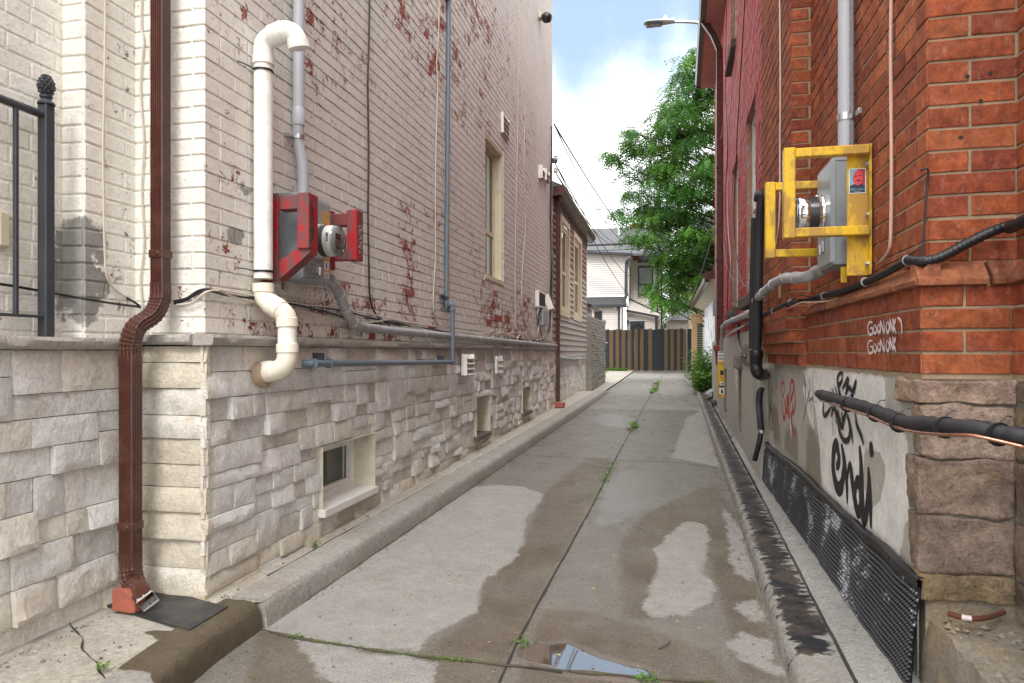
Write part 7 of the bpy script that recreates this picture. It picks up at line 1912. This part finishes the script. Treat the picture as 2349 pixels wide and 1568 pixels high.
# lower flat roofed part
sidebox(150,545,880,1120,YH-1.6,1.6)
x0,x1,z0,z1=hq(150,585,795,870,YH-1.8); mb=MB(); mb.poly([(x0,YH-1.8,z0),(x1,YH-1.8,z0),(x1-.2,YH,z1),(x0,YH,z1)]); mb.poly([(x1,YH-1.8,z0),(x1,YH,z0),(x1-.2,YH,z1)]); mb.poly([(x0,YH-1.8,z0-.02),(x1,YH-1.8,z0-.02),(x1,YH,z0-.02),(x0,YH,z0-.02)]); mb.build('flat_roof',M['blackroof'],fh)
mb=MB(); mb.bbox(x0,x1,YH-1.9,YH-1.8,z0-.10,z0+.03,.01); mb.build('eaves_gutter',M['trim_dark'],fh); tb('downpipe',524,538,885,1060,YH-1.62,.08)
mb=MB(); x,_,z,_=hq(350,408,916,1000,YH-1.62); mb.bbox(x,hq(350,408,916,1000,YH-1.62)[1],YH-1.66,YH-1.60,z,hq(350,408,916,1000,YH-1.62)[3],.01); mb.build('window',M['darkglass'],fh)
tb('small_lamp',500,512,888,900,YH-1.7,.1,'white_frame')
# roofs
def roof(pts,name='roof',mat='shingle'):
    mb=MB(); mb.poly(pts); mb.poly([Vector(p)-Vector((0,0,.12)) for p in pts]); 
    n=len(pts)
    for i in range(n):
        a,b=Vector(pts[i]),Vector(pts[(i+1)%n]); d=Vector((0,0,.12)); mb.poly([a,b,b-d,a-d])
    return mb.build(name,M[mat],fh)
e0=hp(150,470,YH-.3); e1=hp(632,492,YH-.3); r0=hp(150,318,YH+4.5); r1=hp(700,300,YH+4.5)
roof([e0,e1,Vector((e1.x+2.2,YH-.0,e1.z)),Vector((r1.x+1.5,r1.y,r1.z)),r0])
mb=MB(); mb.bar(e0-Vector((0,.05,.05)),e1-Vector((0,.05,.05)),.10,.12); mb.build('fascia',M['trim_dark'],fh)
tb('roof_vent',526,538,305,360,YH+1.9,.12,'white_frame')
c0=hq(607,650,290,480,YH+4.3); mb=MB(); brick_wall(mb,(c0[0],YH+4.3,0),(1,0,0),c0[1]-c0[0]+.4,c0[2]-.5,c0[3]+.1,(0,-1,0),colfn=cfB,dep=.01); mb.mi=0; mb.cur=(.3,.1,.06,1); mb.box(c0[0]+.01,c0[1]+.4,YH+4.3,YH+5.0,c0[2]-.5,c0[3]+.09); mb.build('chimney',[M['brick'],M['mortar']],fh)
# set-back right part with the window
YS2=YH+1.4
sidebox(600,838,545,1120,YS2,4.0)
e0=hp(668,545,YS2-.3); e1=hp(868,545,YS2-.3); rr0=hp(700,470,YS2+2.6); rr1=hp(880,470,YS2+2.6); roof([e0,e1,rr1,rr0])
tb('eaves_gutter',668,868,540,552,YS2-.3,.1); tb('downpipe',808,822,560,940,YS2-.02,.08); tb('downpipe',834,848,560,1060,YS2+.2,.1)
w=tb('window',672,782,586,800,YS2-.01,.08); a=hq(680,772,600,716,YS2-.07); b=hq(680,772,728,786,YS2-.07)
for q,t in ((a,'upper'),(b,'lower')): mb=MB(); mb.box(q[0],q[1],YS2-.10,YS2-.095,q[2],q[3]); mb.build('pane',simple('milky_pane',(.20,.23,.22),.08,0,.4,1.5,.0001,5),w)
a=hq(722,728,716,790,YS2-.09); mb=MB(); mb.box(a[0],a[1],YS2-.115,YS2-.10,a[2],a[3]); mb.build('glazing_bar',M['trim_dark'],w)
tb('sill',670,790,792,802,YS2-.02,.14,'trim_dark',w)
# side wall facing the yard, with bent downpipe and narrow window
x1=hq(606,606,500,800,YH)[0]; z1=hp(600,540,YH).z; z0=hp(600,830,YH).z
mb=MB(); mb.bbox(x1+.012,x1+.05,YH+.5,YH+1.2,z0+.3,z1-.3,.01); mb.build('window',M['darkglass'],fh)
rectpipe([hp(628,525,YH-.25),hp(596,545,YH-.22),hp(585,570,YH-.12),hp(583,790,YH-.12)],.14,.12,'trim_dark','downpipe',fh)
rectpipe([hp(590,790,YH-.3),hp(562,862,YH-1.3)],.16,.12,'trim_dark','downpipe',fh)
# lean-to porch
YPch=YH-.6
mb=MB(); A=[hp(588,920,YPch),hp(588,1120,YPch),hp(800,1120,YPch),hp(800,958,YPch)]
zz=A[1].z; n_=30; xa,xb=A[0].x,A[2].x
for i in range(24):
    z=zz+i*.11
    # clip to the sloping top
    def xt(z): 
        t=(A[0].z-z)/(A[0].z-A[3].z) if A[0].z!=A[3].z else 1
        return xa+(xb-xa)*max(0,min(1,t)) if z>A[3].z else xb
    if z>A[0].z-.02: break
    x2=xt(z+.11) 
    if x2>xa+.05: mb.poly([(xa,YPch-.035,z),(xt(z),YPch-.035,z),(x2,YPch,z+.11),(xa,YPch,z+.11)])
mb.poly([(xb,YPch,zz),(xb,YS2,zz),(xb,YS2,A[3].z),(xb,YPch,A[3].z)]); mb.poly([(xa,YPch,zz),(xa,YS2,zz),(xa,YS2,A[0].z),(xa,YPch,A[0].z)])
mb.build('porch_siding',M['siding_white'],fh,fix=False)
pa,pb=hp(585,912,YPch-.2),hp(825,958,YPch-.2); qa,qb=hp(610,832,YS2-.05),hp(832,935,YS2-.05)
roof([pa,pb,qb,qa],'porch_roof','siding_white'); mb=MB(); mb.bar(qa,qb,.1,.12); mb.bar(pa,pb,.1,.10); mb.build('porch_trim',M['trim_dark'],fh)
d_=tb('door',613,720,990,1120,YPch-.013,.05); mb=MB(); a=hp(667,1046,YPch-.07)
for k in range(5):
    a0,a1=R(180-k*36),R(180-(k+1)*36+6); r1_,r2_=.10,.30
    mb.poly([a+Vector((math.cos(a0)*r1_,0,math.sin(a0)*r1_)),a+Vector((math.cos(a0)*r2_,0,math.sin(a0)*r2_)),a+Vector((math.cos(a1)*r2_,0,math.sin(a1)*r2_)),a+Vector((math.cos(a1)*r1_,0,math.sin(a1)*r1_))])
mb.build('fanlight',M['glass'],d_,fix=False); tb('wall_lamp',592,606,984,1012,YPch-.013,.12); tb('post',797,815,960,1120,YPch-.1,.14)
# ================================================================= RIGHT BACK: GARAGE, SHED PANEL, PALE HOUSE
XGa=1.32
ga=thing('garage','low garage with peeling white painted side wall and brown eaves past the red house','building',(XGa,20,0))
gy0,gy1=16.2,25.5; gzt=onx(1625,700,XGa).z
mb=MB(); backing(mb,(XGa,gy0,0),Vector((0,1,0)),gy1-gy0,.0,gzt,Vector((-1,0,0)),(),0,None,0,.5); mb.poly([(XGa,gy0,0),(5,gy0,0),(5,gy0,gzt),(XGa,gy0,gzt)]); mb.poly([(XGa,gy1,0),(5,gy1,0),(5,gy1,gzt),(XGa,gy1,gzt)]); mb.build('wall',M['bluepeel'],ga)
mb=MB(); mb.bbox(XGa-.03,XGa+.02,gy0,gy0+.5,.3,gzt,.004); mb.bbox(XGa-.05,XGa-.03,gy0+.45,gy0+.6,.3,gzt,.004); mb.build('corner_board',M['wood_fresh'],ga)
mb=MB(); mb.poly([(XGa-.36,gy0-.1,gzt+.10),(XGa-.36,gy1+.3,gzt+.10),(XGa,gy1+.3,gzt-.02),(XGa,gy0-.1,gzt-.02)]); mb.build('soffit',M['reveal'],ga)
mb=MB(); mb.bbox(XGa-.48,XGa-.36,gy0-.1,gy1+.3,gzt+.06,gzt+.22,.02); mb.build('gutter',M['brown'],ga)
mb=MB(); mb.poly([(XGa-.42,gy0-.1,gzt+.22),(XGa-.42,gy1+.3,gzt+.22),(XGa+2,gy1+.3,gzt+1.0),(XGa+2,gy0-.1,gzt+1.0)]); mb.poly([(XGa-.55,gy0-.4,gzt+.22),(XGa+2,gy0-.4,gzt+1.0),(XGa+2,gy0-.4,gzt+.1),(XGa-.5,gy0-.4,gzt+.1)]); mb.build('roof',M['brown'],ga)
YP2=25.8
wp=thing('cedar_gate','new cedar framed gate with black slatted panel between fence and garage','gate',(1.0,YP2,.4))
def fq(u0,u1,v0,v1,Y): p=ony(u0,v0,Y); q=ony(u1,v1,Y); return p.x,q.x,q.z,p.z
a=fq(1585,1612,725,746,YP2); mb=MB(); 
for k in range(5): w_=(a[1]-a[0])/5; mb.bbox(a[0]+k*w_+.004,a[0]+(k+1)*w_-.004,YP2-.02,YP2,a[2],a[3],.004)
mb.bbox(a[0]-.03,a[1]+.03,YP2-.05,YP2+.02,a[3],a[3]+.05,.005); mb.build('header',M['wood_fresh'],wp)
a=fq(1587,1599,746,830,YP2); mb=MB(); mb.bbox(a[0],a[1],YP2-.06,YP2+.04,a[2]-.3,a[3],.006); mb.build('post',M['wood_fresh'],wp)
a=fq(1599,1612,747,830,YP2); mb=MB(); z=a[2]-.3
while z<a[3]: mb.bbox(a[0],a[1],YP2-.02,YP2+.01,z,z+.075,.015); z+=.085
mb.build('slat_panel',M['trim_dark'],wp)
ph=thing('cream_house','pale cream sided house half hidden behind the tree at the right','building',(4,34,0))
a=fq(1588,1660,560,850,33); mb=MB(); siding(mb,33,a[0],a[1]+3,.3,a[3],.14,-1,(),axis='y'); siding(mb,a[0],33,39,.3,a[3],.14,-1,(),axis='x'); mb.build('siding',M['siding_cream'],ph,fix=False)
a2=fq(1596,1612,600,660,33); mb=MB(); mb.bbox(a2[0],a2[1],32.94,32.98,a2[2],a2[3],.01); mb.build('window',M['darkglass'],ph)
mb=MB(); mb.poly([(a[0]-.3,32.7,a[3]),(a[1]+3,32.7,a[3]),(a[1]+3,36,a[3]+2),(a[0]-.3,36,a[3]+2)]); mb.build('roof',M['shingle'],ph)
gs=thing('grey_shed','grey sided shed low behind the fence under the trees','shed',(2,41,0)); a=fq(1530,1590,735,860,41); mb=MB(); siding(mb,41,a[0],a[1],.3,a[3],.14,-1,(),axis='y'); mb.build('siding',M['greyblock'],gs,fix=False); mb=MB(); mb.poly([(a[0],40.8,a[3]),(a[1],40.8,a[3]),(a[1],42,a[3]+.8),(a[0]+1,42,a[3]+.8)]); mb.build('roof',M['shingle'],gs)
# ================================================================= TREES
def branch(mb,a,b,r0,r1,k=5,wob_=.12,seed=0):
    P=[]; L=(b-a).length
    for i in range(k+1):
        t=i/k; p=a.lerp(b,t); w=math.sin(t*math.pi)*L*wob_
        P.append(p+Vector((noise.noise(p*.7+Vector((seed,0,0))),noise.noise(p*.7+Vector((0,seed,0))),.6*noise.noise(p*.7+Vector((0,0,seed)))))*w)
    mb.tube(P,[r0+(r1-r0)*i/k for i in range(k+1)],7,False); return P[-1]
def tree(label,base,prof,axis,n_cl,leaf,n_leaf,seed,pal,group,trunk_r=.22,droop=.4,cl_r=.7,ysc=1.0,name='leafy_tree',flat_=.42,extra=()):
    """prof: list of (z, radius); clumps sit mostly in the outer shell"""
    rnd=random.Random(seed); t=thing(name,label,'tree',base,group); B=Vector(base)
    zs_=[p[0] for p in prof]; z0,z1=zs_[0],zs_[-1]
    def rad(z):
        for (a,ra),(b,rb) in zip(prof,prof[1:]):
            if a<=z<=b: return ra+(rb-ra)*(z-a)/(b-a)
        return .3
    cl=[]
    while len(cl)<n_cl:
        z=rnd.uniform(z0,z1); r=rad(z)
        if rnd.random()>(r/max(p[1] for p in prof))**1.2+.1: continue
        a=rnd.uniform(0,2*math.pi); q=r*(rnd.uniform(.15,1)**.5)*rnd.uniform(.86,1.05)
        c=Vector((axis[0]+q*math.cos(a),axis[1]+q*math.sin(a)*ysc,z)); cl.append((c,cl_r*rnd.uniform(.6,1.2)))
    cl+= [(Vector(c),r) for c,r in extra]
    mb=MB(); top=Vector((axis[0],axis[1],z0+(z1-z0)*.8)); bz=z0+(z1-z0)*.25
    branch(mb,B,Vector((axis[0],axis[1],bz)),trunk_r*1.2,trunk_r*.8,6,.05,seed); branch(mb,Vector((axis[0],axis[1],bz)),top,trunk_r*.8,.05,8,.06,seed+1)
    mb.build('trunk',M['bark'],t,smooth=True)
    mb=MB()
    for i,(c,r) in enumerate(cl):
        if i%9 and i<n_cl: continue
        s=Vector((axis[0],axis[1],max(B.z+1,min(c.z-.5*(Vector((c.x-axis[0],c.y-axis[1],0)).length),z1)))); branch(mb,s,c,.045,.010,5,.12,i)
    mb.build('limbs',M['bark'],t,smooth=True)
    mb=MB()
    for (c,r) in cl:
        base_c=pal[rnd.randrange(len(pal))]; k=rnd.uniform(.55,1.35)
        fronds=max(3,int(n_leaf/9))
        for f in range(fronds):
            u=Vector((rnd.gauss(0,1),rnd.gauss(0,1),rnd.gauss(0,.55))); u=u.normalized()*(r*rnd.uniform(.25,1)**.6); u.z*=flat_
            s=c+u; d=Vector((u.x,u.y,-droop*abs(rnd.gauss(.5,.4)))).normalized()+Vector((rnd.uniform(-.4,.4),rnd.uniform(-.4,.4),rnd.uniform(-.2,.2))); d.normalize()
            sd=d.cross(Vector((0,0,1))); 
            if sd.length<.01: sd=Vector((1,0,0))
            sd.normalize(); L=leaf*rnd.uniform(3,5.5); kk=k*rnd.uniform(.8,1.25); mb.cur=(base_c[0]*kk,base_c[1]*kk,base_c[2]*kk,1)
            for q in range(9):
                tt=q/9; p=s+d*L*tt+Vector((0,0,-tt*tt*L*.25)); sg=1 if q%2 else -1; o=(sd*sg+d*.55+Vector((0,0,rnd.uniform(-.35,.25)))).normalized()
                w=leaf*.36; ll=leaf*rnd.uniform(.8,1.4); wv=(d-o*d.dot(o)).normalized()*w
                mb.poly([p,p+o*ll*.5+wv,p+o*ll,p+o*ll*.5-wv])
    mb.build('crown',M['leaf'],t,fix=False); return t
def zt(v,Y=27): return H+(808-v)*Y/1566
PG=[(.045,.16,.035),(.035,.13,.030),(.07,.21,.035),(.10,.25,.035),(.04,.15,.035)]
ax=2.6
prof=[(zt(650),2.4),(zt(628),2.9),(zt(594),3.5),(zt(568),3.95),(zt(537),4.1),(zt(487),4.45),(zt(440),4.3),(zt(390),4.25),(zt(353),4.3),(zt(300),3.9),(zt(265),3.0),(zt(222),2.6),(zt(193),2.35),(zt(162),2.1),(zt(125),1.5),(zt(100),.7)]
def tp(u,v,Y=27.0): return ony(u,v,Y)
ext=[(tp(u,v,26.0+.3*(i%4)),r) for i,(u,v,r) in enumerate(((1395,353,.28),(1408,357,.28),(1420,372,.35),(1436,300,.25),(1452,305,.3),(1440,330,.3),(1470,340,.4),(1415,485,.3),(1435,500,.45),(1500,668,.22),(1512,680,.25),(1490,655,.25),(1510,690,.3),(1548,690,.4),(1570,700,.45),(1600,690,.4),(1530,640,.45),(1560,655,.5),(1590,640,.5),(1600,240,.5),(1560,170,.3),(1600,115,.3),(1615,160,.4),(1625,110,.3),(1585,135,.22),(1540,610,.6),(1560,625,.6),(1580,600,.6),(1600,640,.6),(1545,585,.6),(1520,600,.4),(1575,660,.5),(1600,670,.5),(1620,690,.5),(1460,540,.5)))]
tree('big bright green locust tree leaning over the fence at the end of the lane',(3.2,27.5,.3),prof,(ax,27.2),600,.088,330,5,PG,'trees behind the lane',.26,.5,.58,.75,extra=ext)
PG2=[(.12,.26,.03),(.09,.22,.03),(.15,.30,.04)]
tree('yellow green tree low behind the board fence',(.9,46,.3),[(1.2,1.6),(2.4,2.1),(4.2,2.2),(5.8,1.7),(7.2,.8)],(.65,46),170,.15,130,8,PG2,'trees behind the lane',.15,.3,.7)
tree('tree filling the gap behind the cream house',(4.6,50,.3),[(1.5,2.5),(4,3.2),(7,3.2),(9,2.4),(11,1)],(4.4,50),150,.17,110,9,[(.06,.16,.03),(.09,.22,.03)],'trees behind the lane',.2,.3,.8)
# ================================================================= STREET LAMP
sl=onskew(1649,92,.70); Yl=sl.y; 
lp=thing('street_lamp','pale grey street lamp on a curved arm high on the right wall','street lamp',tuple(sl))
L=[(1649,94),(1640,76),(1628,63),(1612,55),(1590,51.5),(1565,50.5),(1546,50.5)]
P=smooth_path([ony(u,v,Yl) for u,v in L],6); mb=MB(); mb.tube(P,[.034-.008*i/len(P) for i in range(len(P))],12); mb.build('arm',M['galv'],lp,smooth=True)
mb=MB(); mb.bbox(sl.x-.05,sl.x+.05,Yl-.06,Yl+.06,sl.z-.14,sl.z+.08,.01); mb.bbox(sl.x,SX(Yl)+.02,Yl-.04,Yl+.04,sl.z-.10,sl.z-.02,.01); mb.build('bracket',M['galv'],lp)
h0=ony(1548,50,Yl); h1=ony(1477,56,Yl); L_=(h1-h0).length; d=(h1-h0).normalized()
lamp_green=simple('pale_green_enamel',(.42,.52,.50),.35,0,.06,4)
mb=MB(); rings=[]
for i in range(13):
    t=i/12; c=h0.lerp(h1,t); w=(.055+.075*math.sin(min(1,t*1.25)*math.pi*.5))*(1 if t<.85 else math.sqrt(max(0.02,1-((t-.85)/.16)**2))); hh=.070*(1-.45*t)*(1 if t<.9 else .6)
    rings.append([mb.vert(c+Vector((0,math.cos(a)*w,(math.sin(a)*hh if math.sin(a)>0 else math.sin(a)*hh*.35)))) for a in [2*math.pi*k/16 for k in range(16)]])
for a,b in zip(rings,rings[1:]):
    for k in range(16): mb.face((a[k],a[(k+1)%16],b[(k+1)%16],b[k]))
mb.face(rings[0]); mb.face(rings[-1]); hd=mb.build('lamp_head',lamp_green,lp,smooth=50)
c=h0.lerp(h1,.68)-Vector((0,0,.030)); mb=MB(); mb.bbox(c.x-.15,c.x+.15,c.y-.085,c.y+.085,c.z-.018,c.z+.01,.01); le=mb.build('lens',M['darkglass'],hd)
mb=MB()
for k in range(6): mb.bbox(c.x-.13+k*.045,c.x-.10+k*.045,c.y-.07,c.y+.07,c.z-.022,c.z-.017,.001)
mb.build('led_strip',M['flash'],le)
c=h0.lerp(h1,.30)+Vector((0,0,.06)); mb=MB(); mb.lathe(c,(0,0,1),[(0,.045),(.03,.045),(.032,.03),(.07,.03),(.075,.02)],14); mb.build('photocell',M['white_frame'],hd,smooth=True)
# ================================================================= OVERHEAD LINES
GO='overhead wires across the end of the lane'
pl=thing('utility_pole','wooden utility pole mostly hidden behind the brown shed roof','pole',(-9.0,40,0))
mb=MB(); mb.tube([(-9,40,.2),(-9,40,9.0)],[.16,.12],10); mb.build('shaft',M['bark'],pl,smooth=True)
def over(a,b,sag,r,label,n=14,mat='black'):
    P=[]; a=Vector(a); b=Vector(b)
    for i in range(n+1):
        t=i/n; p=a.lerp(b,t); p.z-=sag*4*t*(1-t); P.append(p)
    mb=MB(); mb.tube(P,r,5,False); o=mb.build('overhead_wire',M[mat],smooth=True,loc=tuple(P[0])); tag(o,label,'wire',GO)
A1=Vector((XL+.05,12.5,onx(1268,292,XL).z)); A2=Vector((XL+.05,12.5,onx(1268,376,XL).z)); A3=Vector((XL+.06,12.5,onx(1268,398,XL).z))
over(A1,ony(1449,553,30.0),.15,.016,'topmost dark wire falling from the left wall corner to the trees')
over(A1,ony(1440,560,30.0),.45,.011,'second wire from the top of the left wall corner')
over(A2,ony(1452,640,34.0),.35,.012,'wire from the lower bracket ending at the white house wall')
over(A2,ony(1470,700,35.0),.5,.010,'lowest wire slanting to the white house porch')
over(A3,ony(1420,565,30.0),.4,.012,'wire from the lower bracket ending in mid span')
over(A3,ony(1455,560,33.0),.6,.009,'thin wire from the lower bracket to the roof line')
p0=ony(1344,560,29.5); p1=ony(1637,548,26.5)
over(p0-Vector((3,0,0)),p1+Vector((1,0,.05)),.1,.042,'thick dark cable crossing the lane below the roof line'); over(p0-Vector((3,0,.12)),p1+Vector((1,0,-.1)),.2,.014,'thin wire just under the thick crossing cable')
over(ony(1300,478,28.5),ony(1620,466,24),.12,.014,'upper thin wire crossing the lane in front of the tree')
over(onskew(1638,530,.70),ony(1570,720,27),.2,.011,'thin wire from the red wall down through the tree')
# weatherhead bracket on the left corner
wh=thing('wall_bracket','cable bracket with white insulators on the far corner of the left wall','bracket',tuple(A2))
mb=MB(); mb.bbox(XL,XL+.12,12.42,12.50,A2.z-.04,A2.z+.04,.005); mb.build('arm',M['black_iron'],wh)
for z in (A2.z+.05,A3.z): mb=MB(); mb.lathe((XL+.09,12.45,z),(0,0,1),[(-.05,.03),(-.02,.045),(0,.03),(.02,.045),(.05,.02)],12); mb.build('insulator',M['white_frame'],wh,smooth=True)
# bits of litter: fallen leaves and twigs on the concrete
rnd=random.Random(77)
mb=MB()
for i in range(420):
    y=2.3+rnd.random()**1.7*9; x=rnd.uniform(KLx(max(y,3.1))+.05,KRx(y)-.03); s=rnd.uniform(.004,.010); a=rnd.uniform(0,6.28); d=Vector((math.cos(a),math.sin(a),0))*s; e=Vector((-d.y,d.x,0))*rnd.uniform(.3,.6)
    c=Vector((x,y,lane_z(x,y)+.006)); mb.mi=0 if rnd.random()<.6 else 1; mb.poly([c-d,c+e+Vector((0,0,.003)),c+d,c-e])
tag(mb.build('fallen_leaves',[simple('dead_leaf',(.12,.07,.03),.7),simple('yellow_leaf',(.45,.33,.05),.6)],fix=False,loc=(-.5,4,0)),'tiny fallen leaves scattered over the lane','leaves',kind='stuff')
mb=MB(); p=onlane(1510,1492); q=onlane(1537,1477); mb.tube([p+Vector((0,0,.006)),p.lerp(q,.5)+Vector((.01,0,.01)),q+Vector((0,0,.008))],.003,5); tag(mb.build('twig',M['bark'],loc=tuple(p)),'short brown twig on the wet slab right of the puddle','twig')
